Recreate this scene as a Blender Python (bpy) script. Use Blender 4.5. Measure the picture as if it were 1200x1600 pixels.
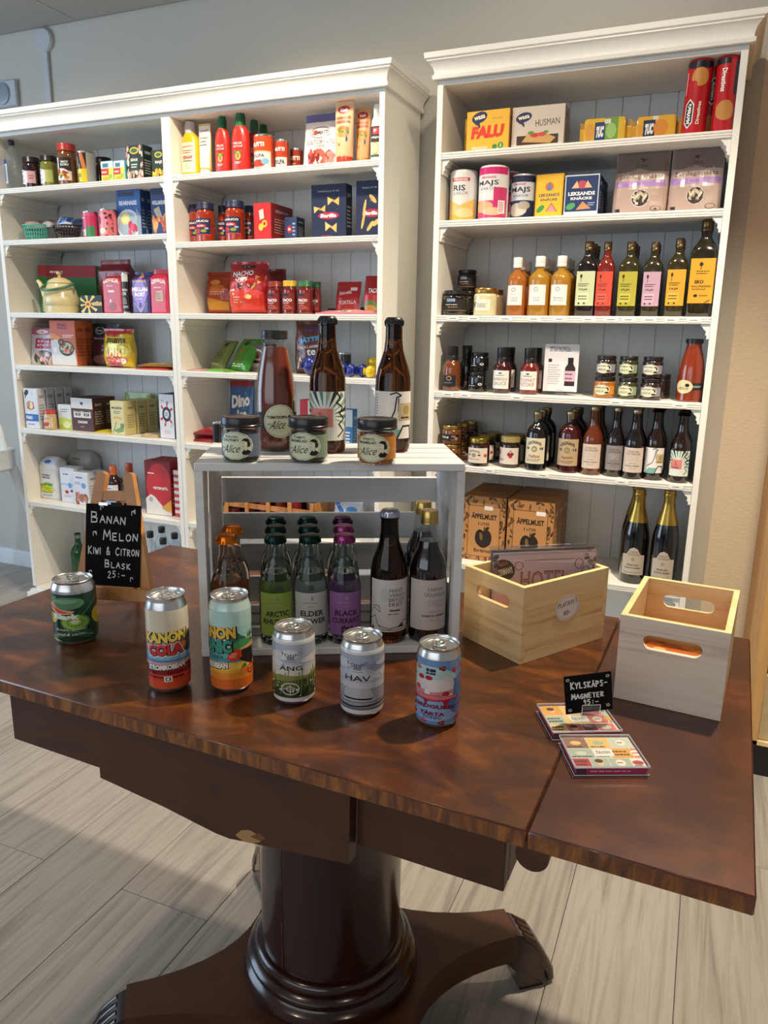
import bpy, math, random
from mathutils import Vector, Matrix, noise
random.seed(7)
PI=math.pi
for o in list(bpy.data.objects): bpy.data.objects.remove(o)
scene=bpy.context.scene
C=scene.collection

# ------------------------------------------------------------------ camera
cam=bpy.data.cameras.new('camera'); camo=bpy.data.objects.new('camera',cam); C.objects.link(camo)
cam.sensor_fit='VERTICAL'; cam.sensor_height=24.0; cam.lens=24.0*1176.03/1600.0
cam.clip_start=.05; cam.clip_end=60
_F=Vector((-0.37945225,0.89574663,-0.23163325)); _R=Vector((0.91923563,0.39340367,0.01547264)); _U=Vector((-0.10498494,0.20705441,0.97268013))
camo.matrix_world=Matrix(((_R.x,_U.x,-_F.x,1.41342),(_R.y,_U.y,-_F.y,-2.48138),(_R.z,_U.z,-_F.z,1.25742),(0,0,0,1)))
scene.camera=camo

# ------------------------------------------------------------------ world, light, exposure
world=bpy.data.worlds.new('world'); scene.world=world; world.use_nodes=True
world.node_tree.nodes['Background'].inputs[0].default_value=(.72,.82,1.0,1)
world.node_tree.nodes['Background'].inputs[1].default_value=.16
def lamp(name,kind,loc,rot,energy,color,**k):
    l=bpy.data.lights.new(name,kind); l.energy=energy; l.color=color
    for a,b in k.items(): setattr(l,a,b)
    o=bpy.data.objects.new(name,l); C.objects.link(o); o.location=loc; o.rotation_euler=rot; return o
def aim(o,t):
    o.rotation_euler=(Vector(t)-o.location).to_track_quat('-Z','Y').to_euler()
WARM=(1.0,.84,.64)
for i,(x,y,e,tx,ty,tz) in enumerate([(1.62,-.84,185,1.15,-1.1,.7),(.95,-.78,22,1.0,0,1.6),(-.05,-.60,68,-.1,-.1,.9),(-1.25,-.62,25,-1.1,0,.8),(.2,-3.2,18,.3,-2.9,0),(2.2,-2.6,10,2.0,-2.4,0)]):  # second spot is an added fill that brightens the right cornice
    s=lamp('ceiling_or_fill_spot','SPOT',(x,y,2.50),(0,0,0),e,WARM,spot_size=math.radians(125),spot_blend=.7,shadow_soft_size=.035)
    aim(s,(tx,ty,tz))
w=lamp('window_daylight','AREA',(-3.4,-2.4,1.5),(0,0,0),66,(.60,.78,1.0),shape='RECTANGLE',size=2.2,size_y=1.9); aim(w,(-.6,-.5,1.0))
w=lamp('front_fill','AREA',(.2,-5.2,1.9),(0,0,0),42,(.88,.94,1.0),shape='RECTANGLE',size=4.0,size_y=2.0); aim(w,(.3,-1,.9))  # added soft fill from behind the camera, lifts the camera-facing sides
scene.view_settings.view_transform='Standard'
try: scene.view_settings.look='None'
except Exception: pass
scene.view_settings.gamma=1.0; scene.view_settings.use_curve_mapping=False
scene.view_settings.exposure=0.08

# ------------------------------------------------------------------ colours and materials
def hx(h,a=1.0):
    if not isinstance(h,str): return (h[0],h[1],h[2],a)
    def f(v):
        v/=255.0
        return v/12.92 if v<=.04045 else ((v+.055)/1.055)**2.4
    return (f(int(h[0:2],16)),f(int(h[2:4],16)),f(int(h[4:6],16)),a)
MATS={}
def newmat(key):
    m=bpy.data.materials.new(key); m.use_nodes=True; MATS[key]=m
    nt=m.node_tree; return m,nt,nt.nodes,nt.links,nt.nodes['Principled BSDF']
def colmat(key,rough=.5,metal=0.0,coat=0.0,bump=0.0,bscale=60):
    if key in MATS: return MATS[key]
    m,nt,N,L,b=newmat(key)
    a=N.new('ShaderNodeAttribute'); a.attribute_name='Col'
    L.new(a.outputs['Color'],b.inputs['Base Color'])
    b.inputs['Roughness'].default_value=rough; b.inputs['Metallic'].default_value=metal
    b.inputs['Coat Weight'].default_value=coat; b.inputs['Coat Roughness'].default_value=.08
    if bump:
        t=N.new('ShaderNodeTexCoord'); n=N.new('ShaderNodeTexNoise'); n.inputs['Scale'].default_value=bscale
        bp=N.new('ShaderNodeBump'); bp.inputs['Strength'].default_value=bump; bp.inputs['Distance'].default_value=.002
        L.new(t.outputs['Object'],n.inputs['Vector']); L.new(n.outputs['Fac'],bp.inputs['Height']); L.new(bp.outputs['Normal'],b.inputs['Normal'])
    return m
PRINT=colmat('print_paper',.5,0,0,.05); GLOSS=colmat('print_gloss',.28,0,.3); FOIL=colmat('foil_film',.3,.15,.4,.6,35)
PLASTIC=colmat('plastic',.35,0,.2); CHALK=colmat('chalk_board',.9,0,0); CHALK.node_tree.nodes['Principled BSDF'].inputs['Specular IOR Level'].default_value=.15; METAL=colmat('brushed_metal',.28,.95); FLUID=colmat('filled_glass',.12,0,.8)
def glassmix(key,tint,opac,rough=.04):
    """colour tinted thin glass: part see-through, part surface, with a glossy skin"""
    if key in MATS: return MATS[key]
    m,nt,N,L,b=newmat(key)
    b.inputs['Base Color'].default_value=hx(tint); b.inputs['Roughness'].default_value=rough; b.inputs['Coat Weight'].default_value=.6; b.inputs['Coat Roughness'].default_value=.03
    t=N.new('ShaderNodeBsdfTransparent'); t.inputs[0].default_value=hx(tint)
    g=N.new('ShaderNodeBsdfGlossy'); g.inputs['Roughness'].default_value=.03; g.inputs[0].default_value=(1,1,1,1)
    lw=N.new('ShaderNodeLayerWeight'); lw.inputs[0].default_value=.5
    pw=N.new('ShaderNodeMath'); pw.operation='POWER'; pw.inputs[1].default_value=4.0; L.new(lw.outputs['Facing'],pw.inputs[0])
    f=N.new('ShaderNodeMath'); f.operation='MULTIPLY_ADD'; f.inputs[1].default_value=.32; f.inputs[2].default_value=.025; L.new(pw.outputs[0],f.inputs[0])
    x=N.new('ShaderNodeMixShader'); x.inputs[0].default_value=opac
    L.new(t.outputs[0],x.inputs[1]); L.new(b.outputs[0],x.inputs[2])
    y=N.new('ShaderNodeMixShader'); L.new(f.outputs[0],y.inputs[0]); L.new(x.outputs[0],y.inputs[1]); L.new(g.outputs[0],y.inputs[2])
    L.new(y.outputs[0],N['Material Output'].inputs[0]); return m
def trueglass(key,col,rough=.0,ior=1.4):
    if key in MATS: return MATS[key]
    m,nt,N,L,b=newmat(key)
    b.inputs['Base Color'].default_value=col; b.inputs['Transmission Weight'].default_value=1; b.inputs['Roughness'].default_value=rough; b.inputs['IOR'].default_value=ior
    return m
def woodmat(key,stops,scale=(1,1,1),nscale=6,rough=.3,coat=.4,dist=.6,detail=6,bump=.05,vary=0.0,attr=False,rnd=True):
    if key in MATS: return MATS[key]
    m,nt,N,L,b=newmat(key)
    t=N.new('ShaderNodeTexCoord'); mp=N.new('ShaderNodeMapping'); mp.inputs['Scale'].default_value=scale
    L.new(t.outputs['Object'],mp.inputs['Vector'])
    oi=N.new('ShaderNodeObjectInfo'); ad=N.new('ShaderNodeVectorMath'); ad.operation='ADD'
    mu=N.new('ShaderNodeMath'); mu.operation='MULTIPLY'; mu.inputs[1].default_value=37.0 if rnd else 0.0
    L.new(oi.outputs['Random'],mu.inputs[0]); cb=N.new('ShaderNodeCombineXYZ')
    for k in range(3): L.new(mu.outputs[0],cb.inputs[k])
    L.new(mp.outputs[0],ad.inputs[0]); L.new(cb.outputs[0],ad.inputs[1])
    n=N.new('ShaderNodeTexNoise'); n.inputs['Scale'].default_value=nscale; n.inputs['Detail'].default_value=detail; n.inputs['Distortion'].default_value=dist; n.inputs['Roughness'].default_value=.62
    L.new(ad.outputs[0],n.inputs['Vector'])
    r=N.new('ShaderNodeValToRGB'); e=r.color_ramp.elements
    e[0].position=stops[0][0]; e[0].color=hx(stops[0][1]); e[1].position=stops[-1][0]; e[1].color=hx(stops[-1][1])
    for p,c in stops[1:-1]:
        q=e.new(p); q.color=hx(c)
    L.new(n.outputs['Fac'],r.inputs[0])
    out=r.outputs[0]
    if vary:
        hs=N.new('ShaderNodeHueSaturation'); mr=N.new('ShaderNodeMapRange'); mr.inputs['To Min'].default_value=1-vary; mr.inputs['To Max'].default_value=1+vary
        L.new(oi.outputs['Random'],mr.inputs[0]); L.new(mr.outputs[0],hs.inputs['Value']); L.new(out,hs.inputs['Color']); out=hs.outputs[0]
    L.new(out,b.inputs['Base Color'])
    b.inputs['Roughness'].default_value=rough; b.inputs['Coat Weight'].default_value=coat; b.inputs['Coat Roughness'].default_value=.12
    if bump:
        bp=N.new('ShaderNodeBump'); bp.inputs['Strength'].default_value=bump; bp.inputs['Distance'].default_value=.003
        L.new(n.outputs['Fac'],bp.inputs['Height']); L.new(bp.outputs['Normal'],b.inputs['Normal'])
    return m
def paint(key,col,rough=.5,nscale=40,bump=.1,var=.04,stretch=(1,1,1)):
    if key in MATS: return MATS[key]
    m,nt,N,L,b=newmat(key)
    t=N.new('ShaderNodeTexCoord'); mp=N.new('ShaderNodeMapping'); mp.inputs['Scale'].default_value=stretch
    n=N.new('ShaderNodeTexNoise'); n.inputs['Scale'].default_value=nscale; n.inputs['Detail'].default_value=4
    L.new(t.outputs['Object'],mp.inputs[0]); L.new(mp.outputs[0],n.inputs['Vector'])
    c=hx(col); r=N.new('ShaderNodeValToRGB'); r.color_ramp.elements[0].position=.3; r.color_ramp.elements[1].position=.7
    r.color_ramp.elements[0].color=tuple(v*(1-var) for v in c[:3])+(1,); r.color_ramp.elements[1].color=tuple(min(1,v*(1+var)) for v in c[:3])+(1,)
    L.new(n.outputs['Fac'],r.inputs[0]); L.new(r.outputs[0],b.inputs['Base Color']); b.inputs['Roughness'].default_value=rough
    if bump:
        bp=N.new('ShaderNodeBump'); bp.inputs['Strength'].default_value=bump; bp.inputs['Distance'].default_value=.002
        L.new(n.outputs['Fac'],bp.inputs['Height']); L.new(bp.outputs['Normal'],b.inputs['Normal'])
    return m
WHITE=paint('cabinet_white_paint','ebe8df',.38,90,0,.01)
BACKW=paint('cabinet_back_paint','dcdedd',.45,60,0,.02)
WALL=paint('wall_paint','bdbab0',.8,120,.1,.03)
WALLPAPER=paint('textured_wallpaper','ddd0b8',.85,160,.5,.05,(.35,1,1))
CEIL=paint('ceiling_paint','a9a9a4',.8,150,.15,.03)
CRATEW=woodmat('whitewashed_wood',[(.2,'aeb0b4'),(.42,'d6d6d6'),(.75,'e4e4e4')],(1,4,4),5,.7,0,1.0,6,.1)
PINE=woodmat('pine_wood',[(.28,'bf9358'),(.42,'dcb983'),(.6,'e6cb9b'),(.8,'d6ac74')],(1.4,1.4,22),2.0,.55,.05,.9,3,.04)
PINEPALE=woodmat('pale_pine_wood',[(.28,'b89e86'),(.42,'d3bfac'),(.6,'dccab9'),(.8,'c8b19b')],(1.2,1.2,26),2.0,.6,.02,1.0,3,.04)
PINEDGE=woodmat('pine_edge',[(.3,'e0c080'),(.7,'f0d8a2')],(8,8,8),3,.6,0,.4,3,.03)
EASELW=woodmat('beech_wood',[(.3,'96602c'),(.5,'b87c40'),(.75,'c88e50')],(6,6,1.2),4,.4,.2,.5,4,.03)
BURL=woodmat('burl_veneer',[(.22,'260f07'),(.42,'40200d'),(.55,'542b10'),(.72,'7c4818'),(.9,'5a2e10')],(1.0,1.8,1.0),11,.3,.16,.8,14,.02)
LEAFW=woodmat('mahogany_leaf',[(.25,'2a110a'),(.5,'43200f'),(.64,'5a2c18'),(.8,'38180c')],(1.0,1.0,1.0),9.0,.32,.2,.6,10,.02)
EDGEW=woodmat('veneer_edge',[(.3,'3a1a08'),(.5,'6e3c14'),(.65,'94591f'),(.8,'4a240c')],(14,3,3),4,.3,.4,1.4,6,.02)
APRONW=woodmat('dark_mahogany',[(.25,'2e1707'),(.5,'472409'),(.8,'391c0a')],(1.5,1.5,4),4,.5,.0,.6,5,.02)
COLUMNW=woodmat('polished_column',[(.25,'1a0905'),(.55,'2e140b'),(.8,'220d07')],(3,3,.8),3,.22,.4,.5,5,.01)
FLOORW=woodmat('grey_oak_laminate',[(.28,'7d756d'),(.42,'989188'),(.56,'a8a198'),(.78,'8f877e')],(17,.8,1),2.2,.45,.08,1.1,7,.04,.05)
PINEUNIT=woodmat('pine_unit',[(.3,'b98548'),(.6,'d0a062'),(.8,'c09050')],(9,9,1),2.5,.5,.1,.5,4,.03)
CLEAR=glassmix('clear_plastic','eef2f4',.08)
CLEARG=glassmix('clear_green_tint','bfe0d2',.25)
TONICG=trueglass('tonic_bottle_glass',(.80,.88,.84,1),0,1.38)
ACRYL=glassmix('acrylic','f7f8f8',.02)
JARG=glassmix('jar_glass','f0f3f0',.015)

# ------------------------------------------------------------------ mesh builder
class MB:
    def __init__(s): s.v=[]; s.f=[]; s.c=[]; s.m=[]
    def add(s,vs,fs,col=(.8,.8,.8,1),m=0,cols=None):
        n=len(s.v); s.v.extend(vs); col=hx(col)
        for i,f in enumerate(fs):
            s.f.append(tuple(n+k for k in f)); s.c.append(cols[i] if cols else col); s.m.append(m)
        return s
    def box(s,x0,x1,y0,y1,z0,z1,col='cccccc',m=0,b=0.0):
        if b<=0:
            vs=[(x0,y0,z0),(x1,y0,z0),(x1,y1,z0),(x0,y1,z0),(x0,y0,z1),(x1,y0,z1),(x1,y1,z1),(x0,y1,z1)]
            return s.add(vs,[(0,3,2,1),(4,5,6,7),(0,1,5,4),(1,2,6,5),(2,3,7,6),(3,0,4,7)],col,m)
        vs=[];idx={}
        for ix,X in ((0,x0),(1,x1)):
            for iy,Y in ((0,y0),(1,y1)):
                for iz,Z in ((0,z0),(1,z1)):
                    sx=b if ix==0 else -b; sy=b if iy==0 else -b; sz=b if iz==0 else -b
                    idx[(ix,iy,iz,0)]=len(vs); vs.append((X,Y+sy,Z+sz))
                    idx[(ix,iy,iz,1)]=len(vs); vs.append((X+sx,Y,Z+sz))
                    idx[(ix,iy,iz,2)]=len(vs); vs.append((X+sx,Y+sy,Z))
        fs=[]
        for ax in range(3):
            for sd in (0,1):
                q=[]
                for a,bb in ((0,0),(1,0),(1,1),(0,1)):
                    k=[0,0,0]; k[ax]=sd; o=[i for i in range(3) if i!=ax]; k[o[0]]=a; k[o[1]]=bb
                    q.append(idx[(k[0],k[1],k[2],ax)])
                if (sd==0)^(ax==1): q.reverse()
                fs.append(tuple(q))
        for ax in range(3):
            o=[i for i in range(3) if i!=ax]
            for a in (0,1):
                for bb in (0,1):
                    k0=[0,0,0];k1=[0,0,0]; k0[ax]=0;k1[ax]=1
                    for k in (k0,k1): k[o[0]]=a; k[o[1]]=bb
                    q=[idx[(*k0,o[0])],idx[(*k0,o[1])],idx[(*k1,o[1])],idx[(*k1,o[0])]]
                    fs.append(tuple(q))
        for ix in (0,1):
            for iy in (0,1):
                for iz in (0,1): fs.append((idx[(ix,iy,iz,0)],idx[(ix,iy,iz,1)],idx[(ix,iy,iz,2)]))
        # orient outward
        cx,cy,cz=(x0+x1)/2,(y0+y1)/2,(z0+z1)/2; out=[]
        for f in fs:
            a,b_,c_=Vector(vs[f[0]]),Vector(vs[f[1]]),Vector(vs[f[2]]); nrm=(b_-a).cross(c_-a)
            ctr=sum((Vector(vs[i]) for i in f),Vector())/len(f)-Vector((cx,cy,cz))
            out.append(f if nrm.dot(ctr)>=0 else tuple(reversed(f)))
        return s.add(vs,out,col,m)
    def lathe(s,prof,n=24,col='cccccc',m=0,ctr=(0,0,0),bands=None,sx=1.0,sy=1.0):
        """prof: (r,z) from bottom to top; bands: colour per segment"""
        cx,cy,cz=ctr; vs=[];fs=[];cs=[]; rings=[]
        for r,z in prof:
            if r<1e-6: rings.append([len(vs)]); vs.append((cx,cy,cz+z))
            else:
                rings.append(list(range(len(vs),len(vs)+n)))
                for k in range(n):
                    a=2*PI*k/n; vs.append((cx+r*sx*math.sin(a),cy-r*sy*math.cos(a),cz+z))
        base=hx(col)
        for i in range(len(rings)-1):
            A,B=rings[i],rings[i+1]; cc=base if not bands else (hx(bands[i]) if isinstance(bands[i],str) else bands[i])
            for k in range(n):
                k2=(k+1)%n
                if len(A)==1 and len(B)==1: continue
                if len(A)==1: f=(A[0],B[k2],B[k])
                elif len(B)==1: f=(A[k],A[k2],B[0])
                else: f=(A[k],A[k2],B[k2],B[k])
                fs.append(f); cs.append(cc)
        return s.add(vs,fs,base,m,cs)
    def tube(s,pts,r,n=8,col='cccccc',m=0,closed=False,cap=True):
        pts=[Vector(p) for p in pts]; N=len(pts); vs=[];fs=[]
        up=Vector((0,0,1)); last=None
        for i,p in enumerate(pts):
            if closed: t=pts[(i+1)%N]-pts[i-1]
            else: t=pts[min(i+1,N-1)]-pts[max(i-1,0)]
            t.normalize()
            u=(last if last else (up if abs(t.dot(up))<.9 else Vector((1,0,0))))
            u=(u-t*u.dot(t)).normalized(); last=u; w=t.cross(u)
            rr=r[i] if isinstance(r,(list,tuple)) else r
            for k in range(n):
                a=2*PI*k/n; vs.append(tuple(p+u*rr*math.cos(a)+w*rr*math.sin(a)))
        for i in range(N if closed else N-1):
            j=(i+1)%N
            for k in range(n):
                k2=(k+1)%n; fs.append((i*n+k,i*n+k2,j*n+k2,j*n+k))
        if cap and not closed:
            fs.append(tuple(reversed(range(n)))); fs.append(tuple(range((N-1)*n,N*n)))
        return s.add(vs,fs,col,m)
    def prism(s,poly,axis,a0,a1,col='cccccc',m=0):
        """extrude a 2D polygon: axis 'x': poly=(y,z); 'y': poly=(x,z); 'z': poly=(x,y)"""
        n=len(poly)
        def P(p,a): return (a,p[0],p[1]) if axis=='x' else ((p[0],a,p[1]) if axis=='y' else (p[0],p[1],a))
        vs=[P(p,a0) for p in poly]+[P(p,a1) for p in poly]
        fs=[tuple(range(n)),tuple(reversed(range(n,2*n)))]+[(i,n+i,n+(i+1)%n,(i+1)%n) for i in range(n)]
        return s.add(vs,fs,col,m)
    def loft(s,secs,n=24,col='cccccc',m=0,cols=None,wr=None):
        """secs: (z,hw,hd,exp,yoff) superellipse rings"""
        vs=[];fs=[];cs=[]
        for (z,hw,hd,e,yo) in secs:
            for k in range(n):
                a=2*PI*k/n; ca,sa=math.cos(a),math.sin(a)
                x=hw*math.copysign(abs(sa)**(2/e),sa); y=-hd*math.copysign(abs(ca)**(2/e),ca)
                if wr: dxx,dyy=wr(x,z); x+=dxx; y+=dyy*(1 if y<0 else -1)
                vs.append((x,y+yo,z))
        base=hx(col)
        for i in range(len(secs)-1):
            for k in range(n):
                k2=(k+1)%n; fs.append((i*n+k,i*n+k2,(i+1)*n+k2,(i+1)*n+k)); cs.append(base if not cols else hx(cols[i]))
        fs.append(tuple(reversed(range(n)))); cs.append(cs[0]); fs.append(tuple(range((len(secs)-1)*n,len(secs)*n))); cs.append(cs[-2])
        return s.add(vs,fs,base,m,cs)
    def ngrid(s,fn,nu,nv,col='cccccc',m=0):
        vs=[fn(i/nu,j/nv) for j in range(nv+1) for i in range(nu+1)]
        fs=[(j*(nu+1)+i,j*(nu+1)+i+1,(j+1)*(nu+1)+i+1,(j+1)*(nu+1)+i) for j in range(nv) for i in range(nu)]
        return s.add(vs,fs,col,m)
    def mesh(s,name,mats,smooth=True,ang=38,fix=False):
        me=bpy.data.meshes.new(name); me.from_pydata(s.v,[],s.f); 
        for mt in (mats if isinstance(mats,(list,tuple)) else [mats]): me.materials.append(mt)
        me.polygons.foreach_set('material_index',s.m)
        ca=me.color_attributes.new('Col','FLOAT_COLOR','CORNER'); buf=[]
        for f,c in zip(s.f,s.c): buf.extend(tuple(c)*len(f))
        ca.data.foreach_set('color',buf)
        if fix:
            import bmesh
            bm=bmesh.new(); bm.from_mesh(me); bmesh.ops.recalc_face_normals(bm,faces=bm.faces); bm.to_mesh(me); bm.free()
        if smooth:
            me.polygons.foreach_set('use_smooth',[True]*len(me.polygons))
            me.set_sharp_from_angle(angle=math.radians(ang))
        me.update(); return me
    def build(s,name,mats,parent=None,smooth=True,ang=38,fix=False,label=None):
        o=bpy.data.objects.new(name,s.mesh(name,mats,smooth,ang,fix)); C.objects.link(o)
        if parent is not None: o.parent=parent
        if label: o['label']=label
        return o
def empty(name,loc=(0,0,0),rz=0,rx=0):
    o=bpy.data.objects.new(name,None); C.objects.link(o); o.location=loc; o.rotation_euler=(rx,0,rz); o.empty_display_size=.02; return o
def tag(o,label,cat,group=None,kind=None):
    if label: o['label']=label
    if cat: o['category']=cat
    if group: o['group']=group
    if kind: o['kind']=kind
    return o
def kids(o): return [c for c in bpy.data.objects if c.parent is o]
TREE={}
def copy_tree(o,parent=None):
    c=o.copy(); C.objects.link(c); c.parent=parent
    for ch in TREE.get(o.name,()): copy_tree(ch,c)
    return c
def index_tree(root):
    for ch in kids(root):
        TREE.setdefault(root.name,[]).append(ch); index_tree(ch)

# ------------------------------------------------------------------ print: flat artwork laid on surfaces
_tc={}
def textpolys(t,bold=0.0):
    k=(t,bold)
    if k in _tc: return _tc[k]
    cu=bpy.data.curves.new('t','FONT'); cu.body=t; cu.resolution_u=2; cu.offset=bold; cu.fill_mode='FRONT'
    ob=bpy.data.objects.new('t',cu); me=bpy.data.meshes.new_from_object(ob)
    ps=[[(me.vertices[i].co.x,me.vertices[i].co.y) for i in p.vertices] for p in me.polygons]
    bpy.data.objects.remove(ob); bpy.data.meshes.remove(me); bpy.data.curves.remove(cu)
    if ps:
        xs=[p[0] for q in ps for p in q]; ys=[p[1] for q in ps for p in q]
        x0,x1,y0,y1=min(xs),max(xs),min(ys),max(ys); sx=1/max(1e-6,x1-x0); sy=1/max(1e-6,y1-y0)
        ps=[[((x-x0)*sx-.5,(y-y0)*sy-.5) for x,y in q] for q in ps]
    _tc[k]=ps; return ps
def R(x0,y0,x1,y1,c): return ([[(x0,y0),(x1,y0),(x1,y1),(x0,y1)]],c)
def E(cx,cy,rx,ry,c,n=14,a=0):
    out=[]
    for k in range(n):
        t=2*PI*k/n; x,y=rx*math.cos(t),ry*math.sin(t); out.append((cx+x*math.cos(a)-y*math.sin(a),cy+x*math.sin(a)+y*math.cos(a)))
    return ([out],c)
def P(pts,c):
    """simple polygon, fan split when concave via ear clipping"""
    from mathutils.geometry import tessellate_polygon
    tri=tessellate_polygon([[Vector((x,y,0)) for x,y in pts]])
    return ([[pts[i] for i in t] for t in tri],c)
def T(t,cx,cy,w,h,c,b=0.0,rot=0.0,sh=0.0,arc=0.0):
    ps=[]
    for q in textpolys(t,b):
        r=[]
        for x,y in q:
            X=(x+sh*y*h/w)*w; Y=y*h-arc*(x*2)**2+arc*.5
            r.append((cx+X*math.cos(rot)-Y*math.sin(rot),cy+X*math.sin(rot)+Y*math.cos(rot)))
        ps.append(r)
    return (ps,c)
def LN(pts,wd,c):
    ps=[]
    for (x0,y0),(x1,y1) in zip(pts,pts[1:]):
        dx,dy=x1-x0,y1-y0; l=math.hypot(dx,dy) or 1e-6; nx,ny=-dy/l*wd/2,dx/l*wd/2; ex,ey=dx/l*wd*.3,dy/l*wd*.3
        ps.append([(x0+nx-ex,y0+ny-ey),(x0-nx-ex,y0-ny-ey),(x1-nx+ex,y1-ny+ey),(x1+nx+ex,y1+ny+ey)])
    return (ps,c)
def BARS(x0,x1,y0,y1,n,c,seed=1):
    """lines of type too small to read"""
    rg=random.Random(seed); ps=[]; dy=(y1-y0)/n
    for i in range(n):
        y=y1-(i+.5)*dy; x=x0
        xe=x1-rg.random()*.25*(x1-x0)
        while x<xe:
            w=(.08+.14*rg.random())*(x1-x0); ps.append([(x,y-dy*.22),(min(x+w,xe),y-dy*.22),(min(x+w,xe),y+dy*.22),(x,y+dy*.22)]); x+=w+.03*(x1-x0)
    return (ps,c)
def DOTS(n,x0,y0,x1,y1,rx,ry,cols,seed=1,k=7):
    rg=random.Random(seed); out=[]
    for i in range(n):
        s=.6+.8*rg.random(); out.append(E(x0+(x1-x0)*rg.random(),y0+(y1-y0)*rg.random(),rx*s,ry*s,cols[i%len(cols)],k,rg.random()*3))
    return out
def RING(cx,cy,rx,ry,wd,c,n=20,a0=0,a1=2*PI):
    return LN([(cx+rx*math.cos(a0+(a1-a0)*k/n),cy+ry*math.sin(a0+(a1-a0)*k/n)) for k in range(n+1)],wd,c)
_SF={'A':[[(0,0),(.5,1),(1,0)],[(.2,.4),(.8,.4)]],'B':[[(.1,0),(.1,1),(.7,.95),(.75,.6),(.1,.5),(.85,.4),(.8,.05),(.1,0)]],'N':[[(0,0),(.1,1),(.85,0),(.95,1)]],
'M':[[(0,0),(.12,1),(.5,.3),(.88,1),(1,0)]],'E':[[(.85,1),(.1,1),(.1,0),(.85,0)],[(.1,.5),(.7,.5)]],'L':[[(.1,1),(.1,0),(.85,0)]],'O':[[(.5,1),(.1,.75),(.05,.3),(.4,0),(.85,.2),(.95,.7),(.5,1)]],
'K':[[(.1,0),(.1,1)],[(.85,1),(.12,.45),(.9,0)]],'I':[[(.5,0),(.5,1)]],'W':[[(0,1),(.25,0),(.5,.7),(.75,0),(1,1)]],'&':[[(.95,0),(.25,.75),(.45,1),(.65,.8),(.15,.35),(.25,0),(.6,.05),(.9,.45)]],
'C':[[(.9,.85),(.5,1),(.1,.65),(.1,.3),(.45,0),(.9,.15)]],'T':[[(0,1),(1,1)],[(.5,1),(.5,0)]],'R':[[(.1,0),(.1,1),(.75,.9),(.75,.6),(.1,.5),(.9,0)]],'S':[[(.85,.9),(.4,1),(.15,.75),(.8,.35),(.6,0),(.1,.1)]],
'2':[[(.1,.8),(.5,1),(.85,.75),(.1,0),(.9,0)]],'5':[[(.85,1),(.25,1),(.2,.6),(.7,.6),(.85,.3),(.5,0),(.1,.1)]],':':[[(.5,.2),(.5,.28)],[(.5,.65),(.5,.73)]],'-':[[(.1,.45),(.9,.45)]],
'Y':[[(0,1),(.5,.5),(1,1)],[(.5,.5),(.4,0)]],'Å':[[(0,0),(.5,.8),(1,0)],[(.2,.35),(.8,.35)],[(.4,1),(.5,.88),(.6,1),(.5,1.1),(.4,1)]],'P':[[(.1,0),(.1,1),(.75,.9),(.75,.55),(.1,.45)]],
'G':[[(.9,.85),(.5,1),(.1,.65),(.1,.3),(.45,0),(.85,.1),(.85,.45),(.5,.45)]],'9':[[(.8,.7),(.5,.5),(.2,.7),(.45,1),(.8,.85),(.75,.4),(.6,0)]],'8':[[(.5,.5),(.15,.75),(.5,1),(.85,.75),(.5,.5),(.1,.25),(.5,0),(.9,.25),(.5,.5)]],'0':[[(.5,1),(.1,.6),(.2,.1),(.5,0),(.85,.2),(.9,.7),(.5,1)]],' ':[]}
def CH(t,x,y,cw,ch,wd,c,asp=1.0,big=1.35,slope=0.0):
    """chalk pen lettering; x,y start, cw pitch, ch height"""
    out=[]; rg=random.Random(t); px=x; first=True
    for l in t:
        k=big if first and l!=' ' else 1.0; first=(l==' ')
        w=cw*.74*k*(.35 if l=='I' else 1)
        jy=(rg.random()-.5)*ch*.12+(px-x)*slope
        for s_ in _SF.get(l.upper(),[]):
            pts=[(px+a*w,y+jy+b*ch*k) for a,b in s_]
            out.append((pts,wd))
        px+=w+cw*.26
    ps=[]
    for pts,wd_ in out: ps+=LN(pts,wd_,c)[0]
    return (ps,c)
def clipaxis(poly,ax,lo,hi):
    for sgn,lim in ((1,lo),(-1,-hi)):
        out=[]; n=len(poly)
        for i in range(n):
            a=poly[i]; b=poly[(i+1)%n]; da=sgn*a[ax]-lim; db=sgn*b[ax]-lim
            if da>=0: out.append(a)
            if (da>=0)!=(db>=0):
                t=da/(da-db); out.append((a[0]+(b[0]-a[0])*t,a[1]+(b[1]-a[1])*t))
        poly=out
        if len(poly)<3: return None
    return poly
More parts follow.
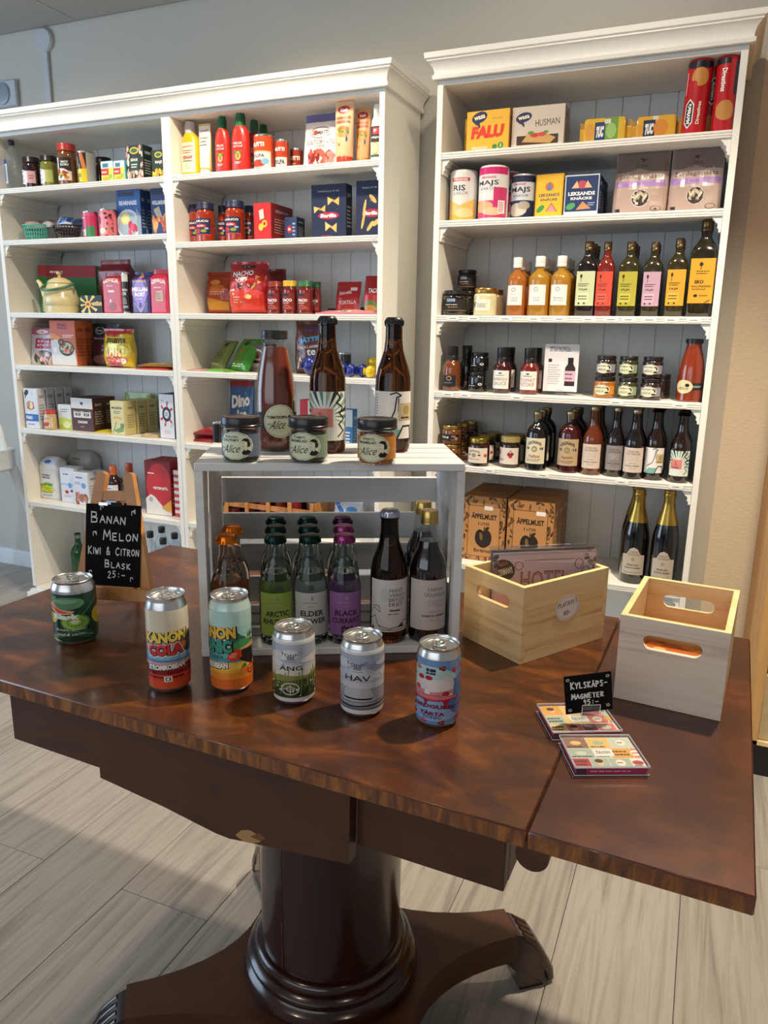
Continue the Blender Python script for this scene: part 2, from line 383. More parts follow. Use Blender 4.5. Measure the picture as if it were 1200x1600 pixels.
def emit(mb,ops,fn,nu=1,nv=1,k0=.0003,dk=.00009,m=0,clip=True):
    """lay artwork on a surface; fn(u,v,k) gives the point at offset k"""
    boxes=[]
    for ps,c in ops:
        if not ps: continue
        xs=[p[0] for q in ps for p in q]; ys=[p[1] for q in ps for p in q]; bb=(min(xs),min(ys),max(xs),max(ys))
        lay=0
        for b2,l2 in boxes:
            if b2[0]<bb[2] and bb[0]<b2[2] and b2[1]<bb[3] and bb[1]<b2[3]: lay=max(lay,l2+1)
        boxes.append((bb,lay)); k=k0+dk*lay; col=hx(c)
        for q in ps:
            if clip:
                q=clipaxis(clipaxis(q,0,0,1) or [],1,0,1) if len(q)>=3 else None
                if not q: continue
            x0=min(p[0] for p in q); x1=max(p[0] for p in q); y0=min(p[1] for p in q); y1=max(p[1] for p in q)
            for i in range(max(0,int(x0*nu-1e-6)),min(nu,int(x1*nu-1e-6)+1)) if nu>1 else [None]:
                a=q if i is None else clipaxis(q,0,i/nu,(i+1)/nu)
                if not a: continue
                for j in range(max(0,int(y0*nv-1e-6)),min(nv,int(y1*nv-1e-6)+1)) if nv>1 else [None]:
                    b=a if j is None else clipaxis(a,1,j/nv,(j+1)/nv)
                    if not b: continue
                    ar=sum(b[t][0]*b[(t+1)%len(b)][1]-b[(t+1)%len(b)][0]*b[t][1] for t in range(len(b)))
                    if abs(ar)<1e-9: continue
                    if ar<0: b=b[::-1]
                    mb.add([fn(x,y,k) for x,y in b],[tuple(range(len(b)))],col,m)
def prof_r(prof,z):
    for (r0,z0),(r1,z1) in zip(prof,prof[1:]):
        if z0<=z<=z1 and z1>z0: return r0+(r1-r0)*(z-z0)/(z1-z0)
    return prof[-1][0]
def cylmap(prof,z0,z1,span,rot=0.0,sx=1,sy=1):
    def fn(u,v,k):
        z=z0+v*(z1-z0); r=prof_r(prof,z)+k; a=(u-.5)*span+rot; return (r*sx*math.sin(a),-r*sy*math.cos(a),z)
    return fn
def label(parent,ops,prof,z0,z1,span,rot=0.0,name='label',mat=None,sx=1,sy=1,nv=1):
    mb=MB(); emit(mb,ops,cylmap(prof,z0,z1,span,rot,sx,sy),max(2,int(span/.15)),nv,.0004,.00006)
    return mb.build(name,mat or PRINT,parent,False)
# ------------------------------------------------------------------ artwork (print on packs), unit square, v up
K='141414'; W_='f2efe8'
def strawberries(n,seed,cols=('b3202a','d8433a','8c141e')): return DOTS(n,0,0,1,1,.05,.04,cols,seed)
def alice(bg,band,name1,name2=''):
    o=[R(0,.12,1,.88,band),E(.42,.5,.36,.47,bg),RING(.42,.5,.33,.43,.012,'6a6a5a')]
    if name2: o+=[T(name1,.36,.80,.26,.09,K,.02),T(name2,.33,.68,.36,.09,K,.03)]
    else: o+=[T(name1,.34,.70,.40,.12,K,.03)]
    o+=[T('miss',.15,.42,.09,.06,K),T('Alice',.36,.40,.34,.26,'2c2418',.0,.08,.35)]
    o+=[E(.63,.64,.075,.11,K),E(.675,.56,.05,.08,K),E(.69,.50,.03,.04,K),P([(.56,.66),(.60,.69),(.655,.64),(.66,.52),(.63,.44),(.585,.43),(.565,.47),(.55,.55)],'efeacc'),P([(.56,.66),(.64,.71),(.66,.62),(.61,.655)],K),P([(.55,.27),(.60,.37),(.66,.38),(.74,.30),(.68,.20),(.58,.20)],K),P([(.61,.43),(.65,.45),(.655,.36),(.62,.33)],'efeacc'),LN([(.57,.585),(.595,.59)],.012,K),E(.582,.485,.016,.010,'8c2a22',6)]
    return o
def wasa(x,y,s): return [E(x,y,.19*s,.13*s,'1c2350',14,.35),E(x-.10*s,y-.10*s,.10*s,.035*s,'1c2350',10,-.9),E(x-.02*s,y-.16*s,.10*s,.03*s,'1c2350',10,-1.2),T('wasa',x,y,.26*s,.09*s,'f0e6c8',.03,.2)]
def apple_must(st):
    o=[R(0,0,1,1,'b8824a'),R(.12,.06,.88,.86,'6a4220'),R(.135,.07,.865,.85,'bd8850')]
    o+=[g for s in range(4) for g in DOTS(16,(0,.88,0,0)[s],(0,0,.87,0)[s],(.11,1,1,1)[s],(1,1,1,.05)[s],.045,.018,('5a3a1c','6e4824','4a2e16'),s+3)]
    o+=[T('ÄPPELMUST',.5,.70,.60,.10,'1c120a',.04),T('3 LITER',.5,.58,.28,.045,'3a2410',.02),E(.42,.36,.12,.13,'1e140c'),E(.58,.36,.12,.13,'2a1c10'),E(.5,.33,.16,.13,'241810'),LN([(.5,.44),(.52,.53)],.02,'1e140c'),E(.58,.51,.06,.025,'241810',8,.4),DOTS(1,.4,.38,.45,.4,.03,.05,('7a5a34',),2)[0],T('Bordsmust',.5,.16,.42,.06,'1c120a',.02),R(st,.80,st+.2,.86,'efe9e4')]
    return o
def farna(bg,tx='3a3434'):
    return [R(0,0,1,1,bg),T('FÄRNA',.5,.86,.5,.09,tx),T('ODLINGAR',.5,.75,.66,.09,tx),RING(.35,.56,.07,.09,.02,'b5ab9c',9),RING(.5,.56,.04,.10,.02,'b5ab9c',9),RING(.66,.56,.06,.10,.02,'b5ab9c',9),T('BÄRDRYCK',.5,.37,.34,.035,tx),T('SVARTA VINBÄR',.5,.27,.66,.055,tx,.03),T('500 ml',.5,.17,.28,.035,tx)]
def kron(word,bg='d8cfb4',tc='8c2a34'):
    return [R(0,0,1,1,bg),T('KRONANS',.5,.80,.62,.13,'1c1c20',.04,0,0,.10),E(.5,.58,.13,.12,'8c8450'),E(.5,.58,.08,.08,bg),RING(.5,.58,.05,.07,.02,'6a6438',9),R(.10,.55,.26,.65,'2a3a6a'),R(.74,.55,.90,.65,'2a3a6a'),R(.15,.55,.18,.65,'d8c040'),R(.79,.55,.82,.65,'d8c040'),T(word,.5,.30,.5,.13,tc,.02),BARS(.15,.85,.08,.2,2,'6a4a44',4)]
def oil(bg,tx='2a2a1a'):
    return [R(0,0,1,1,bg),E(.25,.86,.07,.06,tx,8),LN([(.25,.8),(.25,.7)],.03,tx),BARS(.12,.75,.55,.66,2,tx,3),T('OLJA',.4,.47,.5,.07,tx,.04),R(.12,.12,.7,.36,tuple(min(1,c*1.25+.03) for c in hx(bg)[:3])),BARS(.16,.66,.16,.32,2,tx,8),E(.2,.07,.06,.03,tx,8),E(.5,.07,.06,.03,tx,8)]
def sauce_w(a,b,ca):
    return [R(0,0,1,1,'e6e0d8'),P([(.42,.90),(.5,.84),(.58,.90),(.5,.80)],K),E(.5,.86,.10,.035,K),BARS(.25,.75,.70,.78,1,K,3),T(a,.5,.52,.8,.17,ca),T(b,.5,.29,.72,.2,ca)]
def dish(cx,cy,r,cols,seed=2): return [E(cx,cy,r,r*.62,'efe6da',16)]+DOTS(22,cx-r*.7,cy-r*.4,cx+r*.7,cy+r*.4,r*.22,r*.14,cols,seed)
def beer(shape):
    if shape=='white': return [R(0,0,1,1,'e8e4e0'),LN([(.42,.94),(.55,.98),(.66,.92),(.56,.88),(.52,.6),(.44,.42),(.2,.28)],.03,K),LN([(.6,.86),(.6,.6),(.66,.4)],.025,K),R(.6,.4,1,.76,'c8b48a'),E(.8,.62,.09,.1,'a8925e',10),BARS(.66,.96,.42,.5,1,K,2),P([(.1,0),(.3,.22),(.8,.22),(.95,0)],'7ab0a4'),P([(.55,.0),(.7,.3),(.95,.3),(1,.0)],K),P([(.6,.02),(.72,.26),(.9,.26),(.93,.02)],'e8e4e0'),BARS(.03,.13,.5,.95,8,'8a8a8a',6)]
    o=[R(0,0,1,1,'dfe4da')]
    for i in range(13):
        a=-.3+i*.29; o.append(P([(.45+.2*math.cos(a),.5+.18*math.sin(a)),(.45+.62*math.cos(a-.1),.5+.6*math.sin(a-.1)),(.45+.64*math.cos(a+.08),.5+.62*math.sin(a+.08))],('8fae96','5a8470','1e2a24')[i%3]))
    o+=[R(.1,.28,.62,.66,'d8837a'),T('&',.36,.5,.14,.18,'a8504e'),BARS(.2,.52,.3,.38,1,K,3),LN([(.72,.98),(.8,.86),(.7,.78),(.86,.68),(.78,.56),(.9,.44),(.76,.34),(.88,.2),(.74,.08)],.03,K)]
    return o
def tonic200(bg,a,b,tx='20242a'):
    return [R(0,0,1,1,bg),P([(.48,.93),(.52,.93),(.53,.83),(.47,.83)],'8a8a86'),BARS(.25,.75,.74,.79,1,'8a8a86',2),BARS(.4,.6,.66,.70,1,'8a8a86',2),T(a,.5,.52,.62,.13,tx,.03),T(b,.5,.34,.78,.13,tx,.03)]
def magnets(sd):
    o=[R(0,0,1,1,'d9cfc2')]; rg=random.Random(sd); cs=['d86a62','e2a23c','c9d0be','e8e0d0','8f6a5a','d84a6a','e8c070','a8b8a8','b03040']
    ys=[0,.3,.62,1]
    for j in range(3):
        x=0
        while x<.97:
            w=.2+.18*rg.random(); x2=min(1,x+w); c=cs[rg.randrange(9)]; o.append(R(x+.006,ys[j]+.01,x2-.006,ys[j+1]-.01,c))
            t=rg.randrange(4); mx=(x+x2)/2; my=(ys[j]+ys[j+1])/2
            if t==0: o+=[E(mx,my,.05,.09,'e8b894'),E(mx-.01,my+.06,.06,.06,'4a2a1a')]
            elif t==1: o.append(BARS(x+.02,x2-.02,my-.1,my+.1,2,'3a2420',j+5))
            elif t==2: o+=[E(mx,my,.07,.1,'f0e8d8'),BARS(mx-.05,mx+.05,my-.04,my+.04,1,'a02030',j)]
            else: o+=[E(mx,my,.08,.07,cs[rg.randrange(9)]),BARS(x+.02,x2-.02,ys[j]+.02,ys[j]+.09,1,K,j)]
            x=x2
    o.append(R(.36,.36,.64,.6,'e8e8de')); o.append(T('Notes',.5,.5,.2,.12,'20303a',.0,.1,.2)); return o
ART={
'water':[R(0,0,1,1,'c8d2dc'),R(0,.82,1,1,'1c3f9a'),T('VATTEN',.5,.45,.5,.6,'2c58b0',.03,PI/2) if 0 else R(.2,.1,.8,.75,'7f9cc8'),BARS(.28,.72,.12,.72,7,'2c58b0',2)],
'farm':[R(0,.1,1,.8,'d8a8a8'),P([(0,.1),(.55,.0),(.62,.2),(.62,.75),(.5,.82),(0,.95)],'e6e2e4'),E(.2,.48,.12,.07,K,9,.3),LN([(.1,.4),(.2,.48),(.34,.52)],.04,K),BARS(.1,.5,.72,.82,1,'55505a',2),BARS(.1,.5,.15,.32,3,'8a858c',3),BARS(.68,.95,.3,.6,2,'a05060',3)],
'farm2':[R(0,.1,1,.8,'b9c46a'),P([(0,.1),(.55,.0),(.62,.2),(.62,.75),(.5,.82),(0,.95)],'e6e2e4'),LN([(.1,.45),(.2,.58),(.34,.45)],.05,K),BARS(.1,.5,.72,.82,1,'55505a',2),BARS(.1,.5,.15,.32,3,'8a858c',3)],
'noodle':[R(0,0,1,1,'e6ddd8'),P([(.38,.45),(1,.4),(1,1),(.38,1)],'1c1814'),E(.18,.78,.1,.14,'c03a48'),T('NOT',.7,.80,.34,.1,W_,.04),T('KORV',.7,.68,.4,.1,W_,.04)]+dish(.5,.26,.42,('c88a3c','a8401c','d8b45a','6a7a2c')),
'yellowcan':[R(0,0,1,1,'a8a49c'),R(0,0,.8,.45,'e3cf1c'),R(0,.45,.8,1,'2a2018'),E(.25,.7,.13,.2,'b08a6a'),P([(.45,1),(.62,1),(.8,.45),(.6,.45)],'d87a3a'),LN([(.42,.1),(.42,.6)],.03,'f2efe0'),T('SILVER',.3,.22,.5,.14,'2c2a10',.02),T('KÖKET',.25,.07,.35,.1,'2c2a10',.02)],
'stock':[R(0,0,1,1,'e8d850'),R(0,.68,1,1,'cfe0e4'),R(.15,.72,.6,.9,'4a7a9a'),R(0,.36,.62,.66,'c8382c'),BARS(.06,.56,.42,.58,1,W_,2),E(.4,.16,.28,.14,'e8b020'),E(.75,.3,.15,.1,'8ac050')],
'beans':[R(0,0,1,1,'1a241c'),E(.5,.85,.28,.1,'d8b430'),E(.5,.85,.2,.06,'2c6a3a')]+DOTS(26,0,0,1,.3,.09,.06,('e0d4c4','c9a896','b07a66'),4)+DOTS(9,0,.4,.16,1,.08,.06,('e0d4c4','c09a8a'),6)+DOTS(6,.84,.4,1,1,.08,.06,('e0d4c4','c09a8a'),7)+[P([(.25,.3),(.75,.3),(.78,.66),(.22,.66)],'17402c'),T('BÖNOR',.5,.6,.42,.09,W_,.03),BARS(.3,.7,.36,.5,2,W_,4)],
'corn':[R(0,0,1,1,'16301e'),E(.5,.85,.28,.1,'d8b430'),E(.5,.85,.2,.06,'2c6a3a')]+DOTS(24,0,0,1,.35,.09,.07,('e8b820','d89a18','f0cc50'),4)+[T('MAJS',.5,.6,.5,.12,W_,.03)],
'pinkcan':[R(0,0,1,1,'c43c66'),R(.55,0,1,.45,'3f8a5a'),R(0,.88,1,1,'d8487a'),T('BÖN',.3,.8,.34,.09,W_,.03),R(.2,.05,.5,.3,'e8e4e4'),BARS(.22,.48,.07,.28,4,K,2)],
'pinkcan2':[R(0,0,1,1,'d8687a'),P([(.3,0),(.7,0),(.75,.75),(.5,.95),(.3,.7)],'e88a98'),E(.35,.62,.12,.16,'a82c3c')]+DOTS(20,.65,0,1,.9,.07,.05,('7a3a30','b08a70','4a2420'),5)+DOTS(6,.0,.05,.35,.3,.1,.05,('e0c0a0',),3)+[E(.5,.2,.16,.12,'d8d4c0')],
'bearn':[R(0,0,1,1,'1f56a0'),R(.08,.88,.75,.97,'14284a'),R(.1,.68,.95,.82,'2f6ab4'),T('BEARNAISE',.48,.74,.74,.09,W_,.04),E(.45,.28,.5,.33,'cfd8e0',18),E(.45,.28,.42,.27,'9aacbc',18),E(.33,.42,.2,.14,'d8d078',12),E(.33,.42,.14,.09,'e8e09a',12)]+DOTS(7,.5,.1,.8,.3,.09,.06,('b02c40','d8506a'),3)+[P([(.8,.65),(1,.45),(1,0),(.85,.1)],'8a98a8')],
'holl':[R(0,0,1,1,'183a72'),R(.08,.88,.75,.97,'102040'),T('HOLLANDAISE',.55,.72,.9,.09,W_,.04)]+DOTS(9,.1,.08,.95,.42,.16,.09,('d8823a','e8a05a','c05a2c'),4)+[P([(.15,.58),(.5,.64),(.7,.4),(.3,.44)],'c8b8a0')],
'greenbox':[R(0,0,1,1,'2f7a3a'),R(0,.76,1,1,'a81c28'),R(.0,0,.14,1,'2c8a44'),R(0,.78,.14,1,'c02c34'),T('Kellogg',.3,.86,.2,.1,W_,.02) if 0 else BARS(.2,.5,.82,.92,1,W_,2),R(.03,.04,.12,.2,W_),BARS(.035,.115,.05,.19,5,K,2),E(.28,.52,.06,.14,'d8d4c8',10,.4),E(.3,.3,.05,.08,'c83a2c'),E(.36,.3,.1,.1,'6a8a3a')],
'tea':[R(0,0,1,1,'1a1a1e')]+[P([(.35,.5),(.35+.5*math.cos(a),.5+.6*math.sin(a)),(.35+.5*math.cos(a+.3),.5+.6*math.sin(a+.3))],'d8c878') for a in [i*.785 for i in range(8)]]+[E(.35,.5,.13,.2,'e8c030'),E(.35,.5,.08,.1,'b02820'),R(.55,.42,1,.62,'c8a868')],
'cof_back':[R(.6,.7,.85,.78,'3a0a10')],
'gevalia':[T('GEVALIA',.45,.80,.72,.10,W_,.03,0,0,.05),BARS(.25,.65,.64,.71,1,'e0b0a0',2),R(.3,.52,.6,.57,'e8c8b8'),RING(.45,.45,.24,.24,.012,'d08a80',4),T('8',.4,.3,.09,.1,W_,.02),E(.45,.17,.18,.1,'8c1018')],
'gevalia2':[R(0,.85,1,1,'d83048'),T('GEVALIA',.5,.72,.76,.09,W_,.03,0,0,.05),BARS(.25,.75,.56,.62,1,'e8c0c8',2),R(.3,.28,.72,.52,'b8946a'),BARS(.36,.66,.32,.48,3,'5a3020',2)],
'shaker':[R(0,0,1,.8,'1a1c1e'),R(0,.8,1,1,'c8ccc8'),T('ESPRESSO',.5,.58,.8,.06,W_,.02),T('LYX',.5,.48,.6,.08,W_,.03),R(.1,.1,.9,.16,'8aa0a0'),BARS(.1,.9,.2,.38,4,'a8b0b0',2)],
'lofb':[P([(.5,.02),(.95,.48),(.5,.95),(.05,.48)],'8c6ac0'),P([(.35,.86),(.5,1),(.65,.86)],'c88a4a'),T('LÖFBERGS',.5,.78,.7,.07,'d8b080',.02),T('MELLAN',.5,.58,.84,.10,W_,.05),T('ROST',.5,.46,.56,.10,W_,.05),BARS(.3,.7,.33,.38,1,'d8c8e8',2),E(.5,.2,.07,.07,'2a1a50'),LN([(.2,.25),(.5,.03),(.8,.25)],.015,'d8d0e8')],
'pinkbowl':[R(0,0,1,1,'cfcbd2'),R(0,.82,1,1,'b8587a'),E(.5,.9,.28,.06,W_),T('Friggs',.5,.9,.3,.06,'b8385a',.02),R(.25,.44,.95,.72,'b02a5c'),T('RISONI',.6,.64,.5,.07,W_,.03),T('BÖNOR',.6,.54,.5,.07,W_,.03),E(.65,.18,.44,.22,'30343a',18)]+DOTS(26,.35,.05,1,.32,.06,.05,('d8a890','d87a8a','e0c0a8','6a8a4a'),5),
'basmati':[R(0,0,1,1,'c95f38'),P([(0,.55),(.3,.6),(.5,.3),(.95,.36),(1,0),(0,0)],'d8d4d0'),R(.3,.82,.7,.96,'c24a30'),T('Beas',.5,.91,.34,.06,'4a1a50',.03),T('Kitchen',.5,.84,.36,.05,'4a1a50',.03),P([(0,.74),(.5,.6),(.4,.56),(0,.6)],'e8904a'),BARS(.5,.95,.62,.7,2,W_,3),E(.62,.38,.3,.17,K,18),E(.62,.39,.26,.13,'c9b48a',18)]+DOTS(14,.42,.3,.85,.48,.05,.04,('3f7a3a','d84a2c','e8d8b0','2a2420'),7)+[RING(.42,.52,.1,.06,.04,K,10),R(.1,.28,.22,.4,W_)],
'darkpouch':[R(0,0,1,1,'22323a'),R(0,.9,1,1,'1a2228'),RING(.3,.84,.16,.08,.02,'a8c8d0'),T('Felix',.3,.84,.22,.05,W_),BARS(.1,.8,.6,.7,1,'c88aa0',2),R(.1,.3,.6,.55,'5a2430'),E(.5,.15,.4,.12,'8a5a50')],
'mums':[R(0,.88,1,1,'b02c24'),P([(0,.9),(.2,.8),(.7,.93),(1,.85),(1,1),(0,1)],'a82420'),E(.42,.85,.2,.05,'c8342c'),T('mums',.5,.70,.66,.13,'4a4410',.03),E(.5,.42,.42,.2,'f0dc6a',18)]+[P([(.25+.1*i,.3),(.33+.1*i,.3),(.3+.1*i,.55-.05*(i%2))],('c83a4a','d8604a','b04a6a')[i%3]) for i in range(5)]+[E(.5,.2,.38,.1,'d84a4a',14),E(.5,.2,.3,.05,'f0a080'),E(.75,.18,.09,.08,W_),E(.4,.06,.3,.06,'a83060')],
'friabo':[R(0,0,1,1,'dadde4'),R(0,.18,1,.36,'2464b4'),T('FRIABO',.3,.27,.5,.09,W_,.03),E(.22,.9,.17,.07,K,12,.2),E(.14,.8,.06,.03,K,8,.8),P([(.15,.5),(.45,.46),(.75,.5),(.7,.66),(.3,.7)],'b8723c'),E(.5,.58,.15,.09,'e8d8b8'),E(.3,.6,.13,.07,'c8864a'),BARS(.2,.8,.06,.14,1,'8a8e98',2),E(.62,.88,.09,.05,'c8d0dc')],
'tub':[R(0,.0,1,1,'d8c8ac'),E(.45,.35,.3,.25,'c83a34'),E(.6,.6,.2,.12,'e8b070'),E(.35,.55,.14,.1,'f0e0c0'),BARS(.1,.9,.8,.92,1,'9a3a2c',3)],
'limebox':[R(0,0,1,1,'d5d8d2'),R(0,0,1,.42,'a8bc4a'),P([(0,.42),(.4,.5),(1,.38),(1,.2),(0,.2)],'c2d05a'),E(.6,.2,.3,.14,'e0dc9a'),BARS(.2,.85,.68,.86,2,'6a7a94',3)],
'cacao':[R(0,0,1,.68,'4a221c'),R(0,.68,1,1,'d3d2ce'),E(.5,.84,.07,.05,'2a3a6a'),R(.1,.4,.9,.6,'d8d0c8'),E(.3,.5,.13,.05,K),E(.7,.5,.13,.05,K),E(.3,.5,.06,.04,'e8e4dc'),E(.7,.5,.06,.04,'e8e4dc'),E(.3,.5,.03,.03,K),E(.7,.5,.03,.03,K),LN([(.14,.57),(.3,.6),(.46,.57)],.02,K),LN([(.54,.57),(.7,.6),(.86,.57)],.02,K),T('CACAO',.5,.27,.46,.08,W_,.05),BARS(.4,.6,.1,.15,1,'c8a890',2)],
'maizena':[R(0,0,1,1,'d8cf9a'),R(.88,0,1,1,'c2a860'),T('MAIZENA',.44,.80,.7,.07,'2a3020',.04),BARS(.2,.7,.62,.72,2,'4a5a4a',3),LN([(.2,.5),(.4,.52),(.7,.48)],.05,'d8a83c'),P([(.15,.12),(.5,.2),(.85,.3),(.8,.1),(.4,.04)],'7aa05a'),LN([(.1,.05),(.3,.3),(.35,.38)],.03,'3a5a3a'),R(.62,.2,.85,.34,'6a8a5a')],
'yg':[R(0,0,1,1,'c6c42c'),R(0,.8,1,1,'8aa82c'),BARS(.1,.9,.72,.84,1,'3a4a14',2)],
'splash':[R(0,0,1,1,'dfe0e4')]+[P([(.5,.55),(.5+.5*math.cos(a),.55+.3*math.sin(a)),(.5+.46*math.cos(a+.25),.55+.28*math.sin(a+.25))],'c8283a') for a in (.4,1.3,2.3,3.5,4.3,5.4)]+[E(.5,.55,.3,.17,'2a2c34',18),E(.5,.55,.17,.10,'d8dce4',14),T('OAT',.5,.57,.2,.05,K,.03),T('DRINK',.5,.52,.2,.03,K,.03),DOTS(3,.1,.8,.3,.95,.05,.03,('c8283a',),3)[0],BARS(.3,.8,.1,.18,2,'e08a90',2),LN([(.75,.26),(.85,.32)],.02,'4a6a9a')],
'flour':[R(.05,.83,.95,.97,'cfd8e8'),E(.5,.9,.18,.04,'3a62a8'),T('VETEMJÖL',.4,.58,.5,.05,'2f4a80',.03),T('SPECIAL',.4,.52,.44,.04,'2f4a80',.03),R(.08,.18,.72,.36,'d6d62a'),P([(.08,.34),(.4,.4),(.72,.38),(.72,.33),(.08,.3)],'4a9a34'),BARS(.1,.7,.15,.3,3,'7a9a24',4),BARS(.2,.7,.08,.12,1,'6a84b0',4)],
'flourb':[BARS(.3,.7,.8,.86,1,'6a6e78',2),R(.0,.6,1,.62,'9a9a98')],
'sugar':[R(0,0,1,1,'dcdfe6'),BARS(.2,.7,.78,.86,1,'3a4a8a',2),R(0,.5,1,.55,'a8c8e8'),E(.65,.5,.14,.08,'6aa0d8'),E(.4,.3,.14,.05,'a8342c'),E(.75,.34,.1,.04,'8c2a2c'),BARS(.2,.8,.14,.22,2,'c07a6a',2)],
'eggs':[R(0,0,1,1,'d8dce4'),BARS(.2,.8,.8,.9,1,'3a4a8a',2),BARS(.1,.6,.62,.72,2,'5a7ab8',2),E(.7,.6,.16,.09,'6aa0d8')]+DOTS(9,.15,.08,.9,.3,.15,.10,('b0705a','9a5a48','c48a70'),3)+[E(.5,.2,.18,.12,'a86a54')],
'redstripe':[R(0,0,1,1,'dcdfe6'),R(0,.5,.3,1,'c8343a'),BARS(.3,.9,.2,.5,4,'8a8e9a',2),E(.2,.6,.1,.08,K)],
'syrup':[R(0,0,1,1,'d8dade'),BARS(.3,.75,.78,.88,1,'3a4a8a',2),E(.2,.5,.07,.06,'2a3a50'),R(0,.08,1,.4,'a8c4e0'),BARS(.1,.9,.1,.3,2,'5a84b8',2)],
'vete':[R(0,0,1,1,'7c181c'),E(.55,.55,.5,.42,'c02c30',20),BARS(.12,.45,.75,.8,1,W_,2),T('VETEMJÖL',.6,.5,.6,.07,W_,.03),P([(0,0),(1,0),(1,.06),(.7,.14),(.35,.34),(.2,.38),(0,.3)],'e0dcd4'),P([(.6,.14),(1,.3),(1,.06),(.8,.08)],'d8a040'),E(.2,.28,.08,.05,'b0aca4')],
'stripe':[R(0,0,1,1,'d8d0cc')]+[R(0,i*.14,1,i*.14+.07,'c23b34') for i in range(7)],
'petl':[R(0,0,1,1,'b8d43a'),BARS(.2,.8,.3,.7,2,'3a6a2a',2)],'petg':[R(0,0,1,1,'a8d0d0'),BARS(.2,.8,.3,.7,2,'3a6a8a',2)],
'mustard':[R(0,0,1,1,'e8dcc0'),T('Johnnys',.5,.86,.8,.09,'a8241c',.02,.05,.2),BARS(.1,.9,.62,.76,2,'a8241c',3),T('SENAP',.5,.5,.7,.11,'b03020',.05),BARS(.15,.85,.34,.42,1,K,3),LN([(.25,.1),(.4,.28),(.55,.1),(.7,.26)],.02,'8a8a80')],
'beigetube':[R(0,0,1,1,'e8e0d0'),T('Johnnys',.5,.88,.7,.07,'a8241c',.02,.05,.2),BARS(.15,.85,.5,.75,3,'6a5a40',3),LN([(.25,.1),(.4,.3),(.55,.1),(.7,.26)],.02,'8a8a80')],
'ketchup':[R(.1,.62,.9,.82,'b8180f'),T('FELIX',.5,.77,.66,.07,'f0c8c0',.03),T('KETCHUP',.5,.67,.7,.06,'f0c8c0',.03),E(.5,.38,.2,.14,'e8c828',9),E(.5,.38,.13,.1,'8aa028',9),E(.5,.36,.08,.06,'b03ca0',8),P([(.5,.38),(.2,.52),(.34,.56)],'3f7a3a'),P([(.5,.38),(.8,.52),(.66,.56)],'3f7a3a'),BARS(.25,.75,.12,.2,2,W_,3)],
'polpa':[R(0,0,1,1,'c9471c'),R(0,0,1,.52,'d8d6d0'),T('MUTTI',.42,.74,.6,.14,W_,.06),R(0,.5,1,.54,'c8a45a'),T('POLPA',.42,.38,.62,.11,'2a2c34',.03),E(.45,.14,.32,.12,'c83a24'),E(.75,.2,.16,.1,'7ab0cc')],
'polpa2':[R(0,0,1,1,'b23a18'),R(0,0,1,.42,'cfcdc8'),T('MUTTI',.5,.72,.7,.14,W_,.06),T('POLPA',.5,.24,.7,.18,'2a2c34',.04)],
'polpa3':[R(0,0,1,1,'8a2814'),T('MUTTI',.5,.62,.8,.2,'d8cfc4',.06),BARS(.2,.8,.2,.4,2,'c8a080',2)],
'solt':[R(0,.86,1,1,'5a5a8a'),RING(.48,.66,.3,.10,.012,'6a5a50'),T('DOMATTI',.48,.66,.46,.08,'4a3430',.03),E(.34,.66,.05,.05,'a8242c'),T('SOLTORKADE',.5,.48,.8,.09,'6a5a54',.0),T('TOMATER',.5,.40,.3,.04,'6a5a54')]+DOTS(26,.18,.04,.85,.3,.09,.05,('a8342c','c85a4a','7c2020','d87a6a'),4),
'dress':[E(.5,.88,.36,.08,'a8202c'),T('Kavli',.5,.88,.4,.07,W_,.03),T('HAMBURGER',.5,.72,.84,.06,'c03a2c',.04),T('ORIGINAL',.5,.64,.84,.06,'8c2a20',.04),E(.5,.48,.36,.08,'b86a2c',14),R(.16,.40,.84,.46,'6a3a1c'),E(.5,.38,.34,.05,'c88a4a'),LN([(.16,.46),(.3,.43),(.5,.47),(.7,.43),(.84,.46)],.03,'6a9a3a'),P([(.68,.30),(.74,.36),(.8,.30),(.78,.24),(.70,.24)],'3a4a8a'),E(.3,.18,.08,.03,'c86a3a')],
'mayo':[R(0,.5,1,1,'1a1c1a'),R(.2,.75,.9,.95,'c02c38'),T('F',.5,.86,.3,.1,W_,.04),T('MAJO',.5,.64,.8,.08,W_,.03),E(.5,.3,.36,.16,'e8d8a0'),RING(.5,.3,.38,.18,.04,'c89a4a'),R(0,.02,1,.1,'2c5a3a')],
'sauce':[R(0,.1,1,.88,'1c244a'),T('BASILICO',.5,.76,.8,.1,W_,.03),E(.5,.54,.3,.09,'c8303a'),T('Barilla',.5,.54,.36,.07,W_,.03),E(.3,.3,.2,.12,'b0302c'),E(.66,.3,.14,.07,'8aa030'),R(0,.1,1,.15,'c03a48'),E(.8,.42,.1,.05,'9ab0d0')],
'redcart':[R(0,0,1,1,'d01c1c'),P([(.35,.55),(.6,.6),(.55,.85),(.3,.8)],'f0d8c0'),E(.62,.45,.16,.1,'f0c040'),E(.4,.36,.14,.1,'f0c040'),E(.62,.45,.08,.05,'d01c1c')],
'smallnavy':[R(0,0,1,1,'2a3c64'),E(.4,.5,.22,.16,'b8283a'),T('B',.4,.5,.2,.1,W_,.03),BARS(.65,.9,.2,.8,4,'a8b4cc',3)],
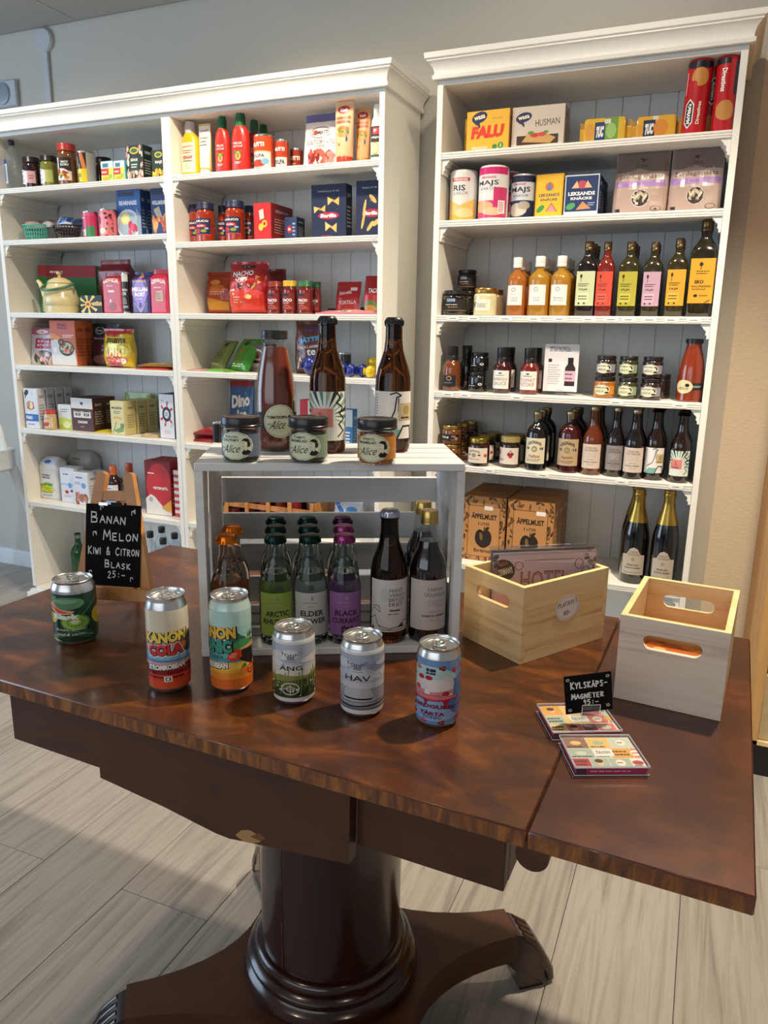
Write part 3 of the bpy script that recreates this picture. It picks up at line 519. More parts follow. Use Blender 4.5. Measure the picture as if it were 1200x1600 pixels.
'farfalle':[R(0,0,1,1,'141f42'),T('FARFALLE N°65',.5,.88,.6,.03,'c8ccd8'),E(.5,.43,.31,.07,'a81c38'),E(.5,.43,.29,.055,'c02044'),T('Barilla',.5,.43,.46,.07,W_,.05,.0,.15)]+[g for (x,y,a) in ((.64,.7,.1),(.24,.56,-.2),(.57,.22,.3)) for g in (P([(x-.17,y+.07+a*.1),(x,y+.015),(x-.16,y-.08)],'e0bc6a'),P([(x+.17,y+.07),(x,y-.015),(x+.16,y-.08-a*.1)],'d8b05c'),E(x,y,.03,.03,'b8863c',8))]+[BARS(.3,.7,.04,.07,1,'c03040',2)],
'fusilli':[R(0,0,1,1,'141f42'),T('FUSILLI N°98',.55,.88,.6,.03,'c8ccd8'),E(.65,.43,.4,.075,'a81c38'),T('Barilla',.62,.43,.56,.07,W_,.05,.0,.15)]+[E(x,y,.17,.05,'dcb462',10,a) for x,y,a in ((.7,.68,-.4),(.35,.52,1.2),(.3,.3,1.1),(.6,.2,.5),(.85,.26,.3))]+[LN([(x-.1,y-.04),(x-.02,y+.04)],.02,'a8803a') for x,y in ((.7,.68),(.6,.2),(.38,.3))],
'nacho':[R(.05,.03,.95,.3,'c83a1c'),P([(.05,.55),(.3,.45),(.7,.5),(.95,.4),(.95,.03),(.05,.03)],'d0341e'),E(.5,.9,.2,.035,K),BARS(.4,.62,.885,.915,1,W_,2),T('NACHO',.42,.77,.56,.10,W_,.03,.05),T('CHIPS',.4,.67,.34,.08,W_,.02,.0,.1),BARS(.3,.6,.6,.63,1,'e0b0a0',2)]+DOTS(9,.3,.5,.8,.56,.06,.02,('2a140c','5a2a10','d8a04a'),4)+[T('CC',.12,.42,.2,.12,W_,.06),E(.62,.33,.09,.05,'e8c86a'),E(.62,.33,.05,.03,'e8e0b0'),BARS(.2,.5,.2,.34,3,'f0b090',5),E(.8,.7,.08,.05,'d89a40',3),E(.85,.6,.05,.04,'e0b060',3)],
'nachob':[P([(.1,.1),(.9,.1),(.9,.3),(.1,.4)],'d8941c'),E(.5,.6,.3,.1,'d8742c'),BARS(.2,.8,.45,.55,2,'e8c090',3),E(.4,.75,.2,.06,'e0a040')],
'taco':[R(0,.0,1,.95,'7c1c20'),E(.4,.84,.26,.07,'1a1c2c'),T('TACO',.5,.55,.66,.16,W_,.04),BARS(.2,.8,.36,.42,1,W_,2),LN([(.2,.1),(.5,.3),(.85,.1)],.03,'c07a50'),E(.6,.12,.2,.06,'a04a30')],
'tort':[R(0,0,1,1,'b0201e'),R(.6,.72,.88,.82,'e8dcd8'),T('Estrella',.4,.66,.5,.1,W_,.02,.1),T('TORTILLA',.5,.36,.74,.12,'e8d0c0',.03,.05),E(.5,.06,.4,.1,'c88a3c')],
'tacos':[R(0,0,1,1,'a01c1c'),T('TACO',.65,.62,.7,.12,W_,.04),E(.5,.2,.45,.18,'5a7a2c'),E(.5,.14,.4,.12,'c08a3c')],
'wraps':[R(0,0,1,1,'d8808a'),R(.05,.1,.95,.35,'e8b0b4'),R(.38,.05,.58,.3,W_),BARS(.4,.56,.06,.28,6,K,2),BARS(.1,.9,.5,.8,2,'a83a4a',3)],
'slab1':[R(0,0,1,1,'7c8a4a'),E(.6,.78,.14,.08,K,10,.5),T('MARABOU',.5,.5,.7,.1,'4a3a20',.03,PI/2) if 0 else BARS(.2,.8,.3,.6,4,'5a3a20',3),BARS(.2,.8,.06,.2,1,'d8d0a0',3)],
'slab2':[R(0,0,1,1,'3f8a28'),E(.5,.8,.12,.08,K,10,.5),BARS(.3,.7,.2,.65,5,'c04a3a',3),BARS(.2,.8,.06,.16,2,'d8e0b0',3)],
'choc':[R(0,0,1,1,'4a1418'),R(0,0,1,.3,'d8d0c8'),E(.6,.62,.4,.22,'c8b8a8'),E(.6,.62,.3,.15,'6a1c20'),T('Choklad',.5,.12,.7,.12,'8c2a24',.02)],
'jatten':[R(.3,.8,.8,.9,'4a2a5a'),T('JÄTTEN',.55,.66,.72,.13,'5aa8d8',.05,.12),T('CHOKLADSMAK',.52,.52,.8,.05,'e8c8c0',.02,.08),T('te',.55,.42,.25,.12,W_,.02,.1),P([(.35,.2),(.75,.32),(.85,.22),(.45,.1)],'e0c8b8'),LN([(.1,.1),(.2,.3),(.3,.12)],.03,'d8c8c0')],
'dino':[R(0,0,1,.3,'8c2430'),R(0,.9,1,1,'8c1c24'),T('Dino',.5,.66,.76,.22,W_,.05,.08),T('ice',.58,.42,.4,.2,W_,.05,.08),E(.5,.14,.35,.12,'6a1c24')]+DOTS(5,.1,.05,.9,.25,.1,.06,('a83040','5a1a20'),2),
'redwhite':[R(0,0,1,1,'d8d4d0'),R(0,.5,.75,1,'c02c34'),E(.35,.3,.2,.15,'c02c34')],
'bluewhite':[R(0,0,1,1,'3f7ab0'),R(0,.6,1,1,'c8d4d8'),BARS(.2,.8,.2,.5,4,W_,3)],
'black':[R(0,0,1,1,'121214')],'darktub':[R(0,0,1,1,'24262c'),BARS(.2,.8,.4,.6,1,'6a6e78',2)],
'bluebag':[LN([(.1,.9),(.4,.7),(.2,.5),(.6,.3)],.12,'3a70b8'),E(.7,.75,.2,.1,'5a98d8'),LN([(.5,.5),(.9,.3)],.08,K)],
'falu':[R(0,0,1,1,'e8b02c')]+wasa(.3,.85,1.0)+[T('FALU',.5,.5,.76,.3,'d8321c',.07,.02,.12),T('vitaminer',.32,.14,.4,.1,'d8d0b8',.03),BARS(.6,.92,.76,.84,1,'b89a4a',2),E(.68,.14,.06,.06,'3a7a3a'),E(.82,.16,.07,.08,'3a8a3a'),T('2',.82,.16,.04,.07,W_,.03)],
'husman':[R(0,0,1,1,'cdbfae')]+wasa(.22,.76,.85)+[T('HUSMAN',.68,.62,.46,.15,'2a2420',.0,.05),R(0,0,.97,.16,'d8d0c4'),R(.1,.13,.9,.34,'3a2418'),P([(.2,.2),(.75,.14),(.85,.26),(.6,.4),(.3,.36)],'c89a5a'),E(.45,.34,.09,.05,'c03a28'),E(.58,.35,.09,.05,'c84a30'),E(.37,.4,.06,.04,'5a8a3a'),E(.66,.4,.05,.03,'5a8a3a'),E(.1,.07,.03,.04,'3a8a3a'),E(.2,.07,.03,.04,'c83a3a'),E(.3,.07,.03,.04,'c83a3a')],
'tuc1':[R(0,0,1,1,'e0b020'),R(.5,.1,.98,1,'6a9a3a'),R(.86,0,1,1,'d8b020'),E(.68,.5,.14,.3,'9ac06a'),R(.25,.1,.52,.85,'16264a'),R(.27,.14,.5,.8,'1c3a7a'),T('TUC',.385,.48,.2,.44,W_,.08,.1,.15),E(.12,.5,.12,.35,'d89a38'),R(.5,.78,.66,.95,'e0d8cc')],
'tuc2':[R(0,0,1,1,'e0a81c'),R(.15,.1,.48,.85,'16264a'),T('TUC',.315,.48,.24,.46,W_,.08,.1,.15),E(.64,.5,.2,.35,'d88a28'),E(.06,.4,.1,.3,'d8942c'),R(.4,.85,.55,1,'e0d8cc')],
'digest':[R(0,0,1,.95,'b8141c'),P([(0,.95),(.2,.9),(.8,.9),(1,.95),(1,1),(0,1)],'1a1a2c'),E(.55,.78,.27,.13,'c88a44',18),E(.38,.68,.1,.05,'b8141c'),LN([(.1,.55),(.1,.85)],.03,W_),P([(.18,.14),(.18,.4),(.32,.48),(.46,.4),(.46,.14),(.32,.06)],W_),P([(.21,.15),(.21,.39),(.32,.455),(.43,.39),(.43,.15),(.32,.085)],K),T("McVitie's",.32,.27,.32,.14*.9,W_,.04,PI/2) if 0 else T("McVitie's",.32,.27,.28,.13,W_,.05,PI/2),T('Digestives',.62,.28,.32,.12,W_,.03,PI/2)],
'digest2':[R(0,0,1,1,'b0121a'),R(.6,.9,1,1,'1a1a2c'),P([(.1,.55),(.1,.8),(.28,.88),(.46,.8),(.46,.55),(.28,.47)],W_),P([(.13,.56),(.13,.79),(.28,.855),(.43,.79),(.43,.56),(.28,.495)],K),T("McVitie's",.28,.675,.26,.13,W_,.05,-PI/2),E(.25,.22,.3,.12,'c88a44'),DOTS(4,.2,.35,.8,.45,.03,.02,('e0a060',),2)[0]],
'digest3':[R(0,0,1,1,'b8141c'),R(0,.92,.6,1,'1a1a2c'),T('Digestives',.4,.7,.32,.2,W_,.03,-PI/2),E(.55,.28,.36,.14,'c88a44',16),LN([(.2,.05),(.2,.4)],.03,'d84a4a'),R(.8,.5,1,.95,'26263a')],
'ris':[R(0,0,1,1,'dcd8d4'),R(0,.0,1,.3,'d8a83c'),P([(0,.5),(.5,.3),(1,.45),(1,.2),(0,.2)],'e0b860'),R(.25,.8,.78,.87,'b8283a'),T('FRIGGS',.51,.835,.42,.045,W_,.03),T('RIS',.48,.66,.36,.12,'2a2a30',.02),T('KAKOR',.52,.55,.44,.07,'6a6a6a'),E(.35,.2,.25,.1,'e0b878'),E(.65,.14,.28,.1,'e8c890')],
'majs':[R(0,0,1,1,'dcd8d6'),R(0,0,1,.34,'c8346c'),R(0,.86,1,1,'c8246a'),R(.6,.3,1,.6,'c8346c'),T('FRIGGS',.45,.8,.4,.045,'b8283a',.03),T('MAJS',.42,.68,.6,.12,'2a2a30',.02),T('KAKOR',.45,.58,.44,.06,'6a6a6a'),E(.3,.22,.3,.12,'e0a87a'),E(.6,.12,.3,.08,'e8b890'),R(.72,.08,.92,.34,'e8e4e4'),BARS(.74,.9,.1,.32,6,'a83060',2)],
'majsb':[R(0,0,1,1,'c8ccd4'),R(0,.85,1,1,'18243c'),R(0,0,1,.42,'1c2a4a'),T('FRIGGS',.45,.8,.4,.05,'b8283a',.03),T('MAJS',.48,.66,.66,.15,K,.02),T('KAKOR',.5,.53,.5,.06,'3a3a4a'),E(.4,.2,.32,.16,'c8c0b4'),E(.62,.3,.2,.1,'a8a090')],
'leks':[R(0,0,1,1,'dca41e'),R(.05,.04,.95,.96,'e6b428'),E(.5,.72,.16,.1,'c86a2c'),P([(.4,.64),(.5,.84),(.6,.64)],'5a7ab0'),T('LEKSANDS',.5,.53,.76,.07,'2a3a5a',.03),T('KNÄCKE',.5,.43,.62,.07,'2a3a5a',.03),E(.2,.22,.16,.07,'3a8a44',12,.4),P([(.38,.16),(.6,.36),(.85,.14)],'b8783c'),P([(.45,.16),(.6,.3),(.76,.15)],'c88a9a')],
'leksb':[R(0,0,1,1,'c8d0dc'),R(.03,.03,.97,.97,'1a3060'),R(.03,.03,.97,.12,'c8d0dc'),E(.5,.76,.14,.1,'b8485a'),P([(.2,.68),(.35,.86),(.42,.68)],'d8b48a'),P([(.58,.68),(.65,.86),(.8,.68)],'d8b48a'),T('LEKSANDS',.5,.55,.78,.09,W_,.04),T('KNÄCKE',.5,.44,.62,.08,W_,.04),E(.2,.25,.14,.08,'4a9a54',12,.3),P([(.36,.16),(.55,.36),(.8,.18)],'c08a5a'),BARS(.7,.92,.24,.34,2,'a8b8d0',3)],
'lokal':[R(0,0,1,1,'b49c90'),R(0,.68,1,1,'6f615b'),P([(.42,.88),(.5,.93),(.58,.88),(.5,.84)],'3a302c'),T('LOKAL',.5,.78,.24,.05,'2a2422',.0),P([(.2,.68),(.45,.74),(.7,.68),(.6,.63),(.3,.63)],'a08a80'),T('Sardegnpasta',.5,.60,.84,.09,'3a2a26',.0,.0,.1),R(0,.44,1,.54,'a07ab8'),T('EKOLOGISK',.48,.49,.18,.03,'3a2a40'),E(.52,.26,.17,.14,'e8e0d8',18),E(.52,.26,.16,.13,'38322e',18)]+DOTS(16,.40,.17,.64,.35,.05,.018,('c8b8a4','a89880','e0d4c0'),4)+[R(.05,.05,.15,.10,'3a302c'),E(.82,.09,.1,.045,'5a4a44'),E(.82,.09,.085,.035,'b49c90')],
'gold':[R(0,.05,1,.95,'16120f'),R(.3,.78,.6,1.0,'7a94b8'),BARS(.25,.8,.5,.62,1,'d8d0c8',2),BARS(.35,.7,.34,.42,1,'d8a050',3),R(0,.12,1,.15,'a07840')],
'cream':[R(.2,.1,.8,.85,'dcd8c8'),BARS(.3,.7,.3,.6,3,'6a6a5a',3)]+DOTS(14,0,.05,.2,.9,.06,.04,('4a4a2a','8a8a5a'),3),
'chili':[R(0,0,1,1,'e0dcd8'),E(.45,.78,.13,.1,'6a6a60'),E(.45,.78,.1,.07,'e0dcd8'),BARS(.3,.65,.52,.58,1,'8a8a8a',2),T('Chili &',.5,.36,.4,.08,K,.0,0,.2),T('vitlök',.5,.24,.4,.08,K,.0,0,.2)],
'oil2':[R(0,0,1,1,'e0dcd8'),E(.45,.78,.13,.1,'6a6a60'),E(.45,.78,.1,.07,'e0dcd8'),T('Lök &',.5,.36,.3,.08,K,.0,0,.2),T('örter',.5,.24,.36,.08,K,.0,0,.2)],
'oil3':[R(0,0,1,1,'e0dcd8'),E(.45,.78,.13,.1,'6a6a60'),E(.45,.78,.1,.07,'e0dcd8'),T('Basilika',.5,.36,.5,.08,K,.0,0,.2),T('med citron',.5,.24,.6,.08,K,.0,0,.2)],
'o_black':oil('bcc49a'),'o_red':oil('cc4630'),'o_green':oil('a8a030'),'o_pink':oil('b894a8'),'o_yel':oil('d09a20'),
'o_eko':[R(0,0,1,1,'d89c1c'),E(.42,.87,.08,.05,K,8),LN([(.42,.83),(.42,.76)],.03,K),BARS(.25,.8,.64,.74,2,'4a3a10',3),T('EKO',.4,.48,.36,.08,'2a2410',.05),T('KALLPRESSAD',.5,.38,.78,.045,'2a2410',.03),T('RAPSOLJA',.42,.31,.56,.045,'2a2410',.03),E(.3,.17,.08,.035,K),BARS(.45,.8,.14,.2,1,'6a4a14',3),DOTS(1,.6,.04,.8,.06,.1,.01,(K,),2)[0]],
'bsauce':[R(.1,0,.9,.62,'14161c'),E(.5,.46,.14,.12,'c8a070'),E(.5,.46,.11,.09,'14161c'),BARS(.2,.8,.18,.24,1,'8aa0c0',2)],
'bjar':[BARS(.1,.6,.3,.4,1,'d8d8d8',2),E(.72,.5,.1,.12,'d8d4d0'),E(.72,.5,.05,.06,'18181a')],
'bbq':sauce_w('BARBEQUE','SAUCE','5a4a48'),'tket':sauce_w('TOMAT','KETCHUP','9a3a34'),
'info':[R(0,0,1,1,'dcd9dc'),BARS(.14,.86,.84,.95,3,'3a3638',2),R(.12,.62,.22,.69,K),BARS(.12,.5,.14,.58,9,'a8a4a8',5),P([(.62,.12),(.92,.12),(.92,.5),(.84,.6),(.84,.7),(.7,.7),(.7,.6),(.62,.5)],'2c1218'),R(.69,.56,.85,.72,'121014'),R(.6,.22,.93,.44,'c8a8bc'),BARS(.64,.9,.24,.32,1,'8c3a5a',2),BARS(.64,.9,.34,.40,1,K,2)],
'al_org':alice('e0d6b0','c9822c','APRIKOS'),'al_grn':alice('d8dcb8','8a9a78','TOMAT'),'al_blu':alice('d8d8c0','8a8a98','CHUTNEY'),
'soupr':[R(.45,.3,1,.75,'1c1a1c'),BARS(.55,.95,.45,.6,2,'c8c8c8',3),E(.3,.5,.3,.46,'dccfa0',18),T('Alice',.3,.4,.34,.22,K,.0,0,.3),E(.42,.6,.07,.12,K)],
'amber':[R(0,.15,1,.8,'1c1410'),T('Rårörda',.3,.5,.4,.2,W_,.03,0,.2),E(.72,.6,.12,.1,'8a6a6a'),E(.85,.4,.1,.1,'a08888'),BARS(.6,.95,.2,.3,1,'c8a890',3)],
'jam1':[R(0,0,1,1,'ddd0c0'),T('KRONANS',.4,.76,.5,.14,'2a2420',.02,0,0,.1),E(.4,.52,.1,.14,'8a8a60'),R(.12,.48,.22,.58,K),R(.58,.48,.68,.58,K),T('Lingonsylt',.4,.26,.5,.12,'c0605a',.02),E(.9,.5,.08,.12,'b8483a')],
'jam2':[R(0,0,1,1,'d5c9bc'),T('KR',.08,.7,.14,.3,'2a2420',.02),E(.55,.6,.08,.1,'8c1c2c'),E(.68,.62,.08,.1,'8c1c2c'),E(.62,.48,.08,.1,'9c2434'),LN([(.55,.7),(.62,.85),(.68,.7)],.02,'3a4a2a'),T('Blåbär',.2,.28,.3,.12,'6a2a40',.02)],
'hallon':kron('Hallon'),'apelsin':kron('Apelsin','b8a07c','7a3a24'),
'farna':farna('d3c2b4'),'farnag':farna('8c8484','2a2626'),'beerw':beer('white'),'beerc':beer('coral'),
'must':apple_must(.5),'must2':apple_must(.62),
'champ':[P([(0,0),(1,0),(1,.72),(.8,.74),(.66,.94),(.5,1),(.34,.94),(.2,.74),(0,.72)],'b8ad9c'),T('FÄRNA',.5,.84,.34,.08,'4a4238'),T('ODLINGAR',.5,.74,.5,.08,'4a4238'),E(.5,.56,.08,.07,'9a9080'),T('SPARKLING',.5,.36,.5,.06,K,.02),T('SVARTA VINBÄR',.5,.26,.68,.06,K,.03),BARS(.1,.9,.06,.1,1,'5a5248',3)],
}
for _k,_c1,_c2 in (('fl_pinkw','c8a8a0','d87a70'),('fl_red','c8c0c0','b83a34'),('fl_blue','d0d8e4','1c60b8'),('fl_navy','1c3458','3a5a8a'),('fl_yel','b83a20','d8a83a'),('fl_brn','9a6a34','c8a050'),('fl_yellow','d8c020','e8d840'),('fl_beige','b8a078','d0bc94'),('fl_green','6ab03a','a8d070'),('fl_redp','8c1420','c83040')):
    ART[_k]=[R(0,0,1,1,_c1),P([(.1,.1),(.8,.2),(.9,.7),(.3,.9)],_c2),BARS(.2,.8,.35,.6,2,W_,3)]
# big drinks cans on the table
def cloud(x,y,s,c): return [E(x,y,.12*s,.05*s,c),E(x+.1*s,y+.02*s,.1*s,.05*s,c),E(x-.09*s,y-.01*s,.09*s,.035*s,c)]
ART['cola']=[R(0,0,1,.84,'ded2bc'),R(0,.44,1,.62,'b89098'),P([(0,.62),(.3,.66),(.7,.62),(1,.7),(1,.5),(0,.5)],'c8a0a4'),R(0,.36,1,.47,'7fb4d0'),R(0,.34,1,.38,'4a8ab8'),R(0,.30,1,.35,'d8a0a0'),R(0,.18,1,.30,'7c141c'),R(0,.24,1,.26,'b03038'),R(0,.0,1,.19,'d8482c'),R(0,.0,1,.10,'e05a34'),R(.1,.14,.72,.17,'8c1c1c'),
 P([(.68,.5),(.78,.62),(.9,.7),(1,.66),(1,.42),(.8,.44)],'2a1a1c'),P([(.62,.52),(.74,.64),(.8,.55),(.74,.46)],'d84a2c'),P([(.66,.53),(.73,.6),(.77,.55),(.72,.5)],'f0a040'),
 T('KANON',.47,.665,.66,.15,K,.14,.05,.1),T('KANON',.465,.67,.63,.14,'f0d25a',.06,.05,.1),T('COLA',.47,.50,.56,.17,W_,.16,.05,.0),T('COLA',.465,.505,.53,.155,K,.12,.05),T('COLA',.46,.51,.5,.145,'d8343a',.05,.05),
 T('STROMROBEAN',.46,.285,.58,.085,K,.12,.06,.1),T('STROMROBEAN',.46,.288,.56,.07,W_,.06,.06,.1),R(.43,.10,.54,.17,W_),R(.45,.112,.52,.158,K),R(.465,.12,.505,.15,W_)]
ART['ktonic']=[R(0,0,1,.86,'c4ddd6'),R(0,.66,1,.8,'8cc8c0'),E(.7,.72,.3,.1,'a8d8d0'),R(0,.72,1,.9,'b8dcd8')]+[P([(.42,.55),(.56,.7),(.66,.62),(.72,.6),(.78,.5)],'2a6a54'),P([(.5,.52),(.64,.58),(.85,.56),(1,.5),(1,.42),(.5,.42)],'4a9a5a'),P([(.55,.46),(.9,.52),(1,.5),(1,.42),(.5,.42)],'d8b070'),R(0,.36,1,.44,'58b0b8'),R(0,.3,1,.37,'3a98a8'),LN([(.86,.5),(.83,.6)],.012,'5a3a20'),LN([(.95,.5),(.97,.66)],.012,'5a3a20')]+[LN([(x,y),(x+.07*math.cos(a),y+.05*math.sin(a))],.014,'2a6a3a') for x,y in ((.83,.6),(.97,.66)) for a in (0,.8,1.6,2.4,3.1)]+[
 R(0,0,1,.32,'f0b83a'),R(0,0,1,.2,'ec9434'),R(0,0,1,.12,'e8742c'),P([(0,.3),(.4,.33),(.7,.28),(1,.3),(1,.24),(0,.22)],'f2c858'),
 P([(.6,.36),(.66,.46),(.9,.46),(.94,.3),(.85,.24),(.72,.3)],'241c1c'),P([(.44,.36),(.5,.47),(.64,.47),(.66,.38),(.56,.33)],'d8402c'),P([(.47,.38),(.52,.44),(.6,.43),(.56,.37)],'f08a6a'),E(.68,.2,.07,.045,'e07a2c'),RING(.83,.2,.08,.055,.02,'c8302c',12),LN([(.76,.2),(.9,.2)],.015,'c8302c'),LN([(.83,.15),(.83,.25)],.015,'c8302c'),P([(.64,.25),(.7,.3),(.74,.25)],'3a7a3a'),
 T('KANON',.26,.655,.68,.155,K,.14,.03),T('KANON',.255,.66,.65,.145,'ecc04a',.06,.03),T('TONIC',.24,.50,.6,.165,K,.14,.03),T('TONIC',.235,.505,.57,.155,'3a9a84',.06,.03),T('GUAVA COLADA',.2,.385,.4,.04,'4a4a2a',.04),T('STROMROBEAN',.18,.27,.58,.085,K,.12,.06),T('STROMROBEAN',.18,.273,.56,.07,W_,.06,.06),R(.05,.12,.15,.18,W_),R(.065,.13,.135,.17,'c07a2c')]
ART['ang']=[R(0,0,1,1,'c9cdd2'),R(0,.62,1,.93,'b4bcc8')]+cloud(.3,.75,1.4,'dadcdc')+cloud(.8,.68,1.2,'e2e0da')+cloud(.1,.6,1.2,'e0e0dc')+[R(0,.42,1,.56,'d6d6c8'),P([(0,.36),(.3,.44),(.7,.42),(1,.52),(1,.07),(0,.07)],'8c8f48'),P([(0,.30),(.5,.36),(1,.42),(1,.07),(0,.07)],'4f5a2c'),R(0,.07,1,.22,'2f3a20')]+[LN([(x,.1+.2*((x*7)%1)),(x+.03,.28+.22*((x*5)%1)+.1*x)],.012,'7a8446') for x in [i*.047+.02 for i in range(21)]]+DOTS(46,0,.1,1,.36,.018,.012,('d8d8cc','b8b89a','1c2414','e8c86a','3c4a24'),5,6)+[R(0,0,1,.07,'e8e6e4'),T('TONIC',.45,.775,.28,.05,'4a505a',.02,0,0,-.04),R(.4,.715,.5,.735,'5a606a'),R(.4,.69,.5,.705,'5a606a'),T('SVERIGE',.45,.66,.15,.018,'5a606a'),T('ÄNG',.45,.56,.32,.085,'20262c',.01),RING(.44,.22,.12,.095,.014,'d8dcd4'),RING(.44,.22,.05,.04,.01,'d8dcd4',10),LN([(.34,.22),(.54,.22)],.008,'d8dcd4'),LN([(.44,.14),(.44,.3)],.008,'d8dcd4')]
ART['hav']=[R(0,0,1,1,'b3bcc9'),R(0,.72,1,.93,'a4aec0')]+cloud(.1,.76,1.3,'ccd0d6')+cloud(.82,.76,1.5,'8f97a8')+cloud(.9,.8,1.2,'c8ccd4')+cloud(.3,.62,1.4,'c4c9d0')+cloud(.75,.6,1.3,'ccd0d4')+[R(0,.42,1,.5,'c6c9cc'),R(0,.07,1,.42,'9a9ea4'),R(0,.41,1,.425,'c8ccd0'),P([(.25,.4),(.6,.41),(.7,.2),(.2,.2)],'b8b9bb'),R(0,.19,1,.205,'6e7278'),P([(0,.15),(.4,.14),(1,.18),(1,.15),(.4,.115),(0,.12)],'2c2e32'),R(0,.07,1,.11,'6a6c70'),P([(.2,.27),(.24,.235),(.62,.23),(.68,.27),(.64,.255),(.26,.26)],'17181a'),R(0,0,1,.07,'e8e6e4'),T('TONIC',.42,.79,.3,.05,'4a505a',.02,0,0,-.04),R(.38,.725,.48,.745,'5a606a'),R(.38,.70,.48,.715,'5a606a'),T('SVERIGE',.43,.67,.15,.018,'5a606a'),T('HAV',.43,.57,.36,.085,'2a3440',.01)]
ART['jord']=[R(0,0,1,1,'6c94c6'),E(.35,.7,.42,.22,'b4d4d4'),E(.4,.3,.5,.25,'8ab0d8'),E(.8,.45,.2,.3,'4a78b8')]+[g for i,(x,y) in enumerate([(.08,.9),(.2,.86),(.55,.9),(.72,.86),(.84,.9),(.94,.84),(.9,.74),(.86,.66),(.95,.6),(.9,.54),(.97,.44),(.06,.72),(.04,.6),(.05,.35),(.12,.14),(.06,.08),(.85,.12),(.93,.1),(.8,.06),(.9,.2),(.86,.3),(.96,.28),(.3,.05),(.55,.04)]) for g in (P([(x+dx*math.cos(i*1.3)-dy*math.sin(i*1.3),y+.8*(dx*math.sin(i*1.3)+dy*math.cos(i*1.3))) for dx,dy in ((-.05,.02),(-.03,.045),(0,.035),(.03,.045),(.05,.02),(.03,-.025),(0,-.055),(-.03,-.025))],('b4242c','c8463e','8c1820')[i%3]),E(x-.012,y+.005,.006,.006,'e8c0a0',5),E(x+.015,y-.005,.006,.006,'e8c0a0',5),E(x,y+.02,.006,.006,'e8c0a0',5))]+[
 P([(.12,.48),(.16,.69),(.5,.72),(.72,.66),(.7,.46),(.4,.42)],'e6dcd8'),P([(.14,.55),(.44,.52),(.7,.56),(.7,.5),(.44,.46),(.13,.49)],'d88a88'),P([(.5,.72),(.6,.78),(.68,.74),(.72,.66)],'d8d4d2'),E(.25,.73,.05,.035,'c02430'),E(.37,.735,.05,.035,'b01c28'),E(.2,.56,.05,.04,'c85a50'),E(.6,.5,.05,.04,'b83038'),E(.35,.5,.04,.05,'f0e8e4'),
 E(.4,.43,.42,.05,'b0283c',16),E(.4,.44,.38,.035,'d87a80',16),P([(.1,.42),(.13,.32),(.18,.4)],'a8203a'),P([(.3,.4),(.33,.30),(.38,.4)],'a8203a'),P([(.55,.4),(.6,.28),(.66,.41)],'a8203a'),
 R(.33,.83,.37,.88,'1c2a50'),R(.38,.83,.46,.88,'1c2a50'),R(.33,.79,.37,.82,'1c2a50'),R(.38,.79,.46,.82,'1c2a50'),T('JORDGUBBS',.42,.275,.66,.075,'8c1430',.04,0,0,.03),T('TÅRTA',.42,.19,.34,.07,'8c1430',.04),T('TONIC',.42,.12,.26,.05,'3a3a6a',.02)]
def leaf(x,y,rx,ry,a,c):
    return [E(x,y,rx,ry,c,12,a),LN([(x-rx*.9*math.cos(a),y-rx*.9*math.sin(a)),(x+rx*.9*math.cos(a),y+rx*.9*math.sin(a))],.01,'8ab07a')]
ART['blask']=[R(0,0,1,1,'1d3a2a')]+leaf(.1,.85,.2,.07,.6,'2c5a3a')+leaf(.72,.72,.26,.10,.9,'1c4a30')+leaf(.55,.2,.24,.09,-.5,'2a5a38')+leaf(.2,.12,.2,.06,.3,'3a6a44')+leaf(.85,.15,.2,.08,1.2,'24502f')+[E(.4,.82,.24,.13,'5a8a68',16),E(.38,.86,.16,.05,'7aa884')]+[P([(.08,.78),(.14,.66),(.28,.58),(.46,.60),(.5,.66),(.3,.7),(.14,.84)],'e8b084'),P([(.13,.76),(.2,.66),(.32,.61),(.44,.63),(.3,.68),(.18,.78)],'d8583a'),
 E(.5,.42,.2,.17,'5a8a34',18),E(.5,.42,.175,.145,'8ab84a',18),E(.5,.43,.06,.045,'dce4b0'),E(.12,.5,.14,.12,'b8bc3a',12),E(.88,.46,.14,.2,'d8b820',16,.3),E(.9,.5,.06,.1,'ecd858')]+[E(.5+.1*math.cos(a),.42+.08*math.sin(a),.012,.01,'20301a',6) for a in [i*.52 for i in range(12)]]+[P([(0,0),(.1,.1),(.3,.02),(.2,0)],'d8cfa8'),T('Blask',.38,.545,.36,.12,'f0f0ea',.06),T('Banan, melon',.43,.27,.42,.055,'e8ead8',.0,.03,.3),T('kiwi & citron',.43,.17,.38,.055,'e8ead8',.0,.03,.3)]
ART['arctic']=tonic200('93ad4e','ARCTIC','RHUBARB'); ART['elder']=tonic200('b9bcba','ELDER','FLOWER'); ART['blackc']=tonic200('8a5a98','BLACK','CURRANT','2a1a34')+DOTS(9,.38,.08,.66,.2,.045,.035,('2a1a34',),3); ART['orange']=tonic200('b8643a','BLOOD','ORANGE')
ART['hant']=[R(0,0,1,1,'c9c6c4'),LN([(0,.35),(.1,.45),(.25,.38),(.22,.5),(.05,.48)],.012,K),T('HANT',.6,.80,.3,.07,K,.0),T('VERKS',.62,.71,.36,.07,K,.0),T('BRYGG',.62,.62,.36,.07,K,.0),T('ERIET',.6,.53,.32,.07,K,.0),T('Kloster',.58,.42,.24,.045,K,.05),BARS(.42,.75,.33,.36,1,K,2),LN([(0,.22),(.12,.3),(.2,.12),(.45,.06),(.7,.1),(.8,.2),(1,.16)],.015,K),LN([(.2,.12),(.3,.04),(.6,.03),(.95,.06)],.012,K),P([(.62,.08),(.76,.17),(.8,.08)],K),P([(.0,.0),(.06,.12),(.12,.0)],K),E(.35,.72,.1,.14,'bdb9b6'),LN([(.9,.2),(.9,.8)],.01,'8a8684')]
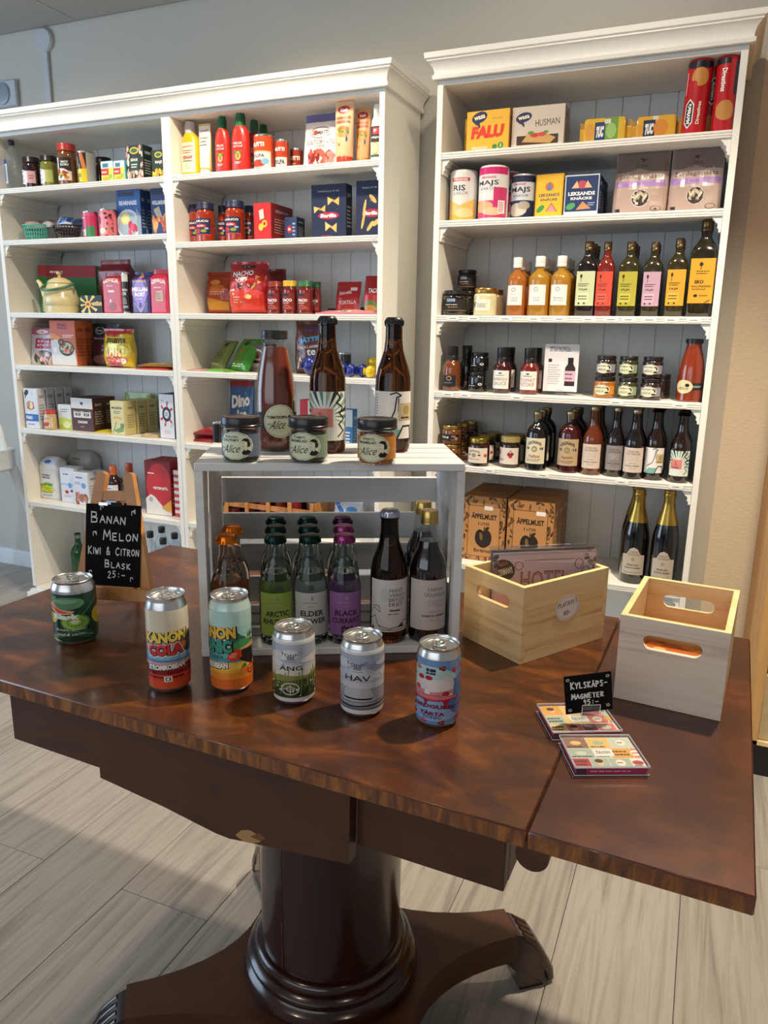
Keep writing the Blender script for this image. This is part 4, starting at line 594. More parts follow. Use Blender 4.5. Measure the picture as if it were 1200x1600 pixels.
ART['svarta']=[R(0,0,1,1,'bcb4ae'),T('FÄRNA',.62,.82,.36,.075,'4a4440'),T('ODLINGAR',.62,.71,.52,.075,'4a4440'),RING(.5,.54,.04,.05,.02,'a09890',8),R(.56,.48,.6,.6,'a49c94'),R(.62,.46,.66,.6,'a49c94'),RING(.74,.53,.05,.07,.02,'a09890',8),T('BÄRDRYCK',.62,.37,.3,.028,'4a4440'),T('SVARTA VINBÄR',.6,.29,.56,.05,'2a2624',.04),T('50 cl 3%',.62,.2,.24,.028,'4a4440')]
ART['chutney']=alice('dbe2c4','5f6a80','RÖDLÖKS','CHUTNEY'); ART['tmarm']=alice('dbe3c4','7c9078','TOMAT-','MARMELAD'); ART['aprm']=alice('e2dfbc','c07a34','APRIKOS-','MARMELAD')
ART['soup']=[R(0,.25,1,.75,'191716'),E(.60,.5,.30,.50,'dde1c2',20),RING(.60,.5,.275,.46,.01,'6a6a5a'),T('TOMATSOPPA',.54,.62,.36,.09,K,.04),T('miss',.4,.42,.07,.06,K),T('Alice',.56,.40,.26,.26,'2c2418',0,.08,.35),E(.77,.56,.05,.12,K),E(.75,.52,.035,.09,'e9e4cc')]
ART['hotel']=[R(0,0,1,1,'c8b4c2'),R(.02,.03,.98,.97,'e6cedb'),R(.02,.03,.98,.5,'e6bccb'),RING(.5,.5,.46,.44,.004,'8c2a3c',4) if 0 else LN([(.3,.9),(.78,.9)],.008,'8c2a3c'),RING(.25,.84,.04,.05,.008,'8c2a3c',12),RING(.83,.84,.04,.06,.008,'8c2a3c',12),RING(.9,.74,.04,.06,.008,'8c2a3c',12),
 T('HOTEL',.5,.66,.46,.22,'8c2a3c',.02),T('HOTEL',.5,.66,.44,.19,'c8a8b8',-.012),LN([(.3,.2),(.45,.36),(.56,.42),(.5,.3),(.42,.12)],.03,'7c1424'),LN([(.1,.2),(.2,.34),(.3,.28)],.03,'7c1424'),E(.11,.80,.1,.13,'201c1c',18,.3),T('GERMANY',.115,.78,.16,.08,W_,.03,.3),T('MADE IN',.10,.87,.08,.04,'d87a5a',.02,.3)]+DOTS(14,.9,.6,1,1,.02,.03,('8a7484','6a5a64'),3,5)+DOTS(10,0,.5,.04,1,.02,.04,('8a7484','5a4c54'),4,5)
# ------------------------------------------------------------------ builders for shelf goods; origin at the base, front towards -y
def k_box(n,w,h,d,art,o):
    r=MB(); side=o.get('side','888888'); b=min(.002,w*.04); r.box(-w/2,w/2,0,d,0,h,side,0,b)
    e=.0012
    if art: emit(r,ART[art],lambda u,v,k:(-w/2+e+u*(w-2*e),-k,e+v*(h-2*e)))
    sc=hx(side); lum=(sc[0]+sc[1]+sc[2])/3; tc=tuple(min(1,c*.45+(.32 if lum<.25 else 0)) for c in sc[:3])
    emit(r,[BARS(.15,.85,.2,.62,6,tc,int(w*9999)),BARS(.2,.8,.72,.88,1,tc,3)],lambda u,v,k:(w/2+k,u*d,v*h))
    emit(r,[LN([(0,.5),(1,.5)],.02,tuple(c*.5 for c in sc[:3]))],lambda u,v,k:(-w/2+u*w,v*d,h+k))
    return r.build(n,PRINT,None,False)
def sheet(sec,w,h,inset=.97):
    """front surface of a loft for artwork"""
    def at(z):
        for a,b in zip(sec,sec[1:]):
            if a[0]<=z<=b[0] and b[0]>a[0]:
                t=(z-a[0])/(b[0]-a[0]); return [a[i]+(b[i]-a[i])*t for i in range(5)]
        return list(sec[-1])
    def fn(u,v,k):
        z=v*h; z_,hw,hd,e,yo=at(z); x=(2*u-1)*hw*inset; q=max(0,1-abs((2*u-1)*inset)**e); return (x,yo-hd*q**(1/e)-k,z)
    return fn
def subsec(sec,n):
    z0,z1=sec[0][0],sec[-1][0]; out=[]
    zs=sorted(set([s[0] for s in sec]+[z0+(z1-z0)*i/n for i in range(n+1)]))
    for z in zs:
        for a,b in zip(sec,sec[1:]):
            if a[0]<=z<=b[0] and b[0]>a[0]:
                t=(z-a[0])/(b[0]-a[0]); out.append(tuple(a[i]+(b[i]-a[i])*t for i in range(5))); break
    return out
def wrinkle(amp,seed):
    def f(x,z):
        return (0,amp*(noise.noise(Vector((x*34+seed,z*26,seed*1.7)))+.5*noise.noise(Vector((x*80,z*60+seed,3)))))
    return f
def k_soft(n,w,h,d,art,o,secs,mat,amp,seed):
    sec=subsec(secs,26); wr=wrinkle(amp,seed); r=MB(); r.loft(sec,56,o.get('col','cccccc'),0,None,wr)
    f0=sheet(sec,w,h)
    def fn(u,v,k):
        x,y,z=f0(u,v,k); return (x,y+wr(x,z)[1],z)
    if art: emit(r,ART[art],fn,14,20,.0011)
    # crimp ridges across the seal
    return r.build(n,mat,None,True,50)
def k_bag(n,w,h,d,art,o):
    q=w/2; s=[(0,q*.9,.006,2.2,d/2),(h*.06,q*.93,d*.34,2.4,d/2),(h*.3,q*.96,d*.5,2.4,d/2),(h*.62,q*.94,d*.44,2.4,d/2),(h*.86,q*.9,d*.22,2.4,d/2),(h*.93,q*.93,.004,2.2,d/2),(h,q*.95,.003,2.2,d/2)]
    return k_soft(n,w,h,d,art,o,s,FOIL,.004,w*50)
def k_pouch(n,w,h,d,art,o):
    q=w/2; s=[(0,q*.94,d*.46,5,d/2),(h*.08,q,d*.5,4,d/2),(h*.4,q,d*.42,3,d/2),(h*.75,q*.98,d*.22,2.6,d/2+.004),(h*.92,q*.97,.005,2.4,d/2+.004),(h,q*.97,.003,2.4,d/2+.004)]
    return k_soft(n,w,h,d,art,o,s,GLOSS,.002,w*50)
def k_pack(n,w,h,d,art,o):
    q=w/2; s=[(0,q*.97,d*.47,9,d/2),(h*.03,q,d*.5,8,d/2),(h*.8,q,d*.5,7,d/2),(h*.86,q*.98,d*.3,4,d/2),(h*.9,q*.97,.008,3,d/2),(h,q*.97,.005,3,d/2)]
    return k_soft(n,w,h,d,art,o,s,GLOSS,.0012,w*50)
def k_flour(n,w,h,d,art,o):
    q=w/2; s=[(0,q*.95,d*.46,6,d/2),(h*.04,q,d*.5,6,d/2),(h*.75,q,d*.5,5,d/2),(h*.88,q*.94,d*.42,4,d/2),(h*.96,q*.75,d*.22,3,d/2),(h,q*.6,d*.08,3,d/2)]
    return k_soft(n,w,h,d,art,o,s,PRINT,.003,w*50)
def k_sachets(n,w,h,d,art,o):
    q=w/2; s=[(0,q,.003,3,0.004),(h*.1,q,d*.3,2.6,.004),(h*.5,q,d*.5,2.6,.010),(h*.9,q,d*.25,2.6,.018),(h,q,.002,3,.022)]
    return k_soft(n,w,h,d,art,o,s,GLOSS,.0008,w*50)
def k_flat(n,w,h,d,art,o):
    r=MB(); wr=wrinkle(h*.25,w*77)
    def top(u,v): 
        e=(1-abs(2*u-1)**4)*(1-abs(2*v-1)**5); x=-w/2+u*w; y=v*d; return (x,y,h*.25+h*.75*e+wr(x,y)[1]*e)
    r.ngrid(lambda u,v:top(u,v),12,12,'999999'); base=ART[art][0][1] if art else '999999'
    r.c=[hx(base)]*len(r.c)
    r.ngrid(lambda u,v:(-w/2+(1-u)*w,v*d,0),1,1,base)
    nrm=[((-w/2,0),(w/2,0)),((w/2,0),(w/2,d)),((w/2,d),(-w/2,d)),((-w/2,d),(-w/2,0))]
    for (xa,ya),(xb,yb) in nrm: r.add([(xa,ya,0),(xb,yb,0),(xb,yb,h*.3),(xa,ya,h*.3)],[(0,1,2,3)],base)
    if art:
        def fn(u,v,k):
            x,y,z=top(u,v); return (x,y,z+k)
        emit(r,ART[art],fn,8,8,.0006)
    return r.build(n,FOIL,None,True,60)
def k_flatpack(n,w,h,d,art,o):
    r=MB(); q=w/2; hh=h*.98
    secs=[(-q,.002),( -q+.012,.003),(-q+.016,hh*.46),(-q+.03,hh*.5),(q-.03,hh*.5),(q-.016,hh*.46),(q-.012,.003),(q,.002)]
    vs=[];fs=[];N=20; wr=wrinkle(.0015,q*90)
    for (x,rz) in secs:
        for k in range(N):
            a=2*PI*k/N; ca,sa=math.cos(a),math.sin(a); e=.45
            y=d/2-d/2*math.copysign(abs(ca)**e,ca)*(1 if rz>.01 else .1); z=hh/2+max(rz,.008 if abs(x)>=q-.013 else rz)*math.copysign(abs(sa)**e,sa)*(1.0 if rz>.01 else 2.2)
            vs.append((x,y,z))
    for i in range(len(secs)-1):
        for k in range(N): fs.append((i*N+k,i*N+(k+1)%N,(i+1)*N+(k+1)%N,(i+1)*N+k))
    fs.append(tuple(reversed(range(N)))); fs.append(tuple(range((len(secs)-1)*N,len(secs)*N)))
    base=ART[art][0][1]; r.add(vs,fs,base)
    emit(r,ART[art],lambda u,v,k:(-q+.02+u*(w-.04),-.0006-k,hh*.06+v*hh*.88),1,1,.0005)
    for sx in (-1,1):
        for i in range(5): r.box(sx*q-.0006+(-sx)*i*.0022,sx*q+.0006+(-sx)*i*.0022,d/2-.0035,d/2+.0035,hh*.1,hh*.9,base)
    return r.build(n,GLOSS,None,True,40)
def jar_profile(R_,h):
    return [(R_*.86,0),(R_*.97,h*.02),(R_,h*.06),(R_,h*.70),(R_*.97,h*.76),(R_*.86,h*.81),(R_*.84,h*.84)]
def lid_profile(R_,z0,z1):
    t=z1-z0; return [(R_*.93,z0),(R_,z0+t*.06),(R_,z0+t*.2),(R_*.975,z0+t*.26),(R_*.985,z0+t*.86),(R_*.95,z1-t*.02),(R_*.86,z1),(R_*.80,z1-t*.08),(0,z1-t*.08)]
def k_jar(n,w,h,d,art,o):
    R_=w/2; t=empty(n); r=MB(); pr=jar_profile(R_,h); r.lathe([(0,0)]+pr,22,o.get('body','663322'),0); r.build('glass_jar',FLUID,t)
    r=MB(); r.lathe(lid_profile(R_*.95,h*.82,h),24,o.get('lid','1a1a1a'),0); r.build('lid',METAL if o.get('lid','')[:1] in 'ab' and o.get('lid')[:2] not in('b8',) else PLASTIC,t)
    if art: label(t,ART[art],pr,h*.12,h*.66,2.3,0,'label')
    return t
def k_can(n,w,h,d,art,o):
    R_=w/2; t=empty(n); r=MB(); pr=[(0,.001),(R_*.9,.001),(R_*.96,0),(R_,.002),(R_*.97,.006),(R_*.97,h*.2),(R_*.965,h*.22),(R_*.97,h*.8),(R_*.97,h-.006),(R_,h-.002),(R_*.97,h),(R_*.92,h-.004),(0,h-.004)]
    base=ART[art][0][1]; r.lathe(pr,24,'b8b4ae',0); r.build('tin_body',METAL,t)
    z0,z1=.007,h-.007; r=MB(); lp=[(R_*.985,z0),(R_*.985,z1)]; r.lathe(lp,24,base); emit(r,ART[art],cylmap(lp,z0,z1,2.5),17,1); r.build('label',GLOSS,t)
    return t
BP={ # radius / height profiles, cap start, label z0,z1, span
'beer':([(0,0),(.9,0),(1,.02),(1,.50),(.97,.55),(.80,.62),(.60,.68),(.50,.73),(.45,.80),(.42,.93),(.47,.94),(.47,.955)],.945,(.10,.46),.48,2.2),
'wine':([(0,0),(.9,0),(1,.02),(1,.58),(.85,.66),(.5,.74),(.38,.80),(.36,.96),(.40,.965),(.40,1)],.90,(.15,.5),.40,2.0),
'oilround':([(0,0),(.9,0),(1,.03),(1,.60),(.95,.66),(.7,.72),(.42,.76),(.36,.80),(.36,.9)],.82,(.18,.52),.46,1.7),
'square':([(0,0),(.92,0),(1,.02),(1,.66),(.92,.72),(.6,.78),(.42,.82),(.42,.93)],.88,(.14,.60),.46,0),
'sauce':([(0,0),(.9,0),(1,.03),(1,.50),(.93,.57),(.78,.63),(.62,.68),(.58,.72)],.68,(.10,.50),.66,2.1),
'soup':([(0,0),(.92,0),(1,.02),(1,.42),(.97,.50),(.86,.64),(.72,.76),(.60,.85),(.56,.92),(.60,.925),(.60,.95)],.93,(.12,.36),.66,2.4),
'cordial':([(0,0),(.9,0),(1,.02),(1,.60),(.93,.68),(.7,.75),(.40,.80),(.36,.84),(.36,.92)],.88,(.12,.56),.44,2.1),
'champ':([(0,0),(.9,0),(1,.02),(1,.46),(.95,.54),(.72,.68),(.48,.80),(.38,.88),(.36,.96),(.40,.965),(.40,1)],.66,(.10,.40),.42,1.7),
}
def k_bottle(n,w,h,d,art,o):
    p,cz,(l0,l1),cr,span=BP[o['prof']]; R_=w/2; t=empty(n); body=o.get('body','333333'); cap=o.get('cap','222222')
    pr=[(r_*R_,z*h) for r_,z in p]; sq=o['prof']=='square'
    mat=FLUID
    if o.get('tr'): mat=glassmix('oil_'+body,body,.45)
    r=MB()
    if sq:
        secs=[(z,r_,r_,7 if z<h*.7 else (3 if z<h*.76 else 2),0) for r_,z in pr[1:]]; r.loft(secs,24,body)
    else: r.lathe(pr+[(0,pr[-1][1])],22,body)
    if o['prof']=='wine': mat=glassmix('wine_green',body,.6)
    r.build('bottle_glass',mat,t)
    r=MB()
    if o.get('foil'):
        cp=[(prof_r(pr,z)+.0012,z) for z in [h*(.66+.34*i/12) for i in range(13)]]; cp=[(rr*(1+.04*math.sin(i*2.2)*(i>8)),z) for i,(rr,z) in enumerate(cp)]; r.lathe(cp+[(0,h*1.002)],20,cap); r.lathe([(cp[-3][0]*1.12,h*.93),(cp[-3][0]*1.2,h*.95),(cp[-3][0]*1.12,h*.965)],20,cap); r.build('foil_capsule',METAL,t)
    elif o['prof'] in('beer','wine') and o.get('cap') in ('1a1614',):
        c=R_*.56; z=h*.945; r.lathe([(c*1.05,z),(c*1.12,z+.002),(c,z+h*.03),(c*.8,h),(0,h)],20,cap); r.build('crown_cap',METAL,t)
    else:
        c=R_*cr; z0=cz*h; r.lathe([(c*.96,z0),(c,z0+.001),(c,z0+(h-z0)*.3),(c*.97,z0+(h-z0)*.32),(c,z0+(h-z0)*.36),(c,h*.99),(c*.93,h),(0,h)],20,cap); r.build('cap',METAL if cap[0] in 'ab86' and cap!='e6e2da' else PLASTIC,t)
    if art:
        if sq:
            mb=MB(); s=R_*.93; emit(mb,ART[art],lambda u,v,k:(-s+2*s*u,-R_-k,h*(l0+(l1-l0)*v))); mb.build('label',PRINT,t,False)
        else: label(t,ART[art],pr,l0*h,l1*h,span)
    return t
def k_squeeze(n,w,h,d,art,o):
    t=empty(n); q=w/2; dd=q*.62; r=MB(); r.loft([(0,q*.9,dd*.9,2.6,0),(h*.02,q,dd,2.6,0),(h*.35,q,dd,2.6,0),(h*.6,q*.97,dd,2.5,0),(h*.72,q*.85,dd*.95,2.3,0),(h*.78,q*.6,dd*.85,2.1,0),(h*.80,q*.5,dd*.8,2,0)],28,o['body']); r.build('bottle_body',PLASTIC,t)
    c=q*.5; r=MB(); r.lathe([(c*1.02,h*.79),(c*1.05,h*.80),(c,h*.84),(c*.96,h*.97),(c*.9,h),(0,h)],20,o['cap'])
    for k in range(16):
        a=k*PI/8; r.box(c*math.sin(a)-.0008,c*math.sin(a)+.0008,-c*math.cos(a)-.0008,-c*math.cos(a)+.0008,h*.81,h*.95,o['cap'])
    r.build('cap',PLASTIC,t)
    mb=MB(); z0,z1=h*.08,h*.62
    def fn(u,v,k):
        x=(2*u-1)*q*.8; return (x,-dd*(1-abs(x/q)**2.6)**(1/2.6)-k-.0004,z0+v*(z1-z0))
    emit(mb,ART[art],fn,8,1); mb.build('label',PRINT,t,False); return t
def k_tube(n,w,h,d,art,o):
    t=empty(n); q=w/2; c=q*.8; r=MB(); r.lathe([(c*.9,0),(c,.002),(c,h*.1),(c*.96,h*.115),(0,h*.115)],20,o['cap']); r.build('cap',PLASTIC,t)
    s=[(h*.11,q*.86,q*.7,2,0),(h*.2,q*.92,q*.66,2,0),(h*.6,q*.98,q*.36,2,0),(h*.93,q,.003,2.4,0),(h,q,.003,2.6,0)]; r=MB(); r.loft(s,28,o['body'])
    f0=sheet(s,w,h,.94); emit(r,ART[art],lambda u,v,k:f0(u,.16+.80*v,k+.0004),9,10); r.build('tube_body',GLOSS,t); return t
def k_roll(n,w,h,d,art,o):
    R_=w/2; pr=[(0,.003),(R_*.8,.002),(R_*.95,.0),(R_,.005),(R_,h-.006),(R_*.93,h),(R_*.6,h-.003),(0,h-.005)]; r=MB(); base=ART[art][0][1]; r.lathe(pr,26,base); emit(r,ART[art],cylmap([(R_,0),(R_,h)],.004,h-.006,2.6),18,1)
    for k in range(10): a=k*PI/5; r.box(-.0008,.0008,0,0,0,0,base) if 0 else None
    ob=r.build(n,GLOSS,None,True,40)
    if o.get('tilt'): ob.rotation_euler=(0,o['tilt'],0)
    return ob
def k_basket(n,w,h,d,art,o):
    t=empty(n); a=w/2; b=w*.36; c=o['col']; r=MB()
    ring=lambda s,z:[(a*s*math.cos(2*PI*k/28),b*s*math.sin(2*PI*k/28),z) for k in range(28)]
    r.tube(ring(1,h),.0035,6,c,0,True); r.build('rim',PLASTIC,t)
    r=MB(); r.add([(x,y,.002) for x,y,z in ring(.72,0)],[tuple(range(28))],c); r.lathe([(0,0),(a*.72,0),(a*.73,.003)],28,c,0,(0,0,0),None,1,b/a); r.build('basket_base',PLASTIC,t)
    r=MB()
    for k in range(28):
        an=2*PI*k/28; r.tube([(a*.72*math.cos(an),b*.72*math.sin(an),.002),(a*math.cos(an),b*math.sin(an),h)],.0022,5,c)
    for f in (.3,.55,.8): r.tube(ring(.72+.28*f,h*f),.002,5,c,0,True)
    o2=r.build('mesh_side',PLASTIC,t); o2['kind']='stuff'; return t
def k_candy(n,w,h,d,art,o):
    r=MB(); wr=wrinkle(.006,w*91); q=w*.42
    prof=[(q*math.sin(PI*i/12),h/2-h/2*math.cos(PI*i/12)) for i in range(13)]
    r.lathe(prof,20,o['col']); r.v=[(x*(1+2*wr(x,z)[1]*20*.05),y+wr(y,z)[1],z) for x,y,z in r.v]
    for s in (-1,1):
        base=len(r.v); r.add([(s*q*.7,0,h*.5)]+[(s*(q*1.25),.012*math.cos(k),h*.5+.016*math.sin(k)) for k in (0,1.05,2.1,3.14,4.2,5.2)],[(0,i,i%6+1) for i in range(1,7)],o['col'])
    return r.build(n,FOIL,None,True,50)
def k_tray(n,w,h,d,art,o):
    r=MB(); h=.03; c=o['col']; d=.1
    r.box(-w/2,w/2,0,d,0,.003,c); r.box(-w/2,w/2,0,.002,.003,h*.6,c); r.box(-w/2,w/2,d-.002,d,.003,h,c); r.box(-w/2,-w/2+.002,.002,d-.002,.003,h*.8,c); r.box(w/2-.002,w/2,.002,d-.002,.003,h*.8,c)
    return r.build(n,PRINT,None,False)
def k_card(n,w,h,d,art,o):
    t=empty(n); r=MB(); r.box(-w/2,w/2,.001,.002,0,h,'dcd9dc'); emit(r,ART[art],lambda u,v,k:(-w/2+u*w,.001-k,v*h),1,1,.0002,.00004); r.build('card',PRINT,t,False)
    r=MB(); r.lathe([(0,-.011),(.028,-.011),(.028,-.009),(.02,-.006),(0,-.006)],22,'eeeeee',0,(0,.004,0)); r.box(-.012,.012,.0025,.004,-.008,.02,'eeeeee'); r.box(-.012,.012,-.002,-.0005,-.008,.008,'eeeeee'); r.build('clear_stand',ACRYL,t); return t
def k_pet(n,w,h,d,art,o):
    t=empty(n); q=w/2; pr=[(0,.004),(q*.7,0),(q,.01)]
    for i in range(9):
        z=h*(.08+.06*i); pr+= [(q,z),(q*.95,z+h*.02)]
    pr+=[(q*.98,h*.66),(q*.85,h*.76),(q*.5,h*.86),(q*.30,h*.9),(q*.30,h*.93)]
    r=MB(); r.lathe(pr,24,'ffffff'); r.build('bottle_body',CLEAR,t)
    r=MB(); r.lathe([(q*.36,h*.915),(q*.38,h*.92),(q*.38,h*.99),(q*.34,h),(0,h)],18,o['cap']); r.build('cap',PLASTIC,t)
    label(t,ART[art],[(q*1.01,0),(q*1.01,h)],h*.12 if art!='petl' and art!='petg' else h*.36,h*.6,1.1 if art=='water' else 4.0,-.55 if art=='water' else 0); return t
def k_syrup(n,w,h,d,art,o):
    t=empty(n); q=w/2; pr=[(0,0),(q*.9,0),(q,.006),(q,h*.62),(q*.92,h*.68),(q*.5,h*.76),(q*.36,h*.8)]
    r=MB(); r.lathe(pr,24,o['body']); r.build('bottle_glass',FLUID,t)
    r=MB(); r.lathe([(q*.4,h*.79),(q*.46,h*.8),(q*.42,h*.86),(q*.46,h*.88),(q*.44,h*.98),(q*.36,h),(0,h)],18,o['cap']); r.build('cap',PLASTIC,t)
    label(t,ART[art],pr,h*.1,h*.58,2.4); return t
def k_kettle(n,w,h,d,art,o):
    t=empty(n); R_=.073; cr='dccf9c'; r=MB()
    r.lathe([(0,0),(R_*.93,0),(R_*.95,.004),(R_*.95,.03),(R_,.034),(R_*1.02,.05),(R_*1.0,.066),(R_*.93,.074),(R_*.90,.09),(R_*.72,.118),(R_*.66,.124)],40,cr); r.build('kettle_body',GLOSS,t)
    r=MB(); r.lathe([(R_*.70,.122),(R_*.72,.126),(R_*.62,.136),(R_*.3,.147),(0,.15)],36,cr); r.lathe([(0,.148),(.008,.15),(.006,.156),(.013,.164),(.012,.172),(0,.176)],20,'c8ba88'); r.build('kettle_lid',GLOSS,t)
    r=MB(); r.tube([(-R_*.8,0,.045),(-R_*1.15,0,.062),(-R_*1.35,0,.095),(-R_*1.6,0,.128),(-R_*1.75,0,.136)],[.018,.016,.012,.009,.008],14,cr); r.build('spout',GLOSS,t)
    g='4a7a5c'; r=MB(); r.tube([(-.076*math.cos(PI*i/16),-.078*math.sin(PI*i/16),.120-.028*math.sin(PI*i/16)) for i in range(17)],.0055,8,g); r.tube([(-.076,0,.09),(-.078,0,.105),(-.076,0,.118)],.003,6,g); r.tube([(.076,0,.09),(.078,0,.118)],.003,6,g); r.build('handle',PLASTIC,t,label='green enamel bail handle folded forward'); return t
def k_crateb(n,w,h,d,art,o):
    t=empty(n); d=.22; h=.125; c='8a5a30'
    r=MB(); r.box(-w/2,w/2,0,d,0,.008,c); r.build('base_board',EASELW,t)
    for i in range(5):
        r=MB(); x=-w/2+.01+i*(w-.035)/4; r.box(x,x+.016,0,.008,.008,h,c,0,.001); r.build('slat',EASELW,t)
    for z in (.02,.075):
        r=MB(); r.box(-w/2,w/2,.008,.014,z,z+.02,'5a3a20'); r.build('rail',EASELW,t)
    for sx in (-1,1):
        r=MB(); r.box(sx*w/2-(.008 if sx>0 else 0),sx*w/2+(.008 if sx<0 else 0),.008,d,.008,h,c); r.build('end_board',EASELW,t)
    rg=random.Random(4); cm={}
    for i in range(6):
        for j in range(3):
            for l in range(2):
                cc=('5a1418','7c1c20','2a0f0c','8a2a24','3a1a14')[rg.randrange(5)]
                if cc not in cm: r=MB(); r.lathe([(0,0),(.020,0),(.022,.002),(.022,.053),(.020,.055),(0,.054)],12,cc); cm[cc]=r.mesh('packed_tin',GLOSS)
                q=bpy.data.objects.new('packed_tin',cm[cc]); C.objects.link(q); q.parent=t; q.location=(-w/2+.035+i*(w-.07)/5,.04+j*.06,.0085+l*.0555)
    return t
KIND={'box':k_box,'bag':k_bag,'pouch':k_pouch,'pack':k_pack,'flour':k_flour,'sachets':k_sachets,'flat':k_flat,'flatpack':k_flatpack,'jar':k_jar,'can':k_can,'bottle':k_bottle,'squeeze':k_squeeze,'tube':k_tube,'roll':k_roll,'basket':k_basket,'candy':k_candy,'tray':k_tray,'card':k_card,'pet':k_pet,'syrup':k_syrup,'kettle':k_kettle,'crateb':k_crateb}
